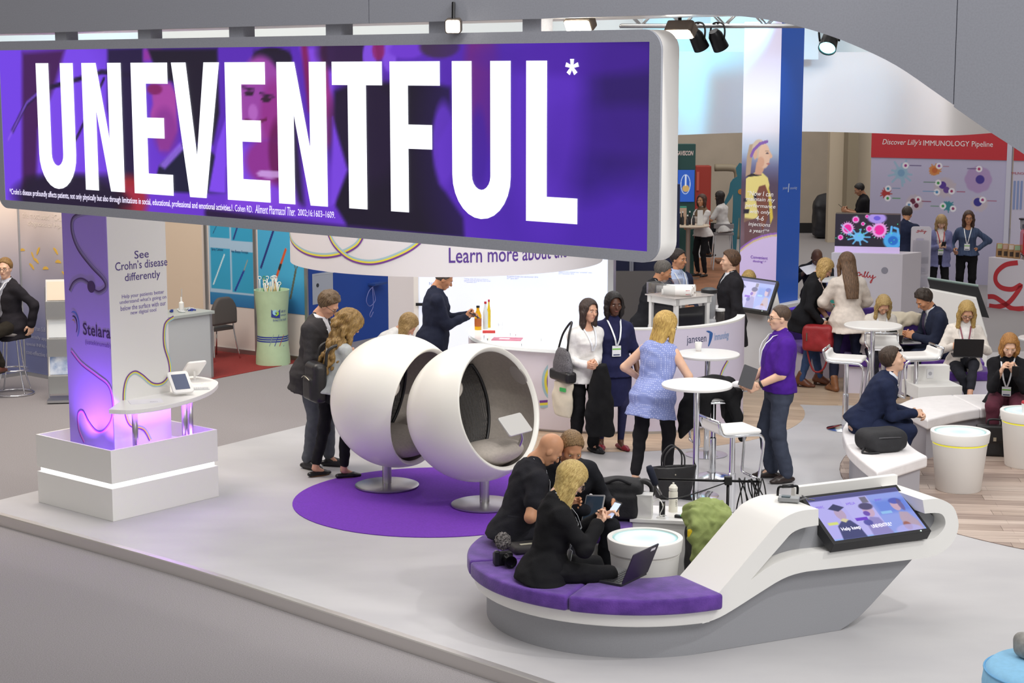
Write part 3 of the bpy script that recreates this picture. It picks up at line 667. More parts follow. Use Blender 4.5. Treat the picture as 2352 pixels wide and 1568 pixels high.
# ------------------------------------------------------------------ floors
carpet = mat('hall_carpet', '928e90', .95, noise=.25, nscale=120, bump=.3, bscale=300)
structure(MB().box((0, 25, HZ - .05), (44, 50, .1)).build('floor', carpet))
near = [G(0, 1182), G(400, 1293), G(735, 1400), G(1210, 1555)]
near = [near[0] + (near[0] - near[1]).normalized() * .46] + near + [Vector((1.6, 9.65, 0)), Vector((3.2, 8.2, 0))]
near = [Vector((x, y, 0)) for x, y in spline([(p.x, p.y) for p in near], 8)]
edge_dir = (G(600, 990) - G(40, 1125)).normalized()
far_l = near[0] + edge_dir * 9.2
pf = [(p.x, p.y) for p in near] + [(9.5, 8.2), (9.5, 25.2), (far_l.x + 1.5, far_l.y + .6), (far_l.x, far_l.y)]
def stand_floor_mat():
	m = bpy.data.materials.new('stand_floor_vinyl'); m.use_nodes = True; nt = m.node_tree; b = nt.nodes['Principled BSDF']; b.inputs['Roughness'].default_value = .42
	tc = nt.nodes.new('ShaderNodeTexCoord'); n = nt.nodes.new('ShaderNodeTexNoise'); n.inputs['Scale'].default_value = .9; n.inputs['Detail'].default_value = 6; mp = nt.nodes.new('ShaderNodeMapping'); mp.inputs['Rotation'].default_value = (0, 0, ROT); mp.inputs['Scale'].default_value = (1, 2.2, 1)
	nt.links.new(tc.outputs['Object'], mp.inputs[0]); nt.links.new(mp.outputs[0], n.inputs['Vector']); r = nt.nodes.new('ShaderNodeValToRGB'); r.color_ramp.elements[0].color = (*lin('b5b4b7'), 1); r.color_ramp.elements[1].color = (*lin('bebdbf'), 1); r.color_ramp.elements[0].position = .35; r.color_ramp.elements[1].position = .65
	nt.links.new(n.outputs['Fac'], r.inputs[0]); nt.links.new(r.outputs[0], b.inputs['Base Color']); return m
MATS['stand_floor_vinyl'] = stand_floor_mat()
structure(MB().prism(pf, HZ, 0).build('floor_stand', 'stand_floor_vinyl'))
# metal edge profile along the open side
m_ = MB(); n_ = len(near); vs_ = []
for i, p in enumerate(near):
	t = (near[min(i + 1, n_ - 1)] - near[max(i - 1, 0)]).normalized(); o = Vector((t.y, -t.x, 0))
	if o.y > 0: o = -o
	vs_ += [p - o * .05 + Vector((0, 0, .004)), p + o * .006 + Vector((0, 0, .004)), p + o * .012 + Vector((0, 0, -.004)), p + o * .012 + Vector((0, 0, HZ + .001)), p - o * .05 + Vector((0, 0, HZ + .001))]
m_.add(vs_, [(i * 5 + j, i * 5 + (j + 1) % 5, i * 5 + 5 + (j + 1) % 5, i * 5 + 5 + j) for i in range(n_ - 1) for j in range(5)])
structure(m_.build('trim_1', mat('edge_metal', 'dedbd8', .34, .9), angle=30))
# laminate wood discs let into the vinyl
def wood_mat(name, rot, c1='c9b29a', c2='8d7462'):
	m = bpy.data.materials.new(name); m.use_nodes = True; nt = m.node_tree; b = nt.nodes['Principled BSDF']; b.inputs['Roughness'].default_value = .45
	tc = nt.nodes.new('ShaderNodeTexCoord'); mp = nt.nodes.new('ShaderNodeMapping'); mp.inputs['Rotation'].default_value = (0, 0, rot); nt.links.new(tc.outputs['Object'], mp.inputs[0])
	bk = nt.nodes.new('ShaderNodeTexBrick'); bk.inputs['Scale'].default_value = 1.0; bk.inputs['Brick Width'].default_value = 1.3; bk.inputs['Row Height'].default_value = .16; bk.inputs['Mortar Size'].default_value = .002
	bk.inputs['Color1'].default_value = (.35, .35, .35, 1); bk.inputs['Color2'].default_value = (.75, .75, .75, 1); bk.inputs['Mortar'].default_value = (.1, .1, .1, 1)
	mp2 = nt.nodes.new('ShaderNodeMapping'); mp2.inputs['Scale'].default_value = (.7, 9, 1); n = nt.nodes.new('ShaderNodeTexNoise'); n.inputs['Scale'].default_value = 2.2; n.inputs['Detail'].default_value = 8; n.inputs['Distortion'].default_value = .6
	nt.links.new(mp.outputs[0], bk.inputs['Vector']); nt.links.new(mp.outputs[0], mp2.inputs[0]); nt.links.new(mp2.outputs[0], n.inputs['Vector'])
	mx = nt.nodes.new('ShaderNodeMix'); mx.data_type = 'FLOAT'; mx.inputs[0].default_value = .42; nt.links.new(n.outputs['Fac'], mx.inputs[2]); nt.links.new(bk.outputs['Color'], mx.inputs[3])
	r = nt.nodes.new('ShaderNodeValToRGB'); r.color_ramp.elements[0].color = (*lin(c2), 1); r.color_ramp.elements[1].color = (*lin(c1), 1); r.color_ramp.elements[0].position = .3; r.color_ramp.elements[1].position = .68
	nt.links.new(mx.outputs[0], r.inputs[0]); nt.links.new(r.outputs[0], b.inputs['Base Color']); MATS[name] = m; return m
structure(MB().prism(arc(1.0, 20.6, 2.5, 0, 360, 72)[:-1], .0, .003).build('floor_wood_bar', wood_mat('laminate_light', .25, 'cdb69c', 'a08770')))
lounge = structure(MB().prism(arc(6.6, 16.7, 3.32, 0, 360, 72)[:-1], .0, .0015).build('floor_wood_lounge', mat('joint_brown', '5f5049', .8)))
PLANKM = [wood_mat('laminate_lounge_%d' % i, .12, a_, b_) for i, (a_, b_) in enumerate((('c6b3a6', '8f7b72'), ('b9a698', '7d6a62'), ('cbbaae', '9a877c'), ('ad9a8e', '75625b')))]
def clip_circle(poly, cx, cy, r, n=64):
	for i in range(n):
		a0_ = 2 * math.pi * i / n; nx, ny = math.cos(a0_), math.sin(a0_); out_ = []
		for p, q in zip(poly, poly[1:] + poly[:1]):
			dp, dq = (p[0] - cx) * nx + (p[1] - cy) * ny - r, (q[0] - cx) * nx + (q[1] - cy) * ny - r
			if dp <= 0: out_.append(p)
			if (dp < 0) != (dq < 0): t = dp / (dp - dq); out_.append((p[0] + (q[0] - p[0]) * t, p[1] + (q[1] - p[1]) * t))
		poly = out_
		if len(poly) < 3: return []
	return poly
prn = np.random.default_rng(21); pd = Vector((math.cos(-.12), math.sin(-.12))); pq_ = Vector((-pd.y, pd.x)); PWD, PLN = .19, 1.25
for j in range(-18, 18):
	for i in range(-4, 5):
		o_ = pd * ((i + .37 * (j % 3)) * PLN) + pq_ * (j * PWD); c_ = Vector((6.6, 16.7)) + o_; P_ = [tuple(c_ + pd * x + pq_ * y) for x, y in ((.002, .002), (PLN - .002, .002), (PLN - .002, PWD - .002), (.002, PWD - .002))]
		P_ = clip_circle(P_, 6.6, 16.7, 3.31)
		if P_ and min((q[0] / q[1]) for q in P_) < .31: MB().prism(P_, .0015, .004).build('plank', PLANKM[int(prn.integers(4))], lounge)
structure(MB().prism(arc(4.0, 22.6, 1.9, 0, 360, 48)[:-1], .0, .002).build('floor_wood_rear', MATS['laminate_light']))
rug = MB().prism(arc(-.72, 16.0, 1.345, 0, 360, 72)[:-1], .0, .008).build('round_rug', mat('purple_rug', '6e30b0', .9, noise=.12, nscale=60, bump=.4, bscale=200), bevel=.003)
tag(rug, 'round vivid purple carpet under the two white egg pods', 'rug')

# ------------------------------------------------------------------ hall shell
hallw = mat('hall_wall_beige', 'b3a798', .9, noise=.05, nscale=2)
structure(MB().box((2, 46, 5), (46, .3, 10.2)).build('wall_back', hallw))
structure(MB().box((-20.5, 25, 5), (.3, 46, 10.2)).build('wall_left', hallw))
structure(MB().box((24, 25, 5), (.3, 46, 10.2)).build('wall_right', hallw))
wp = D(1951, 400, 41.5); wq = D(1975, 400, 41.5)
structure(MB().box(((wp.x + wq.x) / 2 - .05, 41.8, 3), (wq.x - wp.x, .6, 6.4)).build('wall_pier', mat('pier_dark', '8f8470', .9)))
structure(MB().box((8.2, 42.2, 3), (1.1, .3, 6.4)).build('wall_pier_pale', mat('pier_pale', 'c0b39f', .9)))
structure(MB().box((5.6, 44.6, .03), (7, .06, .25)).build('baseboard_back', mat('skirting_dark', '1b1a1c', .8)))

# ------------------------------------------------------------------ hanging screen and arched fascia above the open side
Q0 = D(1505, 300, 11.0); SW = Wall((Q0.x, Q0.y), -e1)       # s grows to the right, n points to the camera
def on(u, v): return SW.sz(u, v)
s_l, s_r = on(-8, 300)[0], on(1518, 300)[0]; z_b, z_t = on(1505, 605)[1], on(1505, 67)[1]
d_l, d_r = on(7, 300)[0], on(1491, 300)[0]; dz_b, dz_t = on(1485, 577)[1], on(1485, 96)[1]
FH, FW_ = dz_t - dz_b, d_r - d_l
scr = thing('hanging_led_screen', 'huge hanging LED screen reading UNEVENTFUL in white on purple', 'screen', SW.pt((s_l + s_r) / 2, z_b))
SM = lambda s=0, z=0, off=0: to_local(scr, SW.matrix(s, z, off))
outer = rrect(s_l, z_b, s_r, z_t, .13, 8); N_ = len(outer)
MB().prism(outer, -.19, -.012).build('casing', WHITE, scr, matrix=SM(), angle=35)
ib = rrect(d_l, dz_b, d_r, dz_t, .002, 8)
b_ = MB(); b_.add([(a, b, -.012) for a, b in outer] + [(a, b, .008) for a, b in outer] + [(a, b, .008) for a, b in ib] + [(a, b, -.012) for a, b in ib],
     [(j * N_ + i, j * N_ + (i + 1) % N_, ((j + 1) % 4) * N_ + (i + 1) % N_, ((j + 1) % 4) * N_ + i) for j in range(4) for i in range(N_)])
b_.build('bezel', GREYF, scr, matrix=SM(), angle=35)
def PX(u, v): s, z = on(u, v); return ((s - d_l) / FH, (z - dz_b) / FH)
def led_picture(u, v):
	A = FW_ / FH; c = Canvas(u, v, A, '5526ae'); P = PX
	def E(uu, vv, ru, rv, col, soft=.25, a=1., rot=0):
		x, y = P(uu, vv); x2, _ = P(uu + ru, vv); _, y2 = P(uu, vv - rv); c.ell(x, y, abs(x2 - x), abs(y2 - y), col, soft, a, rot)
	def PL(pts, col, soft=.02, a=1.): c.poly([P(*q) for q in pts], col, soft, a)
	E(60, 300, 200, 260, '7443e2', .8); E(560, 480, 300, 90, '6a35cc', .9, .8); E(1400, 520, 260, 120, '5a2cc0', .9, .8)
	PL([(-10, 100), (60, 100), (55, 440), (20, 460), (-10, 460)], '6f3fe0', .03); PL([(52, 120), (150, 112), (128, 190), (88, 300), (84, 420), (52, 440)], '3b1046', .05, .9)
	PL([(248, 110), (330, 108), (330, 420), (290, 430), (248, 250)], '1b1038', .04, .95); PL([(330, 112), (372, 112), (345, 140), (330, 140)], '8a2f9c', .03)
	c.line([P(30, 300), P(60, 240), P(100, 205), P(180, 182), P(235, 165), P(300, 172)], .03, '1c0f38', .012); c.line([P(20, 320), P(62, 236), P(104, 200)], .018, '8a5ae8', .01, .7)
	c.line([P(240, 180), P(185, 300), P(175, 320)], .022, '25104a', .01)
	PL([(340, 112), (500, 110), (505, 260), (490, 330), (440, 330), (400, 190), (365, 180)], '171029', .03)          # dark hair
	PL([(348, 192), (392, 190), (405, 215), (408, 300), (388, 345), (368, 345), (362, 320), (352, 300), (346, 262), (352, 240)], 'a2419f', .03); E(356, 205, 14, 10, '7c1d62', .5); E(380, 300, 22, 40, '7c2a8a', .6, .7)
	PL([(352, 440), (366, 380), (420, 330), (470, 330), (520, 385), (520, 445)], '141536', .02); PL([(366, 380), (415, 328), (425, 340), (380, 388)], '9a6cf0', .02, .8); E(300, 455, 30, 40, 'a3232e', .6, .9)
	PL([(500, 330), (520, 270), (520, 445), (480, 440)], '7b45e6', .02)
	E(625, 135, 42, 24, '191026', .2); PL([(585, 118), (665, 118), (680, 260), (700, 470), (670, 470), (655, 180), (600, 150)], '1d1230', .05, .9)
	E(600, 228, 50, 92, '94409f', .18); E(632, 260, 26, 60, '8a2078', .5, .6); PL([(560, 330), (650, 320), (690, 480), (520, 480), (535, 400)], '7a3fd6', .05); E(615, 372, 42, 44, '8a2a86', .4, .9); E(640, 350, 18, 60, '5c0f4a', .5, .8)
	E(573, 214, 9, 5, '241426', .4, .9); E(612, 228, 10, 5, '241426', .4, .9); c.line([P(558, 200), P(584, 206)], .011, '2a1434', .01); c.line([P(598, 214), P(630, 222)], .011, '2a1434', .01); E(582, 258, 9, 16, 'b266c0', .4, .8); c.line([P(565, 276), P(590, 282), P(612, 274)], .016, '5c1040', .01); E(620, 400, 26, 8, 'd7b8f4', .3, .7)
	PL([(690, 108), (770, 108), (765, 300), (740, 300), (715, 200)], '7d43d8', .04); c.line([P(700, 110), P(715, 250)], .05, '7a1250', .03, .9); c.line([P(745, 110), P(752, 260)], .05, '8a1a5c', .03, .9); E(745, 270, 24, 60, '9a2a86', .4, .8)
	PL([(770, 210), (830, 185), (880, 190), (960, 185), (1035, 200), (1038, 270), (1005, 330), (1010, 420), (1065, 500), (1068, 548), (800, 520), (770, 470)], '140c26', .03); E(840, 300, 70, 100, '1f1034', .5, .8)
	PL([(765, 270), (782, 330), (800, 390), (770, 470), (760, 470)], '7440d8', .03); E(800, 120, 60, 40, '2a1338', .4, .9); E(850, 130, 14, 34, '7a48d8', .3); E(895, 130, 14, 30, '7a48d8', .3); E(935, 115, 34, 16, '6a35c8', .4); E(870, 115, 12, 20, '8a1a5a', .4, .8); E(1010, 108, 40, 22, '3a2a3c', .3, .9)
	E(1020, 330, 22, 80, '6d3cd0', .4, .9); E(1108, 190, 32, 120, '86215f', .6, .9); E(1100, 340, 16, 70, '3d1a8a', .6, .8)
	E(1360, 330, 240, 300, '401b9c', 1.0, .75); E(1335, 350, 70, 70, '2a0d72', 1., .8); E(1470, 180, 80, 150, '220a58', 1., .85); E(1440, 300, 150, 40, '3d188f', .9, .6); E(1250, 250, 60, 200, '5e2fc4', .9, .6); E(1330, 130, 160, 30, '431699', .9, .7)
	E(160, 460, 110, 50, '130a20', .4, .9); PL([(60, 405), (260, 400), (300, 470), (60, 450)], '1a0f30', .05, .7); c.line([P(480, 490), P(640, 515), P(900, 548)], .07, '1c0c2c', .04, .9); c.line([P(520, 520), P(700, 540)], .02, 'b0309a', .012, .8); c.line([P(860, 538), P(900, 545)], .02, '9a4ae0', .012, .8)
	return c.c
painted('display', FW_, FH, 430, 84, led_picture, attr_mat('led_picture', .4, 1.05), scr, SM(d_l, dz_b, .004))
# the word, letter by letter
LW = mat('led_white', 'f2f6ff', .5, emit=1.05); zt_, zb_ = on(120, 145)[1], on(1240, 508.5)[1]
def letter(ch):
	t = .158;
	if ch == 'U': o = [(0, 1)] + arc(.5, .27, .5, 180, 360, 14) + [(1, 1), (.665, 1)] + arc(.5, .27, .165, 360, 180, 10) + [(.335, 1)]; return [(x, .27 + (y - .27) * (.56 if y < .27 else 1)) if y < .27 else (x, y) for x, y in o]
	if ch == 'N': return [(0, 0), (0, 1), (.36, 1), (.67, .38), (.67, 1), (1, 1), (1, 0), (.66, 0), (.33, .66), (.33, 0)]
	if ch == 'E': return [(0, 0), (0, 1), (.93, 1), (.93, 1 - t), (.37, 1 - t), (.37, .585), (.81, .585), (.81, .43), (.37, .43), (.37, t), (1, t), (1, 0)]
	if ch == 'V': return [(.33, 0), (0, 1), (.30, 1), (.50, .29), (.69, 1), (1, 1), (.67, 0)]
	if ch == 'T': return [(.32, 0), (.32, 1 - t), (0, 1 - t), (0, 1), (1, 1), (1, 1 - t), (.68, 1 - t), (.68, 0)]
	if ch == 'F': return [(0, 0), (0, 1), (1, 1), (1, 1 - t), (.36, 1 - t), (.36, .585), (.84, .585), (.84, .425), (.36, .425), (.36, 0)]
	if ch == 'L': return [(0, 0), (0, 1), (.40, 1), (.40, t), (1, t), (1, 0)]
for ch, u0, u1 in (('U', 84, 168), ('N', 189, 278), ('E', 302, 391), ('V', 395, 504), ('E', 518, 616), ('N', 637, 749), ('T', 764, 878), ('F', 897, 1011), ('U', 1040, 1174), ('L', 1211, 1329)):
	a, b = on(u0, 145)[0], on(u1, 145)[0]; MB().prism([(a + x * (b - a), zb_ + y * (zt_ - zb_)) for x, y in letter(ch)], .005, .011).build('letter', LW, scr, matrix=SM())
ax_, az_ = on(1315.5, 154); m_ = MB()
for k in range(5):
	a = R(90 + 72 * k); d = Vector((math.cos(a), math.sin(a))); p = Vector((-d.y, d.x)); c0 = Vector((ax_, az_)); m_.prism([tuple(c0 + d * q + p * w) for q, w in ((0, -.007), (.052, -.014), (.052, .014), (0, .007))], .005, .011)
m_.build('asterisk', LW, scr, matrix=SM())
t0, t1 = on(24, 443), on(535, 480); FN = mat('led_text', 'e8e2ff', .5, emit=.9)
text('footnote', '*Crohn’s disease profoundly affects patients, not only physically but also through limitations in social, educational, professional and emotional activities.¹', FN, scr, SM(t0[0], t0[1] - .025, .006), w=t1[0] - t0[0], h=.068, offset=.01)
t0, t1, t2 = on(534, 482), on(582, 485), on(771, 500); text('footnote', '1. Cohen RD.', FN, scr, SM(t0[0], t0[1] - .008, .006), w=t1[0] - t0[0], h=.052)
text('footnote', 'Aliment Pharmacol Ther.', FN, scr, SM(t1[0] + .03, t0[1] - .010, .006), w=on(682, 490)[0] - t1[0] - .04, h=.066, shear=.25)
text('footnote', '2002;16:1603–1609.', FN, scr, SM(on(686, 490)[0], t0[1] - .010, .006), w=t2[0] - on(686, 490)[0], h=.056)
# fascia: grey front with white body behind, flat beam that ends in an arch
fb = [on(u, v) for u, v in ((-160, 81), (0, 78), (600, 60), (1180, 45), (1500, 35))] + [on(u, v) for u, v in spline([(1560, 33.5), (1640, 34), (1720, 39), (1800, 52), (1880, 73), (1960, 102), (2060, 150), (2160, 218), (2260, 288), (2352, 348), (2460, 425)], 4)]
top = 5.6; fas = thing('arched_fascia', 'grey overhead fascia beam curving down into an arch above the screen', 'fascia', SW.pt(0, 4.4))
FM = to_local(fas, SW.matrix()); split = on(850, 50)[0]
def seg(a, b):
	q = [p for p in fb if a < p[0] < b]; f = lambda s: (s, float(np.interp(s, [p[0] for p in fb], [p[1] for p in fb]))); q = [f(a)] + q + [f(b)]; return q + [(b, top), (a, top)]
lo_, hi_ = fb[0][0], fb[-1][0]; mid2 = on(2192, 243)[0]
for a, b, dz in ((lo_, split - .004, 0), (split + .004, mid2 - .003, 0), (mid2 + .003, hi_, -.01)): MB().prism([(x, y + (dz if y < top - .01 else 0)) for x, y in seg(a, b)], -.012, .012).build('fascia_panel', GREYF, fas, matrix=FM)
MB().prism([(x, y + .004) for x, y in seg(lo_, hi_)], -.62, -.014).build('soffit', WHITE, fas, matrix=FM)
for uc in (132, 324, 535, 759, 998, 1215):
	s, _ = on(uc, 70); zl = float(np.interp(s, [p[0] for p in fb], [p[1] for p in fb])); MB().box((s, (zl + z_t) / 2, -.09), (.16, zl - z_t + .02, .12)).build('hanging_bracket', GREYF, fas, matrix=FM)
# floodlights under the beam
def floodlight(label, u, v, back, aim, power, w=.16):
	p = D(u, v, back); o = thing('floodlight', label, 'lamp', p, 0, 'floodlights under the fascia beam'); M = Vector(aim).to_track_quat('-Z', 'Y').to_matrix().to_4x4()
	MB().prism(rrect(-w / 2, -.05, w / 2, .05, .02), -.02, .06).build('housing', mat('lamp_housing', '6a6058', .5, .5), o, bevel=.006, matrix=M)
	MB().prism(rrect(-w / 2 + .008, -.042, w / 2 - .008, .042, .016), -.024, -.020).build('lens', mat('lamp_lens', 'fff6e4', .4, emit=22), o, matrix=M)
	MB().tube([(0, 0, .03), (0, .06, .16)], .012, 8).build('arm', BLACKM, o)
	d = bpy.data.lights.new('flood', 'SPOT'); d.energy = power; d.spot_size = R(100); d.spot_blend = .7; d.shadow_soft_size = .08; d.color = (1, .95, .88); l = bpy.data.objects.new('flood', d); COL.objects.link(l); l.parent = o; l.matrix_local = M @ Matrix.Translation((0, 0, -.05))
floodlight('bright floodlight glaring under the beam above the letter U', 1041, 60, 12.0, (-.1, -.97, -.15), 25, .11)
floodlight('tilted floodlight under the beam right of the letter L', 1330, 57, 11.65, (-.45, -.75, -.55), 40, .20)
floodlight('dark hooded floodlight beside the upper corner of the screen', 1562, 73, 11.6, (-.35, -.5, -.8), 40, .2)
# ------------------------------------------------------------------ printed rope motif: three strands laid flat
ROPES = (('rope_blue', 'a9cbd6'), ('rope_yellow', 'ece04e'), ('rope_violet', '7b3f9c'))
ROPEM = [mat(n, c, .6) for n, c in ROPES]; ROPEV = [mat(n + '_v', c, .6) for n, c in (('rope_greyblue', '8f86b0'), ('rope_grey', '74698e'), ('rope_plum', '4a3560'))]; ROPEP = [mat(n + '_v', c, .6) for n, c in (('rope_lav', 'b39ae0'), ('rope_pink', 'e070c0'), ('rope_plum2', '6a3f9c'))]
def rope(parent, pts, w, mats, matrix, z=.003, bend=None, knots=6, flip=1):
	P = [Vector(p) for p in spline(pts, knots)]
	for j, (m, o) in enumerate(zip(mats, (1, 0, -1))):
		V, Fs = [], []
		for i, p in enumerate(P):
			t = (P[min(i + 1, len(P) - 1)] - P[max(i - 1, 0)]).normalized(); n = Vector((-t.y, t.x)) * flip
			for q in (o * w / 3 + w / 6, o * w / 3 - w / 6): a = p + n * q; V.append((a.x, a.y, z + j * .0002))
		for i in range(len(P) - 1): Fs.append((2 * i, 2 * i + 1, 2 * i + 3, 2 * i + 2))
		if bend: V = [bend(*v) for v in V]
		mesh_obj('rope_print', V, Fs, m, parent, matrix=matrix)
# ------------------------------------------------------------------ lit plinth with printed tower
F0 = G(260, 1198); PA, PB = 1.13, 1.235          # depth along e1, along e2
pc = F0 + e2 * PB / 2 + e1 * PA / 2; PLZ = .65
pl = thing('lit_plinth', 'white square plinth with a glowing white groove and purple-lit tray', 'plinth', (pc.x, pc.y, 0), ROT)
MB().box((0, 0, .15), (PB, PA, .30)).build('lower_block', WHITE_M, pl, bevel=.003)
MB().box((0, 0, .3225), (PB - .05, PA - .05, .045)).build('light_strip', mat('strip_glow', 'ffffff', .5, emit=2.4), pl)
m_ = MB(); tk = .022
for sx, sy, wx, wy in ((0, -1, PB, tk), (0, 1, PB, tk), (-1, 0, tk, PA), (1, 0, tk, PA)): m_.box((sx * (PB - tk) / 2, sy * (PA - tk) / 2, .345 + (PLZ - .345) / 2), (wx if sx == 0 else tk, wy if sy == 0 else tk - 0, PLZ - .345)) if sx == 0 else m_.box((sx * (PB - tk) / 2, 0, .345 + (PLZ - .345) / 2), (tk, PA - 2 * tk, PLZ - .345))
m_.build('upper_rim', WHITE_M, pl)
MB().box((0, 0, .50), (PB - 2 * tk - .002, PA - 2 * tk - .002, .02)).build('tray', mat('tray_lilac', 'd8c8f4', .4), pl)
twc = pc + e1 * .06 - e2 * .02
tw = thing('printed_tower', 'purple and white advertising tower standing in the lit plinth', 'tower', (twc.x, twc.y, .51), ROT); TS_ = .66; TH = 3.75
LILAC = mat('tower_lilac', 'a48fdc', .45)
MB().box((0, 0, TH / 2), (TS_, TS_, TH)).build('tower_body', WHITE_M, tw)
MB().box((-TS_ / 2 - .004, 0, TH / 2), (.008, TS_, TH)).build('purple_face', LILAC, tw)
# left face carries x along -y ; right face carries x along +x
ML = Matrix(((0, 0, -1, -TS_ / 2 - .0085), (-1, 0, 0, TS_ / 2), (0, 1, 0, 0), (0, 0, 0, 1))); MR = Matrix(((1, 0, 0, -TS_ / 2), (0, 0, -1, -TS_ / 2), (0, 1, 0, 0), (0, 0, 0, 1)))
cl = twc - e2 * TS_ / 2 + e1 * TS_ / 2; WL = Wall((cl.x, cl.y), -e1); cr = twc - e2 * TS_ / 2 - e1 * TS_ / 2; WR = Wall((cr.x, cr.y), e2)
def tl(u, v): s, z = WL.sz(u, v); return (s, z - .51)
def tr(u, v): s, z = WR.sz(u, v); return (s, z - .51)
rope(tw, [tl(u, v) for u, v in ((250, 470), (235, 488), (205, 488), (172, 500), (168, 530), (182, 570), (212, 610), (240, 640), (246, 660), (230, 672), (214, 664))], .040, ROPEV, ML)
rope(tw, [tl(u, v) for u, v in ((214, 664), (204, 650), (188, 642), (172, 650), (163, 668))], .040, ROPEV, ML)
kx, ky = tl(212, 658); MB().prism(arc(kx, ky, .055, 0, 360, 20)[:-1], .002, .006).build('knot_print', ROPEV[2], tw, matrix=ML)
rope(tw, [tl(u, v) for u, v in ((166, 805), (190, 835), (225, 862), (252, 885), (262, 925), (258, 965), (240, 990), (222, 990), (204, 968), (192, 945), (182, 952), (184, 985), (196, 1015))], .034, ROPEP, ML)
rope(tw, [tr(u, v) for u, v in ((399, 728), (380, 745), (378, 790), (389, 830), (390, 858), (374, 880), (350, 882), (325, 862), (308, 855), (292, 870), (285, 905), (288, 945), (300, 975), (330, 985), (345, 1010))], .036, ROPEM, MR)
a = tr(309, 594); b = tr(341, 577); text('lettering', 'See', INK, tw, Matrix(MR) @ Matrix.Translation((a[0], a[1], 0)), w=b[0] - a[0], h=.072)
a = tr(265, 622); b = tr(384, 600); text('lettering', 'Crohn’s disease', INK, tw, Matrix(MR) @ Matrix.Translation((a[0], a[1], 0)), w=b[0] - a[0], h=.076)
a = tr(287, 646); b = tr(368, 640); text('lettering', 'differently', INK, tw, Matrix(MR) @ Matrix.Translation((a[0], a[1] - .022, 0)), w=b[0] - a[0], h=.094)
for i, (tx_, ua, va, ub) in enumerate((('Help your patients better', 280, 685, 377), ('understand what’s going on', 275, 698, 382), ('below the surface with our', 277, 711, 381), ('new digital tool', 300, 722, 359))): a = tr(ua, va); b = tr(ub, va); text('lettering', tx_, INKL, tw, Matrix(MR) @ Matrix.Translation((a[0], a[1] - .012, 0)), w=b[0] - a[0], h=.045)
a = tl(193, 768); b = tl(256, 775); text('brand_lettering', 'Stelara', mat('ink_plum', '3d2a58', .6), tw, Matrix(ML) @ Matrix.Translation((a[0], a[1], 0)), w=b[0] - a[0], h=.115, offset=.012)
a = tl(198, 785); b = tl(256, 785); text('brand_lettering', '(ustekinumab)', mat('ink_mid', '5f4690', .6), tw, Matrix(ML) @ Matrix.Translation((a[0], a[1] - .03, 0)), w=b[0] - a[0], h=.058)
for rr, a0, a1, cc, ww in ((.125, -55, 118, '4f6fc0', .022), (.085, -50, 112, '2c2350', .02), (.05, 20, 125, 'b08a4a', .012)):
	c0 = tl(172, 746); V = []; Fs = []
	for i in range(17):
		t = i / 16; aa = R(a0 + (a1 - a0) * t); w2 = ww * math.sin(math.pi * min(1, .06 + t * .94)) ** .6
		for q in (rr - w2 / 2, rr + w2 / 2): V.append((c0[0] + q * math.cos(aa) * .62 - (.125 - rr) * .1, c0[1] + q * math.sin(aa), .003))
	mesh_obj('brand_arc', V, [(2 * i, 2 * i + 1, 2 * i + 3, 2 * i + 2) for i in range(16)], mat('ink_' + cc, cc, .5), tw, matrix=ML)
for q in ((-.52, .05), (-.53, -.25), (.12, -.50), (.38, -.50), (-.15, -.50)):
	d = bpy.data.lights.new('purple_uplight', 'SPOT'); d.energy = 60 if q[0] < -.4 else 30; d.color = (.46, .17, 1.0); d.spot_size = R(110); d.spot_blend = 1; d.shadow_soft_size = .04
	l = bpy.data.objects.new('purple_uplight', d); COL.objects.link(l); l.parent = pl; l.location = (q[0], q[1], .53); l.rotation_euler = (math.pi, 0, 0)
MB().box((-.46, -.1, .515), (.05, .1, .012)).build('uplight', mat('uplight_glow', 'e9d4ff', .5, emit=3), pl); MB().box((.1, -.5, .515), (.1, .04, .012)).build('uplight', 'uplight_glow', pl)
# counter shelf on the plinth
TZ = 1.02; out = [G(u, v, TZ) for u, v in spline([(250, 940), (300, 941), (360, 934), (430, 918), (480, 899), (500, 882), (496, 873), (470, 866), (430, 862)], 5)] + [G(398, 880, TZ), G(284, 915, TZ)]
base_p = G(370, 905, TZ); tb = thing('shelf_table', 'white curved shelf table on steel legs in front of the printed tower', 'table', (base_p.x, base_p.y, .51))
MB().prism([(p.x - base_p.x, p.y - base_p.y) for p in out], TZ - .55 , TZ - .51).build('table_top', WHITE, tb, bevel=.003)
for lx, ly in ((-.27, -.475), (.30, -.48), (.40, -.44)):
	p = pc + e2 * lx + e1 * ly; MB().tube([(p.x - base_p.x, p.y - base_p.y, .0), (p.x - base_p.x, p.y - base_p.y, TZ - .55)], .028, 14).build('leg', STEEL, tb, True)
# ------------------------------------------------------------------ egg pods on the purple rug
LINING = mat('pod_lining', 'b8afa6', .9, noise=.08, nscale=40, bump=.3, bscale=160)
POD = mat('pod_shell', 'f0eee6', .38, coat=.15)
def mesh_net():
	m = bpy.data.materials.new('black_net'); m.use_nodes = True; nt = m.node_tree; b = nt.nodes['Principled BSDF']; b.inputs['Base Color'].default_value = (*lin('3a3735'), 1); b.inputs['Roughness'].default_value = .6
	tc = nt.nodes.new('ShaderNodeTexCoord'); ck = nt.nodes.new('ShaderNodeTexVoronoi'); ck.inputs['Scale'].default_value = 75; ck.inputs['Randomness'].default_value = .0; nt.links.new(tc.outputs['Object'], ck.inputs['Vector'])
	r = nt.nodes.new('ShaderNodeValToRGB'); r.color_ramp.elements[0].position = .30; r.color_ramp.elements[1].position = .36; r.color_ramp.elements[0].color = (.25, .25, .25, 1); nt.links.new(ck.outputs['Distance'], r.inputs[0]); nt.links.new(r.outputs[0], b.inputs['Alpha']); MATS['black_net'] = m; return m
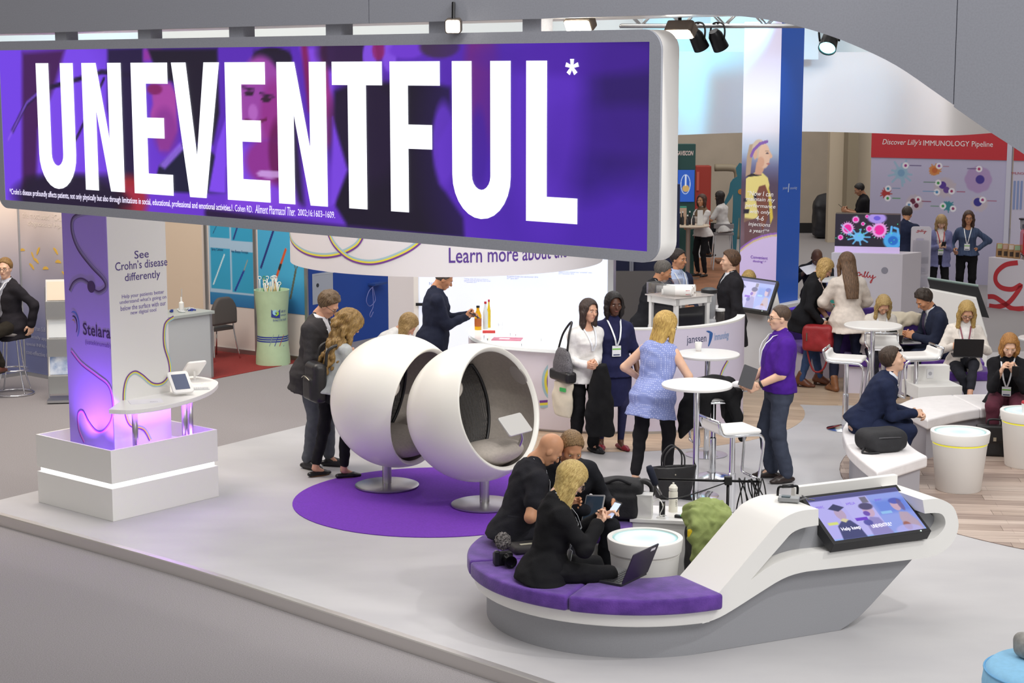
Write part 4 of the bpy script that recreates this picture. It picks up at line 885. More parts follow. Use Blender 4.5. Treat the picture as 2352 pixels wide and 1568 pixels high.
NET = mesh_net()
def pod(label, post, ctr, nrm, cushion=True):
	o = thing('egg_pod', label, 'pod chair', (post.x, post.y, 0), 0, 'egg pods on the purple rug')
	MB().lathe([(0, .008), (.30, .008), (.312, .016), (.312, .026), (.29, .034), (.06, .046), (0, .046)], 48).build('base_disc', STEEL, o, angle=30)
	MB().lathe([(0, .04), (.045, .04), (.045, ctr.z - .55), (0, ctr.z - .55)], 24).build('post', STEEL, o, angle=30)
	c = ctr - Vector((post.x, post.y, 0)); z = nrm.normalized(); x = Vector((0, 0, 1)).cross(z).normalized(); y = z.cross(x); M = Matrix((x, y, z)).transposed().to_4x4(); M.translation = c   # local y up-ish, z out of the opening
	Rr, t, a_rim = .645, .05, R(64)
	po = [(Rr * math.sin(a), -Rr * math.cos(a) * 1.0) for a in np.linspace(0, math.pi - a_rim, 30)]; pi_ = [((Rr - t) * math.sin(a), -(Rr - t) * math.cos(a)) for a in np.linspace(math.pi - a_rim, 0, 26)]
	e = po[-1]; f = pi_[0]; mid = ((e[0] + f[0]) / 2 + .006, (e[1] + f[1]) / 2 + .022)
	MB().lathe(po + [(e[0] - .008, e[1] + .014), mid, (f[0] + .004, f[1] + .010), f], 72).build('shell', POD, o, True, matrix=M)
	MB().lathe(pi_[0:], 64).build('lining', LINING, o, True, matrix=M)
	# padded seat, net back with a dark frame, round speaker, tablet on an arm
	S = SDF(); S.ell((0, -.40, -.02), (.40, .14, .38), .03); S.cut(lambda x, y, z: np.sqrt(x * x + y * y + z * z) - (Rr - t - .012)); soft_obj('seat_pad', S.mesh(.02), LINING, o, matrix=M)
	W_, H_ = 24, 24; V, Fs = [], []
	for j in range(H_ + 1):
		for i in range(W_ + 1):
			a = R(-58 + 116 * i / W_); q = -.34 + .78 * j / H_; k = math.sqrt(max(.02, 1 - ((q - .05) / .52) ** 2)); rr = .50; V.append((rr * math.sin(a) * k, q, -rr * math.cos(a) * .72 + .06 * (q - .05)))
	for j in range(H_):
		for i in range(W_): Fs.append((j * (W_ + 1) + i, j * (W_ + 1) + i + 1, (j + 1) * (W_ + 1) + i + 1, (j + 1) * (W_ + 1) + i))
	nb = mesh_obj('net_back', V, Fs, NET, o, True, matrix=M)
	ring = [V[i] for i in range(W_ + 1)] + [V[j * (W_ + 1) + W_] for j in range(1, H_ + 1)] + [V[H_ * (W_ + 1) + i] for i in range(W_ - 1, -1, -1)] + [V[j * (W_ + 1)] for j in range(H_ - 1, 0, -1)]
	MB().tube(ring, .016, 8, closed=True).build('net_frame', BLACKP, nb, True)
	for sx in (-1, 1):
		d = Vector((sx * .80, .42, .30)).normalized(); cc = d * (Rr - t - .004); MM = M @ Matrix.Translation(cc) @ (-d).to_track_quat('Z', 'Y').to_matrix().to_4x4()
		MB().lathe([(0, .008), (.105, .008), (.115, 0)], 28).build('speaker_disc', mat('speaker_cloth', 'c6c0ba', .9), o, matrix=MM)
	MB().tube(spline([(.10, -.50, .20), (.12, -.40, .30), (.10, -.30, .40), (.02, -.20, .44)], 6), .018, 10).build('tablet_arm', STEEL, o, True, matrix=M)
	TM = M @ Matrix.Translation((0, -.17, .43)) @ Matrix.Rotation(R(-30), 4, 'X'); tb = MB().prism(rrect(-.17, -.105, .17, .105, .02), -.008, .008).build('tablet', mat('tablet_back', 'd4d2cf', .35, .3), o, bevel=.003, matrix=TM)
	MB().prism(rrect(-.155, -.09, .155, .09, .006), -.011, -.0085).build('tablet_screen', mat('screen_off', '14161c', .15), tb)
	MB().prism([(-.30, -.16), (.30, -.16), (.30, -.13), (-.30, -.13)], .0, .02).build('net_strap', BLACKP, nb, matrix=Matrix.Translation((0, .06, -.40)))
	return o
np1 = Vector((.79, -.61, .26)); p1_, p2_ = G(1113, 1162), G(889, 1118)
pod('white egg pod nearer the sitting group, opening to the right', p1_, Vector((-.335, 15.88, .865)), np1)
pod('white egg pod behind the other, next to the curly-haired woman', p2_, Vector((-1.11, 16.52, .855)), Vector((.87, -.48, -.12)))

# ------------------------------------------------------------------ curved lounge bench that sweeps up into a touch-screen console
BC = Vector((.87, 12.58, 0)); bd = Vector((.903, .43, 0)).normalized(); bn = Vector((bd.y, -bd.x, 0))
be = thing('lounge_bench', 'white and grey curved bench with purple cushions sweeping up into a console', 'bench', BC)
def ring_prism(r0, r1, a0, a1, z0, z1, n=40): return MB().prism(arc(0, 0, r1, a0, a1, n) + arc(0, 0, r0, a1, a0, n), z0, z1)
A_T = math.degrees(math.atan2(bn.y, bn.x)) % 360          # where the straight front leaves the circle
ring_prism(.72, 1.06, 84, A_T, 0, .26, 48).build('grey_base', GREYP, be, angle=40)
ring_prism(.64, 1.15, 84, A_T, .25, .345, 48).build('white_band', WHITE_M, be, angle=40, bevel=.006)
for a0, a1 in ((84, 137.6), (138.2, 191.7), (192.3, 245.6), (246.2, 299)):
	c = ring_prism(.66, 1.205, a0, a1, .345, .458, 22).build('cushion', PURPLE, be, bevel=.022, seg=3); c.data.polygons.foreach_set('use_smooth', [True] * len(c.data.polygons))
def KW(dist): q = BC + bn * dist; return Wall((q.x, q.y), bd)
def console(parent, base, dist, pts, depth, m, name, off=0.0, **kw):
	W2 = KW(dist); P = [W2.sz(u, v) if v is not None else u for u, v in pts]; M = W2.matrix(); M.translation -= base
	return MB().prism(P, -depth, 0).build(name, m, parent, matrix=M, **kw)
low = [(1617, 1431), (1654, 1417), (1695, 1393), (1745, 1361), (1796, 1330), (1839, 1315), (1897, 1307), (2082, 1286), (2149, 1274), (2183, 1252), (2199, 1222), (2201, 1195), (2190, 1164), (2166, 1148), (2145, 1145), (2119, 1148)]
inn = [(2124, 1179), (2157, 1178), (2170, 1190), (2169, 1211), (2146, 1235), (2104, 1242), (1883, 1268), (1836, 1274), (1775, 1296), (1725, 1331)]
upr = [(1760, 1290), (1796, 1249), (1819, 1224), (1845, 1212), (1880, 1206), (1880, 1169), (1850, 1171), (1826, 1177), (1802, 1189), (1779, 1209), (1700, 1303), (1645, 1368), (1628, 1385)]
low = spline(low, 3); inn = spline(inn[:6], 3) + spline(inn[6:], 3); upr = spline(upr[:5], 3) + spline(upr[5:], 3) + [((-.05, .345), None), ((-.06, .249), None)]
console(be, BC, 1.148, low + inn + upr, .50, WHITE_M, 'swoosh_ribbon', angle=32)
console(be, BC, 1.02, [(1725, 1333), (1796, 1246), (1839, 1208), (1890, 1200), (2130, 1175), (2165, 1200), (2150, 1240), (1883, 1272), (1775, 1300)], .30, GREYP, 'grey_infill')
W3 = KW(1.058); P3 = [W3.sz(u, v) for u, v in ((1480, 1517), (1700, 1482), (1930, 1443), (1950, 1434), (1972, 1418), (2000, 1390), (2104, 1275), (2104, 1262), (1897, 1290), (1839, 1296), (1745, 1340), (1654, 1398), (1560, 1420), (1480, 1425))]; P3 = [(s, max(0, z)) for s, z in P3]; P3[0] = (-.02, 0); P3[-1] = (-.02, .26); P3[1] = (P3[1][0], 0); P3[2] = (P3[2][0], 0)
M3 = W3.matrix(); M3.translation -= BC; MB().prism(P3, -.36, 0).build('grey_panel', GREYP, be, matrix=M3, bevel=.003)
W4 = KW(.66); a = W4.sz(1826, 1119); b = W4.sz(2062, 1099); M4 = W4.matrix(); M4.translation -= BC
MB().prism([(a[0], a[1] - .35), (b[0], a[1] - .35), (b[0], a[1]), (a[0], a[1])], -.05, 0).build('back_upstand', WHITE_M, be, matrix=M4, bevel=.004)
# tilted touch screen
Wb = KW(1.22); Wt = KW(.80); bl = Wb.uv(1915, 1250); br = Wb.uv(2140, 1212); tl_ = Wt.uv(1852, 1138);
mw = (br - bl).length; upv = (tl_ - bl); upv -= bd * upv.dot(bd); mh = upv.length; upv.normalize(); mn = bd.cross(upv)
print('MON', mw, mh)
def touch_screen(label, origin, xd, yd, w, h, painter, group=None, flip=False, texts=()):
	n = xd.cross(yd); c = origin + xd * w / 2 + yd * h / 2 - n * .09; o = thing('touch_screen', label, 'screen', c, 0, group); M = Matrix((xd, yd, n)).transposed().to_4x4(); M.translation = origin - c
	MB().prism([(0, 0), (w, 0), (w, h), (0, h)], -.085, 0).build('housing', BLACKP, o, matrix=M, bevel=.004)
	f = .028; painted('display', w - 2 * f, h - 2 * f, 150, 90, painter, attr_mat('screen_picture', .25, .95), o, M @ Matrix.Translation((f, f, .0015)))
	for s, x, y, ww, hh, mm in texts: text('screen_text', s, mm, o, M @ Matrix.Translation((f + x * (w - 2 * f), f + y * (h - 2 * f), .003)), w=ww * (w - 2 * f), h=hh * (h - 2 * f))
	MB().sphere((w - .09, .012, .002), .006, 8, 6).build('power_light', mat('led_dot', 'cfeee0', .5, emit=1), o, matrix=M)
	return o
def ui_picture(u, v):
	A = 1.7; c = Canvas(u, v, A, '9c96e6'); c.rect(0, .90, A, 1, '4a4a86', .01); c.rect(.0, 0, .56, .9, 'b4aef0', .01); c.rect(.56, 0, 1.06, .9, 'b9b4f2', .01); c.rect(1.06, 0, A, .9, '8f9fe8', .01)
	c.rect(1.1, .45, A, .75, '5f7fdc', .1, .8); c.rect(0, 0, A, .03, '8fb4f0', .01)
	# three portraits, softly drawn
	c.poly([(.16, .0), (.22, .30), (.36, .42), (.50, .40), (.58, .25), (.60, .0)], '3a3f74', .02); c.ell(.40, .56, .085, .13, 'b8a0c0', .12); c.poly([(.25, .70), (.40, .80), (.55, .70), (.40, .62)], '2f3260', .01); c.poly([(.32, .42), (.40, .36), (.48, .42), (.40, .46)], 'd8cfa0', .02)
	c.poly([(.72, .0), (.74, .3), (.88, .42), (1.02, .38), (1.1, .0)], '8f86c4', .03); c.ell(.92, .55, .09, .13, 'c8a8c4', .12); c.ell(.93, .66, .11, .07, '4a4470', .3); c.ell(.86, .50, .05, .05, '6a4ab0', .3); c.ell(.78, .30, .07, .06, '4a4aa0', .3, .9)
	c.poly([(1.36, .0), (1.38, .3), (1.44, .45), (1.58, .42), (1.66, .2), (1.66, .0)], 'b6a0b4', .03); c.ell(1.46, .60, .075, .12, 'c9a6bc', .12); c.ell(1.50, .70, .10, .06, '4c58b8', .3); c.ell(1.56, .60, .04, .12, '6a5a90', .3, .8); c.ell(1.42, .12, .06, .08, '9a5a4a', .4, .9)
	c.rect(.08, .34, .26, .40, 'd6de7a', .01); c.rect(.60, .36, .82, .43, '6a35c8', .01); c.rect(1.12, .44, 1.32, .50, '8fc0f0', .01)
	c.ell(1.40, .02, .22, .12, 'b4b0f0', .2, .8); c.rect(.92, .74, 1.04, .88, '6f6a80', .02); return c.c
UIW = mat('ui_white', 'f2f0ff', .5, emit=.9); UIP = mat('ui_purple', '5a2fb0', .5, emit=.5)
ts = touch_screen('tilted touch screen on the swooping console in front', bl, bd, upv, mw, mh, ui_picture, 'touch screens on the consoles', texts=[('MARC', .04, .73, .08, .055, UIP), ('AMELIA', .36, .73, .10, .055, UIP), ('JENNY', .68, .73, .08, .055, UIP), ('Help keep', .14, .16, .20, .10, UIW), ('UNEVENTFUL*', .46, .16, .22, .08, UIW)])
# ------------------------------------------------------------------ round tables with a lit top
def glow_disc():
	m = bpy.data.materials.new('lit_top'); m.use_nodes = True; nt = m.node_tree; b = nt.nodes['Principled BSDF']; tc = nt.nodes.new('ShaderNodeTexCoord'); ln = nt.nodes.new('ShaderNodeVectorMath'); ln.operation = 'LENGTH'
	mp = nt.nodes.new('ShaderNodeMapping'); mp.inputs['Scale'].default_value = (1, 1, 0); nt.links.new(tc.outputs['Object'], mp.inputs[0]); nt.links.new(mp.outputs[0], ln.inputs[0]); ml = nt.nodes.new('ShaderNodeMath'); ml.operation = 'MULTIPLY'; ml.inputs[1].default_value = 1 / .245; nt.links.new(ln.outputs['Value'], ml.inputs[0])
	r = nt.nodes.new('ShaderNodeValToRGB'); cr = r.color_ramp; cr.elements[0].color = (*lin('d4eef4'), 1); cr.elements[0].position = .1; cr.elements[1].color = (*lin('f4fcff'), 1); cr.elements[1].position = .6
	e = cr.elements.new(.90); e.color = (*lin('dff4f6'), 1); e = cr.elements.new(.965); e.color = (*lin('8fcac8'), 1)
	nt.links.new(ml.outputs[0], r.inputs[0]); b.inputs['Base Color'].default_value = (.05, .05, .05, 1); nt.links.new(r.outputs[0], b.inputs['Emission Color']); b.inputs['Emission Strength'].default_value = 1.0; b.inputs['Roughness'].default_value = .2; MATS['lit_top'] = m; return m
glow_disc()
def glow_table(label, x, y, rim='e9e7e4'):
	o = thing('lit_drum_table', label, 'side table', (x, y, 0), 0, 'drum tables with glowing tops')
	MB().lathe([(0, .0), (.205, .0), (.215, .012), (.258, .445), (.262, .46), (0, .46)], 56).build('drum', WHITE_M, o, angle=35)
	MB().lathe([(.252, .46), (.252, .475), (0, .475)], 48).build('groove', mat('groove_' + rim, rim, .5, emit=.5 if rim != 'e9e7e4' else 0), o)
	MB().lathe([(0, .475), (.262, .475), (.272, .482), (.283, .572), (.280, .580), (.246, .580), (.244, .566), (0, .566)], 56).build('rim', WHITE_M, o, angle=35)
	MB().lathe([(.243, .570), (0, .570)], 48).build('lit_top', MATS['lit_top'], o)
	return o
glow_table('drum table with a glowing pale blue top inside the purple bench', .99, 12.56)
gt2 = G(2205, 1120); glow_table('yellow-grooved drum table in front of the white bench, glowing top', 4.32, 16.42, 'e6df3a')
glow_table('yellow-grooved drum table cut by the picture edge, red-lidded cup on it', 5.28, 17.45, 'e6df3a')
# ------------------------------------------------------------------ high round tables and chrome bar stools
def high_table(label, x, y, z=1.085, r=.335):
	o = thing('high_table', label, 'table', (x, y, 0), 0, 'white high tables')
	MB().lathe([(0, z - .03), (r - .006, z - .03), (r, z - .022), (r, z - .006), (r - .006, z), (0, z)], 56).build('table_top', WHITE, o, angle=40)
	MB().lathe([(0, .02), (.03, .02), (.03, z - .04), (.08, z - .031), (0, z - .031)], 20).build('pole', CHROME, o, angle=40)
	MB().lathe([(0, 0), (.22, 0), (.225, .006), (.05, .03), (0, .03)], 40).build('foot_disc', CHROME, o, angle=40); return o
high_table('white high table nearest the purple-shirted man, chrome pole', 1.75, 16.18)
high_table('white high table with a paper coffee cup, before the bar counter', 2.05, 17.97)
high_table('white high table among stools behind the man in navy suit', 4.21, 20.06)
def bar_stool(label, x, y, rot, z=.80):
	o = thing('bar_stool', label, 'stool', (x, y, 0), R(rot), 'white seated chrome bar stools')
	S = SDF(); S.box((0, .01, z + .012), (.185, .19, .022), .018, .01).box((0, -.205, z + .055), (.18, .022, .05), .018, .05); soft_obj('seat', S.mesh(.011), WHITE, o)
	for sx in (-1, 1): MB().tube(spline([(sx * .192, -.235, z + .12), (sx * .192, -.215, z + .05), (sx * .192, -.16, z - .005), (sx * .192, .10, z - .012), (sx * .192, .19, z - .03), (sx * .185, .215, z - .12), (sx * .165, .19, z - .40), (sx * .14, .20, z - .44)], 6), .0135, 8).build('side_tube', CHROME, o, True)
	MB().tube([(-.142, .20, z - .44), (.142, .20, z - .44)], .0135, 8).build('footrest', CHROME, o, True); MB().tube([(-.192, -.235, z + .12), (.192, -.235, z + .12)], .0135, 8).build('back_rail', CHROME, o, True)
	MB().box((0, 0, z - .022), (.30, .26, .018)).build('seat_plate', CHROME, o)
	MB().lathe([(0, .03), (.035, .03), (.035, .40), (.026, .41), (.026, z - .03), (0, z - .03)], 18).build('post', CHROME, o, angle=40); MB().lathe([(0, 0), (.20, 0), (.205, .008), (.06, .045), (0, .045)], 36).build('foot_disc', CHROME, o, angle=40); return o
p = G(1683, 983, .82); bar_stool('white bar stool nearest the purple bench group, empty seat', p.x, p.y, -70)
p = G(1650, 955, .82); bar_stool('bar stool with a black coat thrown over it', 2.0, 16.95, 100)
p = G(1945, 825, .80); bar_stool('white bar stool standing alone left of the navy-suited seated man', p.x, p.y, -110)
p = G(2030, 795, .80); bar_stool('white bar stool seen from behind below the round table edge', p.x, p.y, 175)
p = G(2100, 822, .80); bar_stool('white bar stool turned sideways right of the seated man’s head', p.x + .05, p.y + .1, 100)
# ------------------------------------------------------------------ white lounge benches around the drum table
CUSH = mat('white_leather', 'ece9ea', .5, noise=.04, nscale=10, bump=.12, bscale=40); LILACW = mat('lilac_white_panel', 'd9d4e4', .5)
def white_bench(label, outer, inner, base_in, cuts):
	P = [Vector((x, y, 0)) for x, y in outer + inner[::-1]]; c = sum(P, Vector()) / len(P); o = thing('white_bench', label, 'bench', c, 0, 'white curved benches of the lounge')
	so, si = spline(outer, 6), spline(inner, 6); n = len(so) - 1; ri = [si[round(i * (len(si) - 1) / n)] for i in range(n + 1)]
	def poly(i0, i1, t):
		A = [(Vector(so[i]).lerp(Vector(ri[i]), t)) for i in range(i0, i1 + 1)]; B = [(Vector(ri[i]).lerp(Vector(so[i]), t)) for i in range(i0, i1 + 1)]; return [(p.x - c.x, p.y - c.y) for p in A] + [(p.x - c.x, p.y - c.y) for p in B[::-1]]
	MB().prism(poly(base_in, n - base_in, .12), 0, .345).build('grey_base', mat('bench_grey', 'a9a8b0', .6), o)
	k = [0] + [round(n * q) for q in cuts] + [n]
	for i0, i1 in zip(k[:-1], k[1:]): MB().prism(poly(i0, i1, 0), .345, .455).build('cushion', CUSH, o, bevel=.02, seg=3)
	return o, c
wb1, wc1 = white_bench('white curved bench the man in navy suit sits on', [(3.62, 18.0), (3.34, 17.2), (3.22, 16.4), (3.22, 15.8), (3.27, 15.21)], [(4.15, 17.75), (3.95, 17.0), (3.84, 16.5), (3.84, 16.15), (3.88, 15.87)], 1, (.5,))
wb2, wc2 = white_bench('white curved bench between the lounge tables, no one on its near end', [(4.16, 18.42), (4.5, 18.85), (5.1, 19.02), (5.75, 19.0)], [(4.28, 17.57), (4.7, 17.98), (5.15, 18.25), (5.75, 18.35)], 1, (.55,))
def outlet(parent, M, name='power_outlet'):
	b = MB().prism(rrect(-.04, -.055, .04, .055, .006), 0, .01).build(name, mat('socket_white', 'e8e8ea', .4), parent, matrix=M)
	MB().prism(arc(0, .0, .022, 0, 360, 16)[:-1], .01, .012).build('socket_face', mat('socket_grey', 'b4b4bc', .5), b); return b
pe = Vector((3.60, 15.72, 0)); dd = Vector((.61, .66, 0)).normalized(); nn = Vector((dd.y, -dd.x, 0)); MM = Matrix((dd, Vector((0, 0, 1)), nn)).transposed().to_4x4(); MM.translation = pe - wc1 + nn * -.02 + dd * .1 + Vector((0, 0, .22)); outlet(wb1, MM)
# power box between the benches
q = G(2150, 905); pb = thing('power_box', 'stepped white power box with a socket beside the crossed-leg woman', 'power box', (4.80, 19.6, 0), R(8))
MB().box((0, 0, .17), (.34, .40, .34)).build('foot', LILACW, pb, bevel=.003); MB().box((0, -.02, .41), (.52, .52, .15)).build('body', WHITE_M, pb, bevel=.004); MB().box((.03, .17, .56), (.46, .14, .19)).build('upstand', WHITE_M, pb, bevel=.004)
outlet(pb, Matrix.Translation((.02, .098, .57)) @ Matrix.Rotation(R(90), 4, 'X'))
# ------------------------------------------------------------------ information counter: hanging drum sign, backlit wall, curved worktop
dc = Vector((-.72, 19.15, 0)); DR = 1.72; ds = thing('hanging_drum_sign', 'white hanging drum sign with rope print reading Learn more about', 'sign', (dc.x, dc.y, 1.95)); ZT = 1.2
MB().lathe([(DR - .02, 0), (DR, 0), (DR, ZT), (DR - .02, ZT), (DR - .02, 0)], 96).build('drum', mat('drum_white', 'ece8ec', .5), ds, angle=40)
def cyl(c, r): return lambda x, y, z: ((r + z) * math.sin(x / r), -(r + z) * math.cos(x / r), y)     # x along the surface from the camera side
DB = cyl(dc, DR)
def on_drum(u, v, c=dc, r=DR, z0=1.95):
	rr = Vector(ray(u, v)); ox, oy = -c.x, -c.y; A = rr.x ** 2 + rr.y ** 2; B = 2 * (rr.x * ox + rr.y * oy); C_ = ox * ox + oy * oy - r * r; t = (-B - math.sqrt(max(0, B * B - 4 * A * C_))) / (2 * A); x, y = rr.x * t - c.x, rr.y * t - c.y
	return (r * math.atan2(x, -y), CAM_H + rr.z * t - z0)
rope(ds, [on_drum(u, v) for u, v in ((655, 530), (670, 552), (700, 578), (740, 587), (780, 582), (815, 565), (830, 545), (834, 525))], .055, ROPEM[::-1], None, .003, DB, flip=-1)
rope(ds, [on_drum(u, v) for u, v in ((754, 530), (768, 560), (800, 590), (840, 602), (880, 598), (930, 578), (962, 556), (985, 530))], .055, ROPEM[::-1], None, .0045, DB, flip=-1)
a = on_drum(1031, 604); b = on_drum(1264, 600); text('lettering', 'Learn more about the', mat('ink_violet', '5c3a96', .5), ds, None, w=(b[0] - a[0]) * 1.22, h=.155, bend=lambda x, y, z: DB(x + a[0], y + a[1], z), offset=.008)
MB().box((.1, DR + .14, .95), (.5, .46, .06)).build('support_arm', ALU, ds)
BLIT = mat('backlit_wall', 'c9cedd', .5, emit=.62, ecol='e6ecfc')
w0 = D(962, 700, 21.6); w1 = D(1396, 700, 21.0); bw_ = Wall((w0.x, w0.y), (w1.x - w0.x, w1.y - w0.y)); bl_ = (w1 - w0).xy.length
bk = thing('backlit_wall', 'glowing white timeline wall behind the information counter', 'display wall', (w0.x, w0.y, 0)); BM = bw_.matrix(); BM.translation = Vector()
MB().prism([(0, .02), (bl_, .02), (bl_, 3.0), (0, 3.0)], -.10, 0).build('light_panel', BLIT, bk, matrix=BM)
MB().prism([(bl_, 0), (bl_ + .07, 0), (bl_ + .07, 3.0), (bl_, 3.0)], -.14, .02).build('end_post', ALU, bk, matrix=BM); MB().prism([(-.06, 0), (0, 0), (0, 3.0), (-.06, 3.0)], -.14, .02).build('end_post', WHITE_M, bk, matrix=BM)
TI = mat('ink_faint', '9aa2d2', .6)
for u, v, ww, s in ((986, 645, .16, 'NAMES'), (1066, 640, .34, 'Trialling study with severe arthritis in\npatients living the things they value active\n1ˢᵗ September 2017'), (1164, 632, .40, 'At severe Crohn Journals Founder 2016\n22ⁿᵈ June 2017'), (1283, 620, .42, 'Severe Crohn’s disease lives “unwanted” video\n22ⁿᵈ November 2016')):
	s0, z0 = bw_.sz(u, v); text('wall_text', s, TI, bk, BM @ Matrix.Translation((s0, z0 - .05, .002)), w=ww)
MB().box((0, 0, 0), (.2, .03, .035)).build('dark_clip', BLACKP, bk, matrix=Matrix.Translation(bw_.uv(975, 698, .03) - Vector((w0.x, w0.y, 0))))
# white side panel left of the glowing wall
pa = D(892, 700, 22.3); pb2 = D(958, 700, 21.75); sw_ = Wall((pa.x, pa.y), (pb2.x - pa.x, pb2.y - pa.y)); M_ = sw_.matrix(); s_ = MB().prism([(0, HZ), ((pb2 - pa).xy.length, HZ), ((pb2 - pa).xy.length, 2.6), (0, 2.6)], -.05, 0).build('side_panel_wall', mat('panel_white2', 'dedce2', .6), None, matrix=M_); s_.name = 'partition_panel'; tag(s_, 'plain white partition panel between the blue booth and glowing wall', 'partition')
# worktop with body
CZ = .95; po_ = [G(u, v, CZ) for u, v in spline([(1096, 738), (1076, 757), (1085, 774), (1130, 790), (1190, 797), (1260, 802), (1330, 805), (1420, 806)], 5)]; pin = [G(1440, 770, CZ), G(1380, 757, CZ), G(1250, 750, CZ), G(1150, 738, CZ)]
ic = thing('information_counter', 'white curved information counter with lit glass top and rope print', 'counter', (.3, 19.9, 0)); o2 = Vector((.3, 19.9, 0))
MB().prism([((p - o2).x, (p - o2).y) for p in po_ + pin], CZ - .04, CZ).build('worktop', mat('counter_top', 'f0f6f6', .15, emit=.25), ic, bevel=.003)
cf = [p + Vector((0, .06, 0)) for p in po_]; MB().prism([((p - o2).x, (p - o2).y) for p in cf + pin], 0.03, CZ - .05).build('counter_body', mat('counter_body', 'e6e0ea', .5), ic, angle=30)
MB().prism([((p - o2).x, (p - o2).y + .03) for p in cf + pin], 0, .03).build('kick_strip', ALU, ic)
for u, v in ((1112, 776), (1120, 783), (1198, 795), (1172, 771), (1185, 773), (1243, 783)): p = G(u, v, CZ); MB().lathe([(0, 0), (.008, 0), (.008, .03), (0, .03)], 8).build('glass_clip', CHROME, ic, matrix=Matrix.Translation(p - o2))
# bar counter
bc = Vector((1.42, 20.35, 0)); BR = 1.32; ba = thing('bar_counter', 'white round bar counter with blue company lettering and rope print', 'counter', bc)
a0b, a1b = 260, 352; BB = lambda x, y, z: ((BR + z) * math.sin(x / BR), -(BR + z) * math.cos(x / BR), y)
MB().prism(arc(0, 0, BR, a0b, a1b, 44) + arc(0, 0, BR - .05, a1b, a0b, 44), .03, 1.17).build('front_shell', mat('bar_lilac', 'ddd6ea', .5), ba, angle=30)
MB().prism(arc(0, 0, BR + .002, a0b, a1b, 44) + arc(0, 0, BR - .09, a1b, a0b, 44), 1.17, 1.19).build('rim_cap', WHITE_M, ba)
MB().prism(arc(0, 0, BR - .05, a0b, a1b, 30) + arc(0, 0, BR - .55, a1b, a0b, 30), .86, .90).build('inner_worktop', mat('bar_top_dark', '3a3a40', .4), ba)
MB().prism(arc(0, 0, BR + .01, a0b, a1b, 44) + arc(0, 0, BR - .05, a1b, a0b, 44), 0, .03).build('kick_strip', ALU, ba)
ob = lambda u, v: on_drum(u, v, bc, BR, 0)
a = ob(1577, 790); b = ob(1622, 785); text('brand_lettering', 'janssen', mat('ink_slate', '3a4468', .5), ba, None, w=b[0] - a[0], h=.11, bend=lambda x, y, z: BB(x + a[0], y + a[1] - .02, z))
a2_ = ob(1641, 783); b2_ = ob(1674, 775); text('brand_lettering', 'Immunology', mat('ink_sky', '6f9ccc', .5), ba, None, w=b2_[0] - a2_[0], h=.11, bend=lambda x, y, z: BB(x + a2_[0], y + a2_[1] - .02, z))
IB = mat('ink_jblue', '2f62a8', .5); V = []
for i in range(13):
	t = i / 12; q = ob(1627 + 6 * math.sin(t * 1.6) , 795 - 30 * t); w = .008 + .028 * t * (1 - .3 * t); V += [BB(q[0] - w, q[1], .003), BB(q[0] + w, q[1], .003)]
mesh_obj('brand_mark', V, [(2 * i, 2 * i + 1, 2 * i + 3, 2 * i + 2) for i in range(12)], IB, ba)
V = []
for i in range(9):
	t = i / 8; q = ob(1622 + 14 * t, 760 + 4 * t); w = .012 * math.sin(math.pi * (t * .9 + .05)); V += [BB(q[0], q[1] - w, .003), BB(q[0], q[1] + w, .003)]
mesh_obj('brand_mark', V, [(2 * i, 2 * i + 1, 2 * i + 3, 2 * i + 2) for i in range(8)], IB, ba)
rope(ba, [ob(u, v) for u, v in ((1672, 828), (1660, 850), (1648, 885), (1634, 920), (1615, 948), (1590, 962), (1560, 965))], .05, ROPEM, None, .003, BB)
ii = Vector((.3, 19.9, 0))
# rope print on the information counter, near the white-bloused woman
cw = Wall((po_[24].x, po_[24].y + .055), (po_[32].x - po_[24].x, po_[32].y - po_[24].y)); CM = cw.matrix(); CM.translation -= o2
for pts in (((1292, 832), (1272, 836), (1256, 858), (1254, 885), (1264, 908), (1288, 915)), ((1240, 928), (1262, 926), (1290, 920))): rope(ic, [cw.sz(u, v) for u, v in pts], .085, ROPEM[::-1], CM, .004, flip=1)
# glass display cabinet with cups on the bar
gp = D(1560, 740, 19.62); gx = Vector((.62, .785, 0)).normalized();
gc = thing('bar_display_case', 'white framed glass-topped case on the bar with paper cups', 'display case', (1.86, 19.55, .90), math.atan2(.60, .80)); gc.scale = (1, 1, 1.28); cw_, cd_, ch_ = .50, .42, .42
CORN = [(-.0, 0)]
def case_part(name, c, s, m): return MB().box(c, s).build(name, m, gc, bevel=.002)
for x in (0, .48):
	for y in (0, .42): case_part('post', (x + .02, y + .02, .19), (.045, .045, .38), WHITE_M)
case_part('top_frame', (.26, .02, .40), (.56, .06, .06), WHITE_M); case_part('top_frame', (.02, .23, .40), (.06, .48, .06), WHITE_M); case_part('top_frame', (.26, .44, .40), (.56, .06, .06), WHITE_M); case_part('top_frame', (.50, .23, .40), (.06, .48, .06), WHITE_M)
case_part('dark_pane', (.26, .035, .19), (.44, .01, .30), mat('smoked_glass', '26262a', .1)); case_part('dark_pane', (.035, .23, .19), (.01, .36, .30), MATS['smoked_glass'])
case_part('glass_top', (.26, .23, .435), (.60, .52, .01), mat('glass_top', 'cfc8c4', .1)); case_part('glass_fence', (.26, .48, .50), (.56, .006, .10), GLASS); case_part('glass_fence', (-.03, .23, .50), (.006, .48, .10), GLASS)
